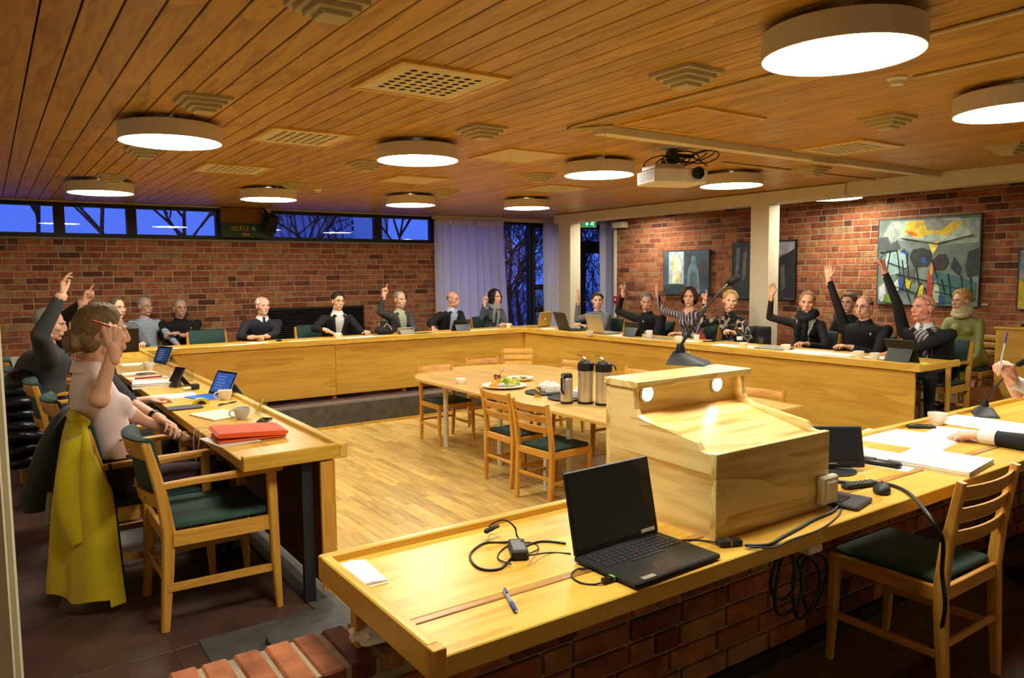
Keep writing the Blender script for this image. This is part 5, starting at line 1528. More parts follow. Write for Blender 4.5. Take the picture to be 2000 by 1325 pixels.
def smooth01(x): x = max(0., min(1., x)); return x * x * (3 - 2 * x)
def hair_shell(th=.012, front=58, side=98, back=122, top0=None, drop=0.0, drop_from=62, flare=0.0, noise=.003, seed=1, part=0.0):
    r_ = random.Random(seed); cols, rows, drows = 44, 16, (10 if drop else 0)
    C0 = Vector((0, -.012, .030)); R = (.0765, .096, .087); vs = []
    for jr in range(rows + drows + 1):
        for ic in range(cols):
            ph = 2 * math.pi * ic / cols; az = math.degrees(abs(ph if ph <= math.pi else 2 * math.pi - ph))
            jit = 5.0 * math.sin(ph * 11 + seed) + 3.0 * math.sin(ph * 23)
            if az < 70: tm = front + (side - front) * smooth01((az - (15 if drop else 24)) / (38 if drop else 44)) + jit * .5
            else: tm = side + (back - side) * smooth01((az - 85) / 60)
            t0 = 0 if top0 is None else min(tm, top0[0] + (top0[1] - top0[0]) * smooth01((az - 40) / 90))
            lng = drop > 0 and az > drop_from
            if lng: tm = max(tm, 96)
            t = min(jr / rows, 1.0); th_ = (t0 + (tm - t0) * t) * D2R
            k = th
            if not lng and t > .82: k = th * (1 - (t - .82) / .18) - .004 * (t - .82) / .18
            if top0 is not None and t < .2: k = min(k, th * t / .2 - .003 * (1 - t / .2))
            k += r_.uniform(-noise, noise) * (1 if .02 < t < .9 or lng else 0)
            k += part * math.sin(ph * 7) * .002
            p = C0 + Vector(((R[0] + k) * math.sin(th_) * math.sin(ph), (R[1] + k) * math.sin(th_) * math.cos(ph), (R[2] + k) * math.cos(th_)))
            if jr > rows and lng:
                d = (jr - rows) / drows
                w_ = smooth01((az - drop_from) / 25)
                p.z -= drop * d * w_
                sc = 1 + flare * math.sin(d * 2.6) - .10 * d * d
                p.x *= sc; p.y = C0.y + (p.y - C0.y) * sc
                p += Vector((r_.uniform(-noise, noise), r_.uniform(-noise, noise), 0))
            vs.append(p)
    n = rows + drows
    fs = [(j * cols + i, j * cols + (i + 1) % cols, (j + 1) * cols + (i + 1) % cols, (j + 1) * cols + i) for j in range(n) for i in range(cols)]
    m = MB().add(vs, fs)
    keep = [f for f in m.f if (Vector(m.v[f[0]]) - Vector(m.v[f[2]])).length > 1e-5]
    m.f = keep; m.m = [0] * len(keep)
    return m
def hair_mat(c): return mat(c, .6, var=.35, vscale=60, bump=.3, bscale=150)

def ik(S, W, L1, L2, pole):
    d = W - S; D = d.length
    if D > (L1 + L2) * .995:
        k = D / ((L1 + L2) * .995)
        if k > 1.10: W = S + d * (1.10 / k); d = W - S; D = d.length; k = 1.10
        L1 *= k; L2 *= k
    u = d.normalized(); a = (L1 * L1 - L2 * L2 + D * D) / (2 * D); h = math.sqrt(max(L1 * L1 - a * a, 0))
    pv = pole - u * pole.dot(u); pv.normalize()
    return S + u * a + pv * h, W

def person(label, root, face, head, look, skin='d9a58a', hair=None, haircol='4a3626', top=None, trousers=None, shirt=None, collar=None, sleeve=1.93, bw=1.0, bd=1.0, fem=False, hem=None,
           R=None, L=None, pitch=0, roll=0, glasses=None, beard=None, lapel=None, vneck=0, hs=1.0, extra=None, seat=.0, legs=True, vw=.075, nbo=0.0):
    """R / L: dict(w=wrist point, pole=vector, e=elbow point, pose=, fd=finger direction, pn=palm normal)"""
    root = Vector((root[0], root[1], 0)); head = Vector(head) - root
    fa = face * D2R; f = Vector((math.cos(fa), math.sin(fa), 0)); r = Vector((math.sin(fa), -math.cos(fa), 0)); up = Vector((0, 0, 1))
    la, lp_ = look * D2R, pitch * D2R
    hf = Vector((math.cos(la) * math.cos(lp_), math.sin(la) * math.cos(lp_), math.sin(lp_)))
    hr = hf.cross(up).normalized(); hu = hr.cross(hf)
    if roll:
        q = Matrix.Rotation(roll * D2R, 3, hf); hr = q @ hr; hu = q @ hu
    HM = Matrix((hr, hf, hu)).transposed().to_4x4(); HM = Matrix.Translation(head) @ HM @ Matrix.Scale(hs, 4)
    Hc = Vector((0, 0, .535 + seat)); Nb = head - Vector((hf.x, hf.y, 0)) * .018 - f * (.01 + nbo) + Vector((0, 0, (-.150 if fem else -.156) * hs))
    def cen(u): return Hc.lerp(Nb, u) - f * (.02 * math.sin(max(0, min(1, u)) * math.pi))
    sec = [(-.14, .150, .115), (0, .170, .130), (.2, .160, .128), (.42, .155, .120), (.66, .172, .124), (.80, .178, .114), (.90, .160, .094), (.965, .105, .075), (1.02, .060, .058), (1.08, .052, .052)]
    if fem: sec = [(-.14, .155, .115), (0, .175, .13), (.2, .150, .115), (.42, .135, .105), (.66, .150, .115), (.80, .155, .10), (.90, .138, .083), (.965, .088, .065), (1.02, .052, .050), (1.08, .045, .045)]
    m = MB(); rg = []
    for u, w_, d_ in sec:
        c = cen(u); kk = bw if u < .93 else 1
        rg.append([c + r * (w_ * kk * math.cos(t * math.pi / 12)) + f * (d_ * (bd if u < .93 else 1) * math.sin(t * math.pi / 12)) for t in range(24)])
    m.rings(rg)
    if fem:
        for s in (-1, 1): m.ball(cen(.66) + f * .080 * bd + r * s * .062, (.062, .055, .060), 12, 8)
    sh = .160 * bw if not fem else .140 * bw
    segs = []; hands = []
    for s, A in ((1, R), (-1, L)):
        A = A or {}
        S = cen(.83) + r * (s * sh)
        W = Vector(A['w']) - root if 'w' in A else cen(.25) + f * .34 + r * s * .10
        pole = Vector(A.get('pole', tuple(r * s * .6 - up * .8 - f * .2)))
        if 'e' in A: E = Vector(A['e']) - root
        else: E, W = ik(S, W, .285, .255, pole)
        rr_ = 1.0 if not fem else .84
        rr_ *= A.get('k', 1.0)
        m.capsule(S, E, .062 * rr_, .049 * rr_, 14)
        bare = sleeve < 1.5
        m.capsule(E, W - (W - E).normalized() * .012, .047 * rr_ if not bare else .040 * rr_, .034 * rr_ if not bare else .027 * rr_, 14)
        segs.append((S, E, W))
        hands.append((s, E, W, A))
    if legs:
        for s in (-1, 1):
            h_ = Hc + r * s * .092 - up * .02; k_ = h_ + f * .41 + r * s * .02 - up * .015; a_ = Vector((k_.x, k_.y, .085)) - f * .03
            m.capsule(h_, k_, .086, .062, 14); m.capsule(k_, a_, .058, .042, 12); m.capsule(a_ - up * .035, a_ + f * .15 - up * .045, .042, .036, 10)
    V, Fc = remesh(m, .0135, 3)
    C = np.array([V[list(q)].mean(axis=0) for q in Fc])
    fn, rn = np.array(f), np.array(r)
    mi = np.zeros(len(Fc), int)
    fwd = C @ fn
    mi[(C[:, 2] < Hc.z + .045) & ((fwd > .12) | (C[:, 2] < Hc.z - .03))] = 1
    mi[C[:, 2] < .085] = 8
    hemz = hem
    armd = np.full(len(Fc), 9.0); armt = np.zeros(len(Fc))
    for S, E, W in segs:
        for o_, (p, q) in ((0, (S, E)), (1, (E, W))):
            p_, d_ = np.array(p), np.array(q - p); t = np.clip(((C - p_) @ d_) / (d_ @ d_), 0, 1)
            dist = np.linalg.norm(C - (p_ + t[:, None] * d_), axis=1)
            b_ = dist < armd; armd[b_] = dist[b_]; armt[b_] = o_ + t[b_]
    tt = (C[:, 2] - Hc.z) / max(Nb.z - Hc.z, .1)
    cx = np.array([list(cen(float(t))) for t in np.clip(tt, -.1, 1.1)])
    lat = np.abs((C - cx) @ rn); fr = (C - cx) @ fn
    if shirt is not None:
        mi[(tt > .02) & (fr > .03) & (lat < .012 + vw * np.clip(tt, 0, 1)) & ((armd > .066) | (armt < .05))] = 2
        mi[(tt > .965) & (lat < .095) & ((armd > .07) | (armt < .05))] = 2
    if hem: mi[(C[:, 2] < hem + .10 * fwd) & (C[:, 2] > .085) & (armd > .062)] = 1
    if vneck: mi[(fr > .01) & (tt > 1 - vneck) & (lat < (tt - 1 + vneck) * .42) & ((armd > .055) | (armt < .2))] = 3
    mi[(armt > sleeve) & (armd < .075) & (C[:, 2] > .3)] = 3
    mi[(tt > 1.03) & (mi == 0) & (np.linalg.norm(C - np.array(Nb), axis=1) < .13) & ((armd > .07) | (armt < .05))] = 3
    vs = [V]; fs = list(Fc); ms_ = list(mi); off = len(V)
    def addm(v, ff, k):
        nonlocal off
        vs.append(v); fs.extend([tuple(i + off for i in q) for q in ff]); ms_.extend([k] * len(ff)); off += len(v)
    def xfm(v, Mx):
        Mx = np.array(Mx); return v @ Mx[:3, :3].T + Mx[:3, 3]
    hv, hfc = HEADS[fem]; addm(xfm(hv, HM), hfc, 3)
    nm = MB().tube([Nb - up * .05, Nb + up * .02, HM @ Vector((0, -.028, -.075))], [.056, .052, .050] if not fem else [.045, .040, .040], 18)
    addm(np.array([list(p) for p in nm.v]), nm.f, 3)
    for k, b in FACE[fem]:
        addm(xfm(np.array(b.v), HM), b.f, k)
    for s, E, W, A in hands:
        fd = Vector(A.get('fd', tuple((W - E).normalized()))).normalized()
        pn = Vector(A.get('pn', tuple(f if fd.z > .5 else -up)))
        pn = pn - fd * pn.dot(fd)
        pn = pn.normalized() if pn.length > 1e-4 else fd.orthogonal().normalized()
        X = pn.cross(fd)
        v, ff = HANDS[A.get('pose', 'relaxed')]
        k_ = (.92 if fem else 1.0) * hs * A.get('hk', 1.0)
        v = v * k_
        if s < 0: v = v * np.array([-1, 1, 1]); ff = [q[::-1] for q in ff]
        Mx = Matrix((X, pn, fd)).transposed().to_4x4(); Mx = Matrix.Translation(W) @ Mx
        addm(xfm(v, Mx), ff, 3)
    me = bpy.data.meshes.new('person')
    me.from_pydata(np.vstack(vs).tolist(), [], fs)
    lips = mat('b97868' if fem else 'b58270', .45, var=.05)
    for x in (top or BLACK, trousers or mat('20222a', .8), shirt or WHITE, skin_mat(skin), lips, EYEW, IRIS, hair_mat(haircol), SHOE): me.materials.append(x)
    me.polygons.foreach_set('material_index', [int(i) for i in ms_]); me.polygons.foreach_set('use_smooth', [True] * len(fs)); me.update()
    o = put('person', me, None, root)
    tag(o, label, 'person')
    H = lambda mb, name, mt, sm=1.2: mb.xf(HM).build(name, mt, o, sm, fixn=False)
    if hair: H(hair_shell(**{k: v for k, v in hair.items() if k not in ('bun', 'tail', 'tuft')}), 'hair', hair_mat(haircol))
    if hair and 'bun' in hair:
        b_ = MB(); rr2 = random.Random(4)
        c0 = Vector(hair['bun'][0]); br = hair['bun'][1]
        b_.ball(c0, (br, br * .8, br), 14, 10)
        if br > .04:
            b_.ball((0, -.078, -.012), (.066, .050, .072), 16, 12); b_.ball((0, -.05, -.05), (.056, .045, .045), 14, 10)
        for i in range(7):
            a = i * .9; b_.capsule(c0 + Vector((br * .7 * math.cos(a), -.01, br * .7 * math.sin(a))), c0 + Vector((br * 1.05 * math.cos(a + .7), -.022, br * 1.05 * math.sin(a + .7))), .010, .005, 6)
        v, ff = remesh(b_, .005, 2); mbb = MB(); mbb.add(v.tolist(), ff); H(mbb, 'hair_bun', hair_mat(haircol))
    if beard:
        b_ = MB(); kind, bc = beard
        b_.ball((0, .036, -.084), (.0535, .054, .040) if kind != 'goatee' else (.034, .058, .034), 16, 12)
        if kind == 'full':
            for s in (-1, 1): b_.capsule((s * .060, .012, -.03), (s * .052, .030, -.075), .016, .018, 8)
        for s in (-1, 1): b_.capsule((0, .098, -.052), (s * .024, .088, -.060), .0065, .005, 8)
        v, ff = remesh(b_, .006, 2); mbb = MB(); mbb.add(v.tolist(), ff); H(mbb, 'beard', hair_mat(bc))
        l_ = MB()
        for s in (-1, 1): l_.capsule((0, .1015, -.0675), (s * .015, .097, -.069), .0042, .002, 6)
        H(l_, 'lower_lip', lips)
    if glasses:
        zo = .0 if glasses != 'up' else .085; yo = 0 if glasses != 'up' else -.035
        gm = mat('1a1614', .3) if glasses in ('dark', 'up') else mat('8c8478', .25, metal=.8)
        g_ = MB()
        for s in (-1, 1):
            ringp = [(s * .032 + .021 * math.cos(t * math.pi / 8), .098 + yo - .010 * abs(s * .032 + .021 * math.cos(t * math.pi / 8)) / .05, .000 + zo + .015 * math.sin(t * math.pi / 8)) for t in range(17)]
            g_.tube(ringp, .0016, 6, False)
            g_.tube([(s * .053, .086 + yo, .004 + zo), (s * .074, .04 + yo, .006 + zo * .7), (s * .079, -.005, .004 + zo * .3)], .0016, 6)
        g_.tube([(-.011, .098 + yo, .003 + zo), (0, .101 + yo, .005 + zo), (.011, .098 + yo, .003 + zo)], .0016, 6)
        H(g_, 'glasses', gm)
    def chest(t, lat_, out_=.006):
        ws = np.interp(t, [q[0] for q in sec], [q[1] for q in sec]) * bw; ds = np.interp(t, [q[0] for q in sec], [q[2] for q in sec]) * bd
        return cen(t) + r * lat_ + f * (ds * math.sqrt(max(0, 1 - (lat_ / ws) ** 2)) + out_)
    if lapel:
        for s in (-1, 1):
            ptsA = [chest(.95, s * .045, .010), chest(.86, s * .070), chest(.70, s * .062), chest(.5, s * .045), chest(.28, s * .022)]
            ptsB = [chest(.97, s * .075, .004), chest(.86, s * .125, .006), chest(.74, s * .115, .010), chest(.5, s * .07, .008), chest(.28, s * .035, .006)]
            mm_ = MB(); n_ = len(ptsA)
            outp = [p + f * .009 for p in ptsA] + [p + f * .009 for p in ptsB]
            vs_ = ptsA + ptsB + outp
            fs_ = []
            for i in range(n_ - 1):
                fs_ += [(2 * n_ + i, 2 * n_ + i + 1, 3 * n_ + i + 1, 3 * n_ + i), (i, n_ + i, n_ + i + 1, i + 1), (i, i + 1, 2 * n_ + i + 1, 2 * n_ + i), (n_ + i, 3 * n_ + i, 3 * n_ + i + 1, n_ + i + 1)]
            mm_.add(vs_, fs_).build('lapel', lapel, o, .6)
    if collar:
        k0 = .92 if fem else 1.0; n_ = 22; lo, hi, ho, lo2 = [], [], [], []
        for q in range(n_):
            a = (14 + q * (332 / (n_ - 1))) * D2R; dv = f * math.cos(a) + r * math.sin(a); fr_ = max(0, math.cos(a))
            lo.append(Nb + dv * .078 * k0 + up * (-.012 - .022 * fr_)); hi.append(Nb + dv * .061 * k0 + up * (.034 - .018 * fr_ ** 3))
            ho.append(Nb + dv * .067 * k0 + up * (.033 - .018 * fr_ ** 3)); lo2.append(Nb + dv * .086 * k0 + up * (-.014 - .030 * fr_ ** 2))
        mm_ = MB().rings([[lo[q], hi[q], ho[q], lo2[q]] for q in range(n_)])
        mm_.build('collar', collar, o, .9)
    if extra: extra(o, dict(cen=cen, chest=chest, f=f, r=r, up=up, Nb=Nb, HM=HM, head=head, segs=segs))
    return o

def scarf(matl, turns=2, drape=True, rad=.030, name='scarf'):
    def fn(o, c):
        m = MB(); rr_ = random.Random(9)
        for k in range(turns):
            pts = []
            for i in range(20):
                a = 2 * math.pi * i / 20
                pts.append(c['Nb'] + c['up'] * (.03 + .028 * k - .045 * max(0, math.cos(a)) * (1 - .4 * k)) + (c['f'] * math.cos(a) * 1.15 + c['r'] * math.sin(a)) * (.085 - .012 * k + rr_.uniform(-.006, .006)))
            for i in range(20): m.capsule(pts[i], pts[(i + 1) % 20], rad, rad, 8)
        if drape:
            for s, t1 in ((-.02, .35), (.035, .5)):
                pts = [c['chest'](.93, s, .02), c['chest'](.8, s * 1.4, .022), c['chest'](.65, s * 1.5, .02), c['chest'](t1, s * 1.2, .018)]
                for p, q in zip(pts[:-1], pts[1:]): m.capsule(p, q, rad * .95, rad * .9, 8)
        v, ff = remesh(m, .009, 3)
        MB().add(v.tolist(), ff).build(name, matl, o, 1.4, fixn=False)
    return fn
# ------------------------------------------------------------------ the cast
C_NAVY = mat('1b1d28', .85, var=.1, bump=.2, bscale=300); C_BLK = mat('131316', .85, var=.15, bump=.15, bscale=250); C_CHAR = mat('3c3d42', .85, var=.1, bump=.2, bscale=300)
C_GREY = mat('6d7076', .9, var=.08, bump=.2, bscale=300); C_WHITE = mat('d9dbe0', .8, var=.03); C_BLUE = mat('a9b8d8', .8, var=.04); C_PINK = mat('e3d0d2', .8, var=.03, bump=.15, bscale=120)
C_DARKTR = mat('1d1e24', .85); C_PLUM = mat('3c2c38', .85, var=.1); C_SLATE = mat('4a515a', .9, var=.08, bump=.2, bscale=300)
UP = Vector((0, 0, 1))
def hx(px, py, X): return onx(px, py, X)
def hy(px, py, Y): return ony(px, py, Y)
SHORT = dict(th=.010, front=50, side=101, back=124)
CROP = dict(th=.006, front=44, side=99, back=122)
RING = dict(th=.008, front=40, side=96, back=118, top0=(88, 62))

# left desk -----------------------------------------------------------
def w1_extra(o, c):
    S, E, W = c['segs'][0]
    b = W + (W - E).normalized() * .055
    p = MB().capsule(deep(181, 627, 3.26) - o.location, deep(214, 638, 3.26) - o.location, .0055, .0050, 8).build('red_pen', mat('b3222a', .35), o)
    HMx = c['HM']
    mm = MB().capsule((-.02, -.105, .01), (.02, -.105, .02), .006, .004, 8).xf(HMx).build('hair_clip', BLACK, o)
    S, E, W = c['segs'][1]
    d = (W - E).normalized()
    MB().lathe([(.030, -.008), (.033, 0), (.030, .008)], seg=18).xf(Matrix.Translation(W - d * .03) @ d.to_track_quat('Z', 'Y').to_matrix().to_4x4()).build('wristwatch', SILVER, o)
person('woman in pale pink shirt holding up a red pen, hair in a messy bun', (.52, 4.13), 5, deep(201, 650, 3.60), 10, 'd3a184', dict(th=.016, front=40, side=96, back=146, noise=.004, bun=((0, -.118, -.040), .052)), '6e5434',
       C_PINK, C_PLUM, sleeve=.90, hem=.665, fem=True, pitch=-4, hs=1.08, bw=.95, R=dict(e=deep(194, 780, 3.34), w=deep(221, 682, 3.34), pose='pen', fd=Vector((-.02, -.02, 1)), pn=Vector((.2, .9, 0)), k=1.12),
       L=dict(w=(.86, 4.36, .62), pose='relaxed', pn=(0, -.6, -.8)), collar=C_PINK, extra=w1_extra, nbo=.045)
def band(k, m_):
    def fn(o, c):
        S, E, W = c['segs'][k]; d = (W - E).normalized()
        MB().lathe([(.031, -.012), (.034, 0), (.031, .012)], seg=18).xf(Matrix.Translation(W - d * .045) @ d.to_track_quat('Z', 'Y').to_matrix().to_4x4()).build('wristwatch', m_, o)
    return fn
person('person in black shirt with dark wristband, behind the woman in pink', (.46, 5.0), 5, deep(200, 648, 4.4), 8, 'd8a88e', SHORT, '5a4a38', C_BLK, C_DARKTR, sleeve=1.2, pitch=-5,
       R=dict(w=deep(312, 818, 4.0), pose='relaxed', pn=(0, -.7, -.7)), L=dict(w=(.80, 5.2, .74)), extra=band(0, BLACK))
person('man in charcoal sweater raising his right arm high, far left', (.27, 6.70), 5, deep(98, 634, 5.62), -14, 'cf9c82', SHORT, '8d8a84', C_CHAR, C_DARKTR, bw=1.15, bd=1.45, pitch=-8,
       R=dict(w=deep(121, 577, 5.25), e=deep(78, 655, 5.25), pose='wave', fd=Vector((.12, 0, 1)), pn=(.9, -.3, 0), k=1.25), L=dict(w=(.78, 6.95, .75)))
person('man in black pointing upward, behind the charcoal sweater', (.30, 7.65), 5, deep(120, 634, 6.42), 0, 'd3a085', SHORT, '4a3c30', C_BLK, C_DARKTR, bw=1.15, bd=1.2,
       R=dict(w=deep(163, 592, 6.0), e=deep(120, 625, 6.1), pose='point', fd=Vector((.35, 0, .95)), pn=(.9, -.4, 0), k=1.2), L=dict(w=(.80, 7.85, .75)))
person('man in grey shirt with short hair behind the black laptop', (1.24, 9.93), -85, hy(229, 602, 9.78), -62, 'd9a88e', CROP, '54402e', mat('565a63', .85, var=.08), C_DARKTR, bw=1.08,
       R=dict(w=(1.0, 9.42, .75)), L=dict(w=(1.42, 9.45, .75)), beard=None)
person('old man with glasses in blue and white striped shirt by the wall', (hy(283, 600, 10.9).x, 10.93), -80, hy(283, 599, 10.85), -60, 'd0a08a', dict(th=.006, front=42, side=94, back=116), 'a8a49c',
       cloth_pattern('blue_white_stripes', 'stripes_h', ['d9dfe6', '41698a'], 16), C_DARKTR, glasses='metal', L=dict(w=(2.0, 10.5, .62)), R=dict(w=(1.6, 10.5, .62)))
def badge(t, lat, col, nm='badge'):
    def fn(o, c):
        p = c['chest'](t, lat, .004); MB().bbox(-.009, .009, -.009, .009, -.012, .012, .003).build(nm, mat(col, .5), o, 0, p)
    return fn
person('grey-bearded man in black jacket sitting with folded arms by the wall', (hy(352, 600, 10.9).x, 10.95), -85, hy(352, 602, 10.82), -82, 'cf9a84', dict(th=.008, front=44, side=96, back=118), '9a958c', C_BLK, C_DARKTR, bw=1.42, bd=1.25, glasses='metal', beard=('goatee', 'b9b3a8'),
       R=dict(w=hy(360, 655, 10.62), pose='curl', fd=(1, -.1, 0)), L=dict(w=hy(340, 652, 10.60), pose='curl', fd=(-1, -.1, 0)), extra=badge(.72, -.10, 'b8924a'), collar=C_BLK)
# far row -------------------------------------------------------------
xf_ = lambda px: hy(px, 655, 9.85).x
hp = hy(508, 662, 9.30)
person('white-bearded man in navy sweater with clasped hands', (xf_(513), 9.88), -90, hy(513, 598, 9.72), -82, 'd4a18a', dict(th=.008, front=40, side=98, back=120, top0=(70, 20)), 'd8d4cc', C_NAVY, C_DARKTR, bw=1.26, bd=1.1, beard=('goatee', 'dcd8d0'), collar=C_WHITE,
       R=dict(w=(hp.x - .07, 9.34, .77), pose='curl', fd=(.8, -.5, .1), pole=(-1, .2, -.6)), L=dict(w=(hp.x + .09, 9.36, .77), pose='curl', fd=(-.8, -.5, .1), pole=(1, .2, -.6)), roll=0)
person('dark-haired man with glasses in white shirt and dark blazer', (xf_(655), 9.90), -88, hy(660, 589, 9.70), -86, 'dca98c', dict(th=.015, front=60, side=96, back=118), '2a2018', C_BLK, C_DARKTR, shirt=C_WHITE, lapel=C_BLK, collar=C_WHITE, glasses='metal', bw=1.15, vw=.10, roll=-4,
       R=dict(w=(hy(640, 650, 9.35).x, 9.35, .80), pole=(-1, .3, -.3), pose='relaxed', fd=(.7, -.6, -.35), pn=(0, -.2, -1)), L=dict(w=(hy(715, 655, 9.4).x, 9.4, .75)))
person('grey-haired man in grey blazer and checked shirt pointing up', (xf_(787), 9.90), -88, hy(781, 586, 9.74), -80, 'd4a086', dict(th=.006, front=40, side=94, back=116), '8f8a82', C_CHAR, C_DARKTR, shirt=cloth_pattern('green_white_check', 'plaid', ['7c8a6c', 'd8dac8'], 22), lapel=C_CHAR, glasses=None, beard=('goatee', 'b6b0a4'), vw=.09,
       R=dict(w=hy(750, 577, 9.62), e=hy(742, 610, 9.70), pose='point', fd=(.08, 0, 1), pn=(.2, -1, 0)), L=dict(w=(hy(805, 652, 9.4).x, 9.4, .75)))
person('bald bearded man with glasses in black blazer and blue shirt', (xf_(872), 9.92), -85, hy(885, 585, 9.72), -66, 'd39a84', dict(th=.004, front=34, side=92, back=112, top0=(90, 75)), '8a8078', C_BLK, C_DARKTR, shirt=C_BLUE, lapel=C_BLK, collar=C_BLUE, glasses='metal', beard=('goatee', 'a89c90'), bw=1.12, vw=.09,
       R=dict(w=(hy(848, 655, 9.4).x, 9.42, .75), pole=(-1, .3, -.3)), L=dict(w=(hy(905, 650, 9.42).x, 9.42, .75)))
person('dark-haired woman in grey cardigan and scarf, finger raised', (xf_(964), 9.90), -95, hy(967, 581, 9.74), -80, 'dba88e', dict(th=.017, front=36, side=100, back=125, drop=.13, drop_from=42, flare=.16, noise=.006), '1c1512', C_SLATE, C_DARKTR, fem=True, roll=3,
       R=dict(w=hy(946, 592, 9.66), e=hy(940, 622, 9.72), pose='point', fd=(.05, 0, 1), pn=(.4, -1, 0)), L=dict(w=(hy(985, 640, 9.4).x, 9.42, .75)), extra=scarf(mat('8a8a8e', .95, var=.1, bump=.3, bscale=90), 2, True))
# right row -----------------------------------------------------------
yr = lambda px: hx(px, 655, 7.45).y
person('young man in grey sweater raising his open hand by the white column', (7.50, yr(1172)), 190, hx(1167, 588, 7.30), 232, 'dba98e', dict(th=.016, front=58, side=98, back=120), '3a2a1c', C_GREY, C_DARKTR, fem=False, bw=.95,
       R=dict(w=hx(1129, 588, 7.22), e=hx(1127, 625, 7.26), pose='open', fd=(0, 0, 1), pn=(-1, .2, 0)), L=dict(w=(7.02, yr(1185), .75)), collar=None)
person('grey-haired man in black zip jacket pointing up', (7.52, yr(1268)), 190, hx(1263, 590, 7.30), 222, 'cf9a82', SHORT, '6f6c68', C_BLK, C_DARKTR, bw=1.35, bd=1.15, beard=('goatee', '8a8078'), pitch=-8, collar=C_BLK,
       R=dict(w=hx(1217, 572, 7.25), e=hx(1207, 608, 7.30), pose='point', fd=(0, 0, 1), pn=(-1, 0, 0)), L=dict(w=(7.02, yr(1290), .75)), extra=badge(.75, .0, 'b9bcc0', 'zip_pull'))
STR = cloth_pattern('striped_blouse', 'stripes_v', ['2b272c', '8c8088', '35313a', 'b3a8ac', '2b272c'], 7.5)
person('brown-haired woman in vertically striped blouse raising her hand', (7.50, yr(1345)), 190, hx(1346, 581, 7.30), 216, 'dca88c', dict(th=.022, front=42, side=100, back=125, drop=.07, drop_from=44, flare=.18, noise=.006), '3f2418', STR, C_DARKTR, fem=True, bw=1.16, bd=1.05, vneck=.16,
       R=dict(w=hx(1283, 572, 7.25), e=hx(1292, 606, 7.30), pose='wave', fd=(0, .05, 1), pn=(-1, .3, 0)), L=dict(w=(7.05, yr(1370), .75)))
FLO = cloth_pattern('floral_blouse', 'floral', ['1c2024', '8a7a6c', 'c8b8a8'], 11)
person('short-haired blonde woman in dark floral blouse pointing up', (7.50, yr(1428)), 190, hx(1426, 588, 7.30), 228, 'e0b096', dict(th=.018, front=46, side=100, back=116, noise=.006), 'b8935a', FLO, C_DARKTR, fem=True, roll=-6, pitch=-4,
       R=dict(w=hx(1376, 590, 7.20), e=hx(1372, 634, 7.22), pose='point', fd=(0, -.05, 1), pn=(-1, .2, 0)), L=dict(w=hx(1432, 650, 7.10), pose='curl'), collar=mat('17181a', .9))
person('woman with hair tied up, black cardigan and big black scarf', (7.50, yr(1570)), 190, hx(1577, 592, 7.30), 210, 'cf9676', dict(th=.010, front=46, side=98, back=122, bun=((0, -.075, .105), .028)), '8a6a44', C_BLK, C_DARKTR, shirt=mat('a9b9bd', .85, var=.04), fem=True, bw=1.05, vw=.10,
       R=dict(w=hx(1507, 578, 7.15), e=hx(1503, 620, 7.22), pose='wave', fd=(0, -.15, 1), pn=(-1, 0, .1)), L=dict(w=(7.05, yr(1620), .75)), extra=scarf(C_BLK, 2, True, .036))
person('woman with glasses and fringe half hidden behind the bald man', (8.36, 5.02), 190, hx(1657, 592, 8.25), 190, 'dba890', dict(th=.014, front=60, side=102, back=124, noise=.005), '5a4a3c', C_BLK, C_DARKTR, fem=True, glasses='metal')
person('bald man with black glasses in black coat stretching his arm up', (7.52, yr(1690)), 190, hx(1687, 600, 7.30), 184, 'dca68c', dict(th=.004, front=34, side=92, back=114, top0=(88, 70)), '5a4a3c', C_BLK, C_DARKTR, glasses='dark', bw=1.28, bd=1.1, beard=('goatee', 'b8937c'), collar=C_BLK,
       R=dict(w=hx(1618, 545, 7.18), e=hx(1640, 608, 7.26), pose='open', fd=(0, .02, 1), pn=(-1, -.3, 0)), L=dict(w=(7.05, yr(1705), .75)), extra=badge(.75, -.09, '8f9298', 'lapel_pin'))
def w19(o, c):
    HMx = c['HM']
    S, E, W = c['segs'][0]; b = W + (W - E).normalized() * .10
    MB().capsule(b + Vector((-.01, .05, -.02)), b + Vector((-.02, -.06, .085)), .005, .005, 8).build('blue_pen', mat('2a35a0', .35), o)
person('large bald man in black jacket and plaid shirt, raising a blue pen', (7.54, yr(1818)), 186, hx(1803, 602, 7.28), 160, 'd8937e', dict(th=.004, front=34, side=92, back=114, top0=(90, 78)), '9c948c', C_BLK, C_DARKTR, shirt=cloth_pattern('grey_plaid', 'plaid', ['3c3c46', 'c8c8cc'], 20), lapel=C_BLK, collar=C_WHITE, glasses='up', bw=1.3, bd=1.2, hs=1.08, pitch=4, vw=.12,
       R=dict(w=hx(1727, 530, 7.15), e=hx(1752, 592, 7.22), pose='pen', fd=(-.1, .12, 1), pn=(-.6, .6, 0)), L=dict(w=hx(1735, 692, 6.92), pose='relaxed', fd=(-.6, .6, -.1)), extra=w19)
OLIVE = mat('858a4c', .5, var=.15, bump=.4, bscale=25)
def w20(o, c):
    for i in range(4):
        t = .2 + .17 * i; pts = [c['chest'](t, l, .004) for l in (-.10, -.05, 0, .05, .10)]
        MB().tube(pts, .004, 6).build('quilt_seam', mat('6c713c', .6), o)
    scarf(mat('b9ad82', .95, var=.15, bump=.5, bscale=80), 3, False, .034, 'knitted_cowl')(o, c)
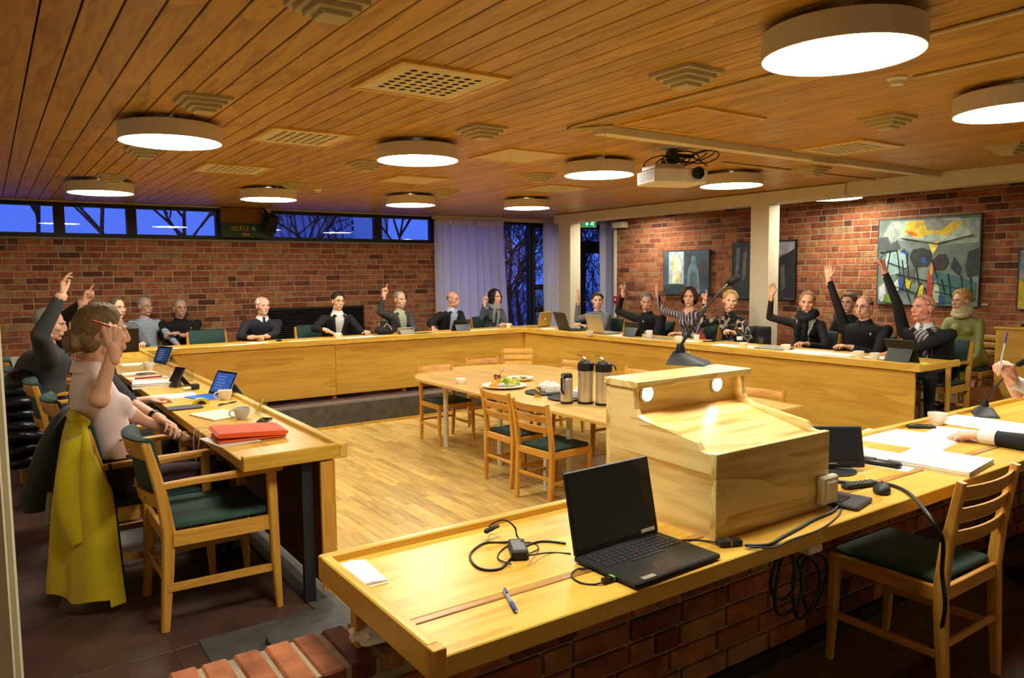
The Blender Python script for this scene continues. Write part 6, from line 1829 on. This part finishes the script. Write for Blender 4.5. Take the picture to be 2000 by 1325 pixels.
person('blonde woman in olive green quilted coat and knitted cowl by the wall', (8.92, 3.95), 185, hx(1878, 588, 8.82), 158, 'd9a488', dict(th=.020, front=56, side=98, back=116, noise=.006), 'b98f54', OLIVE, mat('7c7a1e', .8, var=.1), fem=True, bw=1.12,
       R=dict(w=(8.55, 4.1, .60)), L=dict(w=hx(1895, 740, 8.72), pose='relaxed', fd=(0, -.1, -1), pn=(-1, 0, 0)), extra=w20)
# chairman ------------------------------------------------------------
def w21(o, c):
    S, E, W = c['segs'][0]; d = (W - E).normalized()
    for k in (0, 1):
        S, E, W = c['segs'][k]; d = (W - E).normalized()
        MB().lathe([(.036, -.05), (.037, .0), (.035, .022), (.030, .022)], seg=20).xf(Matrix.Translation(W - d * .015) @ d.to_track_quat('Z', 'Y').to_matrix().to_4x4()).build('shirt_cuff', C_WHITE, o)
    S, E, W = c['segs'][0]
    b = onz(0, 0, 5)
    tip0 = ony(1952, 722, W.y + o.location.y) - o.location; tip1 = ony(1967, 650, W.y + o.location.y) - o.location
    pb_ = MB().capsule(tip0, tip0.lerp(tip1, .72), .0042, .0042, 8).build('raised_pen', mat('b9bcc8', .2), o)
    MB().capsule(tip0.lerp(tip1, .72), tip1, .0050, .0042, 8).build('pen_cap', mat('3a3480', .35), pb_)
    S, E, W = c['segs'][1]; d = (W - E).normalized()
    MB().lathe([(.0105, -.002), (.0115, 0), (.0105, .002)], seg=14).xf(Matrix.Translation(W + d * .105 + Vector((.01, 0, -.004))) @ d.to_track_quat('Z', 'Y').to_matrix().to_4x4()).build('ring', mat('c8a050', .2, metal=1), o)
person('chairman in dark suit at the right edge, holding up a ballpoint pen', (4.16, 1.02), 92, (4.10, 1.20, 1.22), 118, 'dca68c', SHORT, '6a6460', mat('15161d', .8, var=.1, bump=.15, bscale=300), C_DARKTR, shirt=C_WHITE, lapel=C_BLK, bw=1.1,
       R=dict(w=ony(1978, 748, 1.60), e=Vector((4.36, 1.36, .82)), pose='pen', fd=Vector((-.50, .12, .84)), pn=(-.75, .45, -.3), hk=1.22),
       L=dict(w=onz(1918, 852, TT + .035), e=Vector((3.72, 1.18, .76)), pose='relaxed', fd=Vector((-.35, .93, -.06)), pn=(0, 0, -1)), extra=w21)
# ------------------------------------------------------------------ coats on chairs
def draped(name, label, cx, cy, w, z1, z0, col, folds=4, thick=.05, flare=1.2, seed=1, cat='coat', bump=.2):
    """cloth hanging behind a chair back in the YZ plane, closed wavy tube flattened in x"""
    rg = []; n = 40; rows = 16; rr_ = random.Random(seed)
    for j_ in range(rows + 1):
        t = j_ / rows; z = z1 + (z0 - z1) * t; ww = w * (.80 + (flare - .80) * t ** .8) / 2; th = thick * (.6 + .5 * math.sin(min(1, t * 1.6) * math.pi / 2))
        if j_ == 0: th *= .35
        ring_ = []
        for i in range(n):
            a = 2 * math.pi * i / n; u = math.cos(a)
            wob = .022 * math.sin(u * folds * 1.7 + 3 * t + seed) * (.3 + t)
            ring_.append(Vector((cx + th * math.sin(a) + wob - .03 * t, cy + ww * u + .012 * math.sin(5 * t + seed), z + .012 * math.sin(u * 5 + seed) * t)))
        rg.append(ring_)
    o = MB().rings(rg).build(name, mat(col, .9, var=.08, bump=bump, bscale=300, sheen=.2), None, 1.2)
    return tag(o, label, cat)
def drape_path(name, label, top, bot, z1, z0, col, cat, amp=.02, folds=3, thick=.022, seed=1, bump=.2, rows=16, n=26):
    """closed cloth sheet whose plan runs along a path, hanging from z1 to z0"""
    def along(P, u):
        P = [Vector((p[0], p[1], 0)) for p in P]; k = u * (len(P) - 1); i = min(int(k), len(P) - 2); return P[i].lerp(P[i + 1], k - i)
    rg = []
    for j_ in range(rows + 1):
        t = j_ / rows; z = z1 + (z0 - z1) * t; q = t ** .7
        cp = [along(top, i / (n - 1)).lerp(along(bot, i / (n - 1)), q) for i in range(n)]
        nr = []
        for i in range(n):
            d = (cp[min(i + 1, n - 1)] - cp[max(i - 1, 0)]).normalized(); nr.append(Vector((d.y, -d.x, 0)))
        th = thick * (.45 + .75 * math.sin(min(1, t * 1.5 + .15) * math.pi / 2))
        off_ = [amp * (.25 + q) * math.sin(i / (n - 1) * folds * 6.283 + seed + 1.5 * t) for i in range(n)]
        zz = [z + .012 * math.sin(i * .55 + seed) * t for i in range(n)]
        e = [th * (.25 if i in (0, n - 1) else 1) for i in range(n)]
        rg.append([cp[i] + nr[i] * (off_[i] + e[i]) + Vector((0, 0, zz[i])) for i in range(n)] + [cp[i] + nr[i] * (off_[i] - e[i]) + Vector((0, 0, zz[i])) for i in range(n - 1, -1, -1)])
    o = MB().rings(rg).build(name, mat(col, .9, var=.08, bump=bump, bscale=300, sheen=.2), None, 1.2)
    return tag(o, label, cat)
YEL = mat('c8b10e', .9, var=.08, bump=.2, bscale=300, sheen=.2)
yc = drape_path('yellow_coat', 'mustard yellow wool coat hanging over the armchair back', [(.33, 4.16), (.285, 4.03), (.29, 3.93), (.335, 3.905)], [(.20, 4.34), (.20, 3.98), (.24, 3.84), (.40, 3.74)], .86, .07, 'c8b10e', 'coat', .020, 2, .030, 2)
rg = []
for j_ in range(11):
    t = j_ / 10
    c0 = Vector((.28 - .05 * math.sin(t * 2.6) + .02 * t, 3.885 - .06 * t, .80 - .46 * t)); rad = .050 + .012 * math.sin(t * 3.1)
    rg.append([c0 + Vector((rad * .8 * math.cos(a * math.pi / 8), rad * .75 * math.sin(a * math.pi / 8), .015 * math.cos(a * math.pi / 8))) for a in range(16)])
MB().rings(rg).build('sleeve', YEL, yc, 1.2)
rg = []
for j_ in range(9):
    t = .16 + .84 * j_ / 8; z = .84 - .80 * t; x0, y0 = .345 + .03 * t, 3.875 - .145 * t; x1, y1 = .345 + .03 * t + .062 * min(1, max(.08, (t - .16) / .22)), 3.885 - .13 * t
    rg.append([Vector((x0, y0 - .012, z)), Vector((x1, y1 - .014, z)), Vector((x1 + .006, y1 + .008, z)), Vector((x0, y0 + .012, z))])
MB().rings(rg).build('front_edge', YEL, yc, .9)
MB().bar((.418, 3.870, .66), (.440, 3.775, .10), .012, .03).build('dark_lining', mat('17151a', .8), yc, 0)
MB().tube([(.34, 4.17, .855), (.295, 4.05, .875), (.30, 3.95, .87), (.345, 3.915, .85)], [.018, .028, .030, .018], 10).build('collar', YEL, yc, 1.2)
dj = drape_path('dark_jacket', 'dark green-black knitted jacket hung beside the yellow coat', [(.33, 4.12), (.30, 4.24), (.34, 4.38)], [(.12, 4.16), (.13, 4.30), (.20, 4.42)], .885, .42, '22241c', 'jacket', .018, 2, .045, 5, .5)
MB().tube([(.36, 4.20, .875), (.345, 4.30, .885), (.37, 4.38, .87)], .020, 8).build('yellow_collar', YEL, dj)
gs = drape_path('grey_scarf', 'grey fringed scarf hanging below the dark jacket', [(.19, 4.12), (.19, 4.32)], [(.19, 4.12), (.19, 4.32)], .50, .34, '8a857c', 'scarf', .015, 4, .010, 8, .5)
for i in range(10):
    MB().capsule((.19, 4.125 + i * .02, .34), (.185, 4.122 + i * .0205, .27), .0045, .003, 6).build('fringe', mat('8a857c', .9), gs)
pj = empty('puffer_jacket', (.145, 6.50, 0), 0, 'black quilted puffer jacket hanging on the armchair at far left', 'jacket')
PUFF = mat('101114', .30, var=.2, bump=.3, bscale=30)
rr = random.Random(2)
for k in range(7):
    z = .72 - k * .085; m_ = MB()
    for i in range(4):
        m_.ball((rr.uniform(-.012, .012), -.10 + i * .06 + rr.uniform(-.02, .02), z + rr.uniform(-.012, .012)), (.135 + rr.uniform(-.02, .02), .075, .054), 14, 9, Matrix.Rotation(rr.uniform(-.18, .18), 3, 'Y'))
    v, ff = remesh(m_, .012, 2)
    MB().add(v.tolist(), ff).build('quilted_row', PUFF, pj, 1.4, fixn=False)
MB().ball((.02, -.02, .77), (.12, .12, .09), 16, 10).build('hood', PUFF, pj, 1.4)
br_ = onz(1905, 800, .12)
lb = MB().prism([(-.19, .0), (.19, 0), (.20, .10), (.12, .27), (-.10, .29), (-.18, .12)], -.09, .09, 'x').build('leather_bag', mat('8a5226', .5, var=.15), None, .9, (8.55, hx(1920, 800, 8.55).y, 0))
MB().tube([(0, -.10, .24), (0, -.06, .36), (0, .06, .36), (0, .10, .24)], .010, 8).build('strap', mat('5a3218', .5), lb)
tag(lb, 'brown leather bag on the floor beside the green-coated woman', 'bag')
rb = MB().ball((0, 0, 0), (.05, .09, .12), 14, 10).build('red_bag', mat('8c2a22', .7), None, 1.0, (7.22, yr(1392), .66))
tag(rb, 'dark red bag hanging between the striped and floral blouses', 'bag')
MB().tube([(0, -.05, .10), (0, 0, .17), (0, .05, .10)], .008, 6).build('strap', mat('3a1512', .7), rb)
hj = draped('black_coat', 'black coat hung on the chair right of the floral blouse', 7.62, yr(1470), .30, .86, .30, '15151a', 3, .07, 1.1, 12, 'coat')

# ------------------------------------------------------------------ paintings
def painting(name, label, y0, y1, z0, z1, bg, shapes, frame='26221e', fw=.012, th=.035):
    """shapes: (colour, [(u, v)...]) with u from the viewer's left, v from the bottom"""
    t = empty(name, (XR - .02, (y0 + y1) / 2, (z0 + z1) / 2), 0, label, 'painting')
    hw, hh = abs(y1 - y0) / 2, (z1 - z0) / 2
    MB().bbox(-th, 0, -hw, hw, -hh, hh, .002).build('canvas', mat(bg, .7, var=.35, vscale=5, bump=.2, bscale=80), t, 0)
    vs, fs = ring_yz(hw + fw, hh + fw, hw, hh, -th - .004, .0)
    MB().add(vs, fs).build('frame', mat(frame, .5), t, 0)
    for k, (c, poly) in enumerate(shapes):
        pts = [(hw - 2 * hw * u, -hh + 2 * hh * v) for u, v in poly]
        e = -th - .0006 - k * .00035
        MB().prism(pts, e, -th + .0005, 'x').build('paint_patch', mat(c, .65, var=.30, vscale=14, bump=.3, bscale=120), t, 0)
    return t
def ring_yz(a, b, c, d, x0, x1):
    o = [(-a, -b), (a, -b), (a, b), (-a, b)]; i = [(-c, -d), (c, -d), (c, d), (-c, d)]
    vs = [(x0, p, q) for p, q in o] + [(x0, p, q) for p, q in i] + [(x1, p, q) for p, q in o] + [(x1, p, q) for p, q in i]
    fs = []
    for k in range(4):
        n = (k + 1) % 4
        fs += [(k, 4 + k, 4 + n, n), (8 + k, 8 + n, 12 + n, 12 + k), (k, n, 8 + n, 8 + k), (4 + k, 12 + k, 12 + n, 4 + n)]
    return vs, fs
painting('painting', 'largest painting, colourful abstract town under a yellow glow', hx(1917, 510, XR).y, hx(1720, 510, XR).y, 1.095, 2.135, '6f7f78', [
    ('93a39a', [(0, .72), (.12, .97), (.99, .97), (.99, .7), (.6, .68), (.3, .76)]), ('a9bdb0', [(.13, .98), (.24, .78), (.82, .70), (.93, .78), (.8, .98)]), ('d8b93a', [(.30, .97), (.27, .84), (.40, .77), (.55, .82), (.70, .78), (.85, .92), (.75, .95), (.6, .86), (.48, .90), (.46, .98)]),
    ('8a908c', [(.46, .98), (.50, .86), (.62, .85), (.76, .95), (.6, .98)]), ('d97a2a', [(.28, .86), (.33, .80), (.42, .79), (.38, .84)]), ('e3cf5a', [(.52, .70), (.56, .58), (.60, .64), (.62, .73)]), ('4e5458', [(0, .80), (.10, .80), (.13, .70), (.20, .76), (.24, .66), (.12, .62), (0, .66)]),
    ('2f4f86', [(.22, .60), (.27, .66), (.33, .60), (.30, .54)]), ('9cc0c0', [(.07, .46), (.10, .62), (.20, .64), (.30, .58), (.33, .46), (.22, .36), (.12, .34)]), ('35373c', [(.33, .56), (.36, .64), (.46, .66), (.55, .62), (.56, .52), (.52, .44), (.38, .44)]), ('2a57a8', [(.45, .55), (.46, .49), (.50, .49), (.50, .55)]),
    ('3b3438', [(.57, .52), (.62, .58), (.69, .58), (.72, .48), (.68, .40), (.60, .40)]), ('2c3a3e', [(.74, .42), (.77, .55), (.84, .42), (.82, .34)]), ('33363a', [(.88, .44), (.90, .60), (.99, .64), (.99, .34), (.90, .32)]), ('5f6a6c', [(.24, .42), (.38, .42), (.40, .26), (.28, .28)]),
    ('3f6b68', [(.52, .40), (.72, .36), (.98, .26), (.98, .06), (.62, .02), (.56, .2)]), ('d6c53c', [(.30, .30), (.36, .28), (.34, .18), (.30, .20)]), ('2f5a9a', [(.24, .34), (.29, .30), (.26, .14), (.22, .18)]), ('c9ccd0', [(.02, .20), (.08, .26), (.10, .10), (.06, .02), (.02, .06)]), ('d8c63a', [(.44, .24), (.49, .22), (.48, .10), (.43, .10)]),
    ('b5452c', [(.54, .42), (.57, .40), (.58, .12), (.52, .10), (.52, .26)]), ('d9923a', [(.55, .48), (.58, .46), (.57, .34), (.54, .36)]), ('b7c3a4', [(.60, .28), (.64, .20), (.66, .04), (.60, .02), (.58, .14)]), ('6f9a3a', [(.08, .12), (.16, .10), (.20, .02), (.08, .02)]), ('234a86', [(.64, .12), (.70, .10), (.69, .02), (.64, .02)]), ('cfd4c8', [(.16, .22), (.22, .30), (.24, .18), (.19, .12)])]
    + [('26302f', [(a_ - .004, b_), (a_ + .004, b_), (c_ + .004, d_), (c_ - .004, d_)]) for a_, b_, c_, d_ in ((.13, .64, .10, .40), (.20, .64, .24, .36), (.30, .58, .34, .28), (.26, .52, .30, .20), (.40, .44, .44, .22), (.46, .26, .40, .08), (.56, .52, .62, .30), (.72, .36, .76, .08), (.84, .34, .88, .06), (.93, .32, .95, .05), (.12, .34, .20, .06), (.30, .22, .36, .02), (.50, .20, .54, .02), (.66, .30, .70, .12))]
    + [('26302f', [(a_, b_ - .004), (c_, d_ - .004), (c_, d_ + .004), (a_, b_ + .004)]) for a_, b_, c_, d_ in ((.10, .50, .30, .42), (.20, .36, .52, .28), (.58, .26, .96, .16), (.60, .16, .98, .08), (.02, .62, .20, .64), (.24, .78, .60, .70), (.60, .70, .93, .78), (.12, .24, .40, .14))], '3a3f42', .010)
painting('painting', 'black and white mountain painting partly hidden by the column', hx(1557, 530, XR).y, hx(1436, 530, XR).y, 1.115, 1.94, '55565c', [
    ('9a9aa0', [(.40, .98), (.99, .98), (.99, .84), (.80, .76), (.62, .62), (.5, .7)]), ('b0aeb0', [(.55, .95), (.80, .98), (.75, .82), (.6, .74)]), ('2b2c30', [(.52, .58), (.66, .64), (.99, .86), (.99, .02), (.5, .02)]), ('3c3d42', [(.01, .98), (.34, .98), (.40, .5), (.30, .02), (.01, .02)]),
    ('6a6c72', [(.06, .9), (.12, .92), (.10, .5), (.05, .4)]), ('707278', [(.18, .8), (.24, .85), (.22, .4), (.16, .3)]), ('4a4c52', [(.60, .40), (.66, .5), (.70, .2), (.62, .1)]), ('5a5c62', [(.78, .55), (.84, .6), (.86, .2), (.80, .15)])], '141312', .012)
painting('painting', 'blue-grey painting of a yellow nude and a shadowy figure', hx(1389, 530, XR).y, hx(1301, 530, XR).y, 1.15, 1.865, '46535c', [
    ('a9bfca', [(.12, .97), (.46, .97), (.46, .24), (.12, .24)]), ('d9dcc0', [(.24, .80), (.26, .93), (.33, .94), (.35, .82), (.40, .70), (.40, .52), (.36, .40), (.40, .26), (.18, .26), (.22, .44), (.20, .62)]), ('d8c446', [(.22, .82), (.25, .84), (.24, .60), (.20, .50), (.21, .66)]), ('ddd06a', [(.30, .40), (.34, .42), (.36, .28), (.28, .28)]),
    ('6c8796', [(.56, .60), (.62, .70), (.62, .84), (.68, .88), (.73, .82), (.72, .68), (.78, .56), (.80, .30), (.82, .04), (.52, .04), (.54, .34)]), ('566b78', [(.60, .50), (.74, .50), (.76, .10), (.58, .10)]), ('5c4038', [(.80, .66), (.90, .66), (.88, .44), (.82, .46)]), ('3a444c', [(.01, .22), (.48, .22), (.5, .02), (.01, .02)])], '3a444c', .004)
painting('painting', 'yellow painting cut by the right edge of the picture', hx(2060, 540, XR).y, hx(1994, 540, XR).y, 1.08, 1.72, '9aa08a', [('c9b63a', [(0, .02), (.6, .02), (.5, .4), (0, .5)]), ('6f8a9a', [(0, .6), (.4, .65), (.5, .98), (0, .98)])], '2a2a28', .010)
pz = hx(1925, 595, XR)
tag(MB().bbox(XR - .028, XR - .018, pz.y - .035, pz.y + .035, pz.z - .012, pz.z + .012, .001).build('name_plate', mat('c9b98a', .5)), 'small cream name plate right of the largest painting', 'plate')
# fire alarm call point
pa_ = hx(1202, 585, XR)
fa = MB().bbox(-.05, 0, -.05, .05, -.06, .06, .004).build('fire_alarm', mat('a81c22', .4), None, .4, (XR - .02, 10.06, pa_.z))
MB().bbox(-.053, -.049, -.022, .022, -.022, .022, .001).build('glass_plate', mat('d8d4cc', .3), fa, 0)
tag(fa, 'red fire alarm call point at the end of the painting wall', 'fire alarm')
bxp = hx(1213, 424, XR - .1)
tag(MB().bbox(XR - .16, XR - .02, 9.78, 10.05, 2.30, 2.40, .004).build('junction_box', WHITE), 'white junction box high at the corner of the painting wall', 'box')
# exit sign under the beam end
ep = ony(1148, 437, 10.30)
ex = empty('exit_sign', ep, -20 * D2R, 'lit green exit sign with arrow and running figure', 'sign')
MB().bbox(-.16, .16, -.02, .02, -.07, .07, .006).build('housing', WHITE, ex, .4)
MB().box(-.105, .145, -.0225, -.0195, -.06, .06).build('green_face', emit('exit_green', (.01, .38, .10), .9), ex, 0)
EXW = emit('exit_white', (.9, 1, .9), 1.1)
MB().prism([(-.055, .0), (-.025, -.045), (.005, 0), (-.012, 0), (-.012, .045), (-.038, .045), (-.038, 0)], -.0245, -.0225, 'y').build('down_arrow', EXW, ex, 0)
mm = MB().ball((.085, -.0235, .043), (.010, .001, .010), 10, 6)
for p, q in (((.083, .03), (.075, 0)), ((.075, 0), (.098, -.018)), ((.098, -.018), (.092, -.042)), ((.075, 0), (.058, -.02)), ((.058, -.02), (.04, -.02)), ((.083, .025), (.105, .015)), ((.105, .015), (.115, .025)), ((.083, .025), (.062, .018)), ((.062, .018), (.055, .0))):
    mm.capsule((p[0], -.0235, p[1]), (q[0], -.0235, q[1]), .006, .006, 6)
mm.build('running_figure', EXW, ex, 0)
MB().capsule((0, 0, .07), (0, 0, ZC - ep.z - .01), .006, .006, 8).build('hanger', WHITE, ex)
# radiator grille low on the back wall
g0, g1 = hy(503, 600, YB).x, hy(708, 600, YB).x
gz1, gz0 = hy(600, 600, YB).z, .45
rg_ = empty('radiator_grille', ((g0 + g1) / 2, YB - .03, (gz0 + gz1) / 2), 0, 'black slatted radiator grille low on the back brick wall', 'radiator grille')
hw_, hh_ = (g1 - g0) / 2, (gz1 - gz0) / 2
ring_xz(-hw_, hw_, -hh_, hh_, .025, -.03, .03).build('frame', mat('15120f', .5), rg_, .3)
MB().box(-hw_ + .02, hw_ - .02, .015, .028, -hh_ + .02, hh_ - .02).build('backing', mat('0a0908', .8), rg_, 0)
n_ = int(2 * hh_ / .032)
me_s = MB().bbox(-hw_ + .025, hw_ - .025, -.012, .012, -.006, .006, .002).mesh('slat', mat('1e1a16', .45), 0)
for i in range(1, n_): put('slat', me_s, rg_, (0, -.005, -hh_ + i * 2 * hh_ / n_), (.5, 0, 0))
# screen box, green banner and loudspeaker in the clerestory
b0, b1 = hy(431, 440, YB - .05).x, hy(523, 440, YB - .05).x
zt, zm_, zb0 = hy(470, 409, YB - .05).z, hy(470, 437, YB - .05).z, hy(470, 465, YB - .05).z
tag(MB().bbox(b0, b1, YB - .10, YB + .02, zm_, ZC - .012, .004).build('screen_box', mat('7a5522', .6, var=.15)), 'brown wooden box above the green banner in the window band', 'box')
bn = empty('green_banner', ((b0 + b1) / 2, YB - .11, (zm_ + zb0) / 2), 0, 'dark green banner box with small gold lettering below the ceiling', 'banner')
bh = (zm_ - zb0) / 2; bwid = (b1 - b0) / 2
MB().bbox(-bwid, bwid, 0, .10, -bh, bh, .004).build('board', mat('1f3d1c', .6, var=.2), bn, 0)
GLD = mat('a8873c', .4)
for x0, x1, z0_, z1_ in ((-.205, -.105, 0, .020), (-.205, -.105, .045, .062), (-.205, -.185, 0, .062), (-.150, -.130, 0, .062), (-.085, -.065, 0, .066), (-.045, -.005, 0, .018), (-.045, -.028, 0, .066), (.012, .030, 0, .066)):
    MB().bbox(x0, x1, -.004, 0, z0_, z1_, .001).build('gold_mark', GLD, bn, 0)
MB().prism([(.075, .038), (.125, .066), (.125, -.006)], -.004, 0, 'y').build('gold_mark', GLD, bn, 0)
MB().bbox(-.05, .05, -.004, .0, -bh * .75, -bh * .35, .001).build('crest', mat('8a7a44', .5), bn, 0)
MB().ball((0, -.004, -bh * .55), (.018, .004, .018), 10, 6).build('crest_dot', mat('a03028', .5), bn)
sp_ = hy(527, 437, YB - .25)
ls = empty('loudspeaker', (sp_.x, YB - .25, sp_.z), 25 * D2R, 'small black wall loudspeaker tilted beside the green banner', 'loudspeaker', rot=(20 * D2R, 0, 25 * D2R))
MB().bbox(-.085, .085, -.08, .08, -.13, .13, .012).build('cabinet', BLACKM, ls, .4)
MB().lathe([(.06, 0), (.06, .006), (.03, -.004), (0, -.004)], seg=24).xf(Matrix.Translation((0, -.082, -.04)) @ Matrix.Rotation(math.pi / 2, 4, 'X')).build('woofer', BLACK, ls)
MB().bar((0, .05, .08), (0, .22, .20), .03, .02).build('bracket', BLACK, ls, 0)
bp_ = hy(520, 408, YB - .10)
tag(MB().bbox(bp_.x - .05, bp_.x + .05, YB - .16, YB - .04, ZC - .07, ZC - .004, .006).build('ceiling_sensor', CREAM), 'small cream sensor box above the loudspeaker', 'sensor')
# wooden cabinet at the right edge
cy_ = hx(1945, 640, 8.78).y
cb = empty('side_cabinet', (8.78, cy_, 0), 0, 'yellow wooden side cabinet at the right edge under the paintings', 'cabinet')
MB().bbox(0, .48, -1.15, 0, .06, .885, .003).build('carcass', W_PANY, cb, 0)
MB().bbox(-.015, .50, -1.16, .015, .885, .91, .003).build('top', W_DESKY, cb, 0)
MB().bbox(.03, .46, -1.12, -.03, 0, .06, .002).build('plinth', mat('2a1c10', .6), cb, 0)
for k in range(2):
    d_ = MB().bbox(-.018, 0, -.04 - (k + 1) * .53 + .004, -.04 - k * .53, .10, .855, .003).build('door', W_PANY, cb, 0)
    MB().ball((-.028, -.04 - (k + .9) * .53, .55), .012, 10, 6).build('knob', BLACK, d_)
kk_ = onx(1990, 634, 8.95)
ky = tag(MB().capsule((8.95, cy_ - .18, .925), (8.97, cy_ - .26, .925), .014, .010).build('key_case', BLACK), 'small black key case on top of the side cabinet', 'key case')
# low heating cover on the back wall, far left
lo = hy(8, 705, YB)
tag(MB().bbox(XL + .1, .55, YB - .12, YB - .03, .20, lo.z + .05, .01).build('radiator', mat('cfcbc0', .5)), 'white radiator low on the back wall at the left edge', 'radiator')

# ------------------------------------------------------------------ outside at dusk
struct(MB().box(-30, 60, YB + .3, 80, -.8, -.6).build('ground_outside', mat('aab0ba', .9)))
BARK = mat('3a2f2a', .95, var=.3)
def tree(x, y, h, seed, lab, spread=1.0, n0=5):
    r_ = random.Random(seed); m = MB()
    t = empty('bare_tree', (x, y, -.6), 0, lab, 'tree', 'bare trees outside the windows')
    def grow(mb, p, d, L, rad, lev):
        q = p + d * L; mid = p.lerp(q, .5) + Vector((r_.uniform(-.06, .06), r_.uniform(-.06, .06), 0)) * L
        mb.tube([p, mid, q], [rad, rad * .85, rad * .68], 5 if lev < 3 else 4)
        if lev >= 5: return
        for k in range(3 if lev > 0 else n0):
            ax = Vector((r_.uniform(-1, 1), r_.uniform(-1, 1), r_.uniform(-.25, .9))).normalized()
            dd = (d * .9 + ax * (.75 + .25 * spread)).normalized()
            s0 = q if k == 0 else p.lerp(q, r_.uniform(.45, 1))
            grow(mb, s0, dd, L * r_.uniform(.58, .82), rad * .62, lev + 1)
    tr = MB(); tr.tube([(0, 0, 0), (.05, 0, h * .15), (0, .05, h * .3)], [.075, .062, .05], 8); tr.build('trunk', BARK, t, .9)
    cr__ = MB(); grow(cr__, Vector((0, .05, h * .28)), Vector((.05, 0, 1)).normalized(), h * .22, .045, 0)
    tag(cr__.build('branches', BARK, t, 0, fixn=False), kind='stuff')
for k_, (tx, ty, th_, lab) in enumerate(((10.2, 14.4, 4.6, 'bare tree right outside the tall window between the curtains'), (10.9, 15.8, 5.5, 'bare tree further out behind the tall window'), (11.6, 17.4, 6.5, 'third bare tree seen through the tall window'),
                        (9.4, 13.6, 3.6, 'low bare shrub close to the tall window'), (3.0, 15.0, 6.5, 'bare tree outside the third clerestory pane'), (3.9, 16.0, 7.0, 'second bare tree outside the third clerestory pane'), (1.8, 16.0, 7.5, 'bare tree outside the second clerestory pane'),
                        (5.4, 15.2, 5.5, 'bare tree with twigs before the neighbouring roof'), (12.5, 14.9, 4.8, 'bare tree outside the glazed exit door'), (13.4, 16.4, 6.0, 'farther bare tree outside the glazed exit door'), (8.0, 16.2, 6.0, 'bare tree outside the last clerestory pane'), (.8, 16.5, 7.5, 'bare tree outside the first clerestory pane'))):
    tree(tx, ty, th_, k_ + 1, lab)
rr = random.Random(21); tw = MB()
for i in range(2600):
    y = rr.uniform(13.2, 16.5); x = y * rr.uniform(.66, .93); z = rr.uniform(-.6, 3.4)
    d = Vector((rr.gauss(0, .5), rr.gauss(0, .3), rr.uniform(.3, 1))).normalized() * rr.uniform(.25, .7)
    p = Vector((x, y, z)); tw.tube([p, p + d * .5 + Vector((rr.gauss(0, .03), 0, 0)), p + d], [.009, .007, .004], 3, False)
tag(tag(tw.build('twig_thicket', BARK, None, 0, fixn=False), 'dense thicket of bare twigs outside the corner windows', 'twigs'), kind='stuff')
hw0 = ony(697, 440, 24.0); hz = lambda py: ony(697, py, 24.0).z + .6
nh = empty('neighbour_house', (hw0.x, 24.0, -.6), 0, 'pale neighbouring house with a steep ribbed roof, seen through the window band', 'house')
HW = mat('e6e8ea', .8); RF = mat('b4bccc', .6)
MB().box(-.9, 1.15, 0, 5, 0, 6.5).build('wall', HW, nh, 0)
MB().prism([(-3.6, 2.0), (-.05, 2.0), (-.55, hz(418)), (-.9, 6.4), (-3.6, 6.4)], -.5, -.02, 'y').build('roof', RF, nh, 0)
for k in range(12):
    MB().bar((-3.5 + k * .25 + .2, -.52, 2.0), (-3.5 + k * .25 - .35, -.52, 6.4), .035, .04).build('roof_rib', mat('6a7080', .6), nh, 0)
wx0, wx1 = ony(672, 440, 24).x - hw0.x, -.08
wz0, wz1 = hz(456), hz(427)
wf = ring_xz(wx0, wx1, wz0, wz1, .07, -.10, .02).build('window', HW, nh, .3)
MB().box(wx0 + .05, wx1 - .05, -.05, .0, wz0 + .05, wz1 - .05).build('pane', mat('20242c', .15), wf, 0)
MB().box((wx0 + wx1) / 2 - .03, (wx0 + wx1) / 2 + .03, -.09, -.03, wz0 + .05, wz1 - .05).build('glazing_bar', HW, wf, 0)
MB().box(wx0 + .05, wx1 - .05, -.09, -.03, (wz0 + wz1) / 2 - .03, (wz0 + wz1) / 2 + .03).build('glazing_bar', HW, wf, 0)
bpy.data.scenes.remove(TMP)
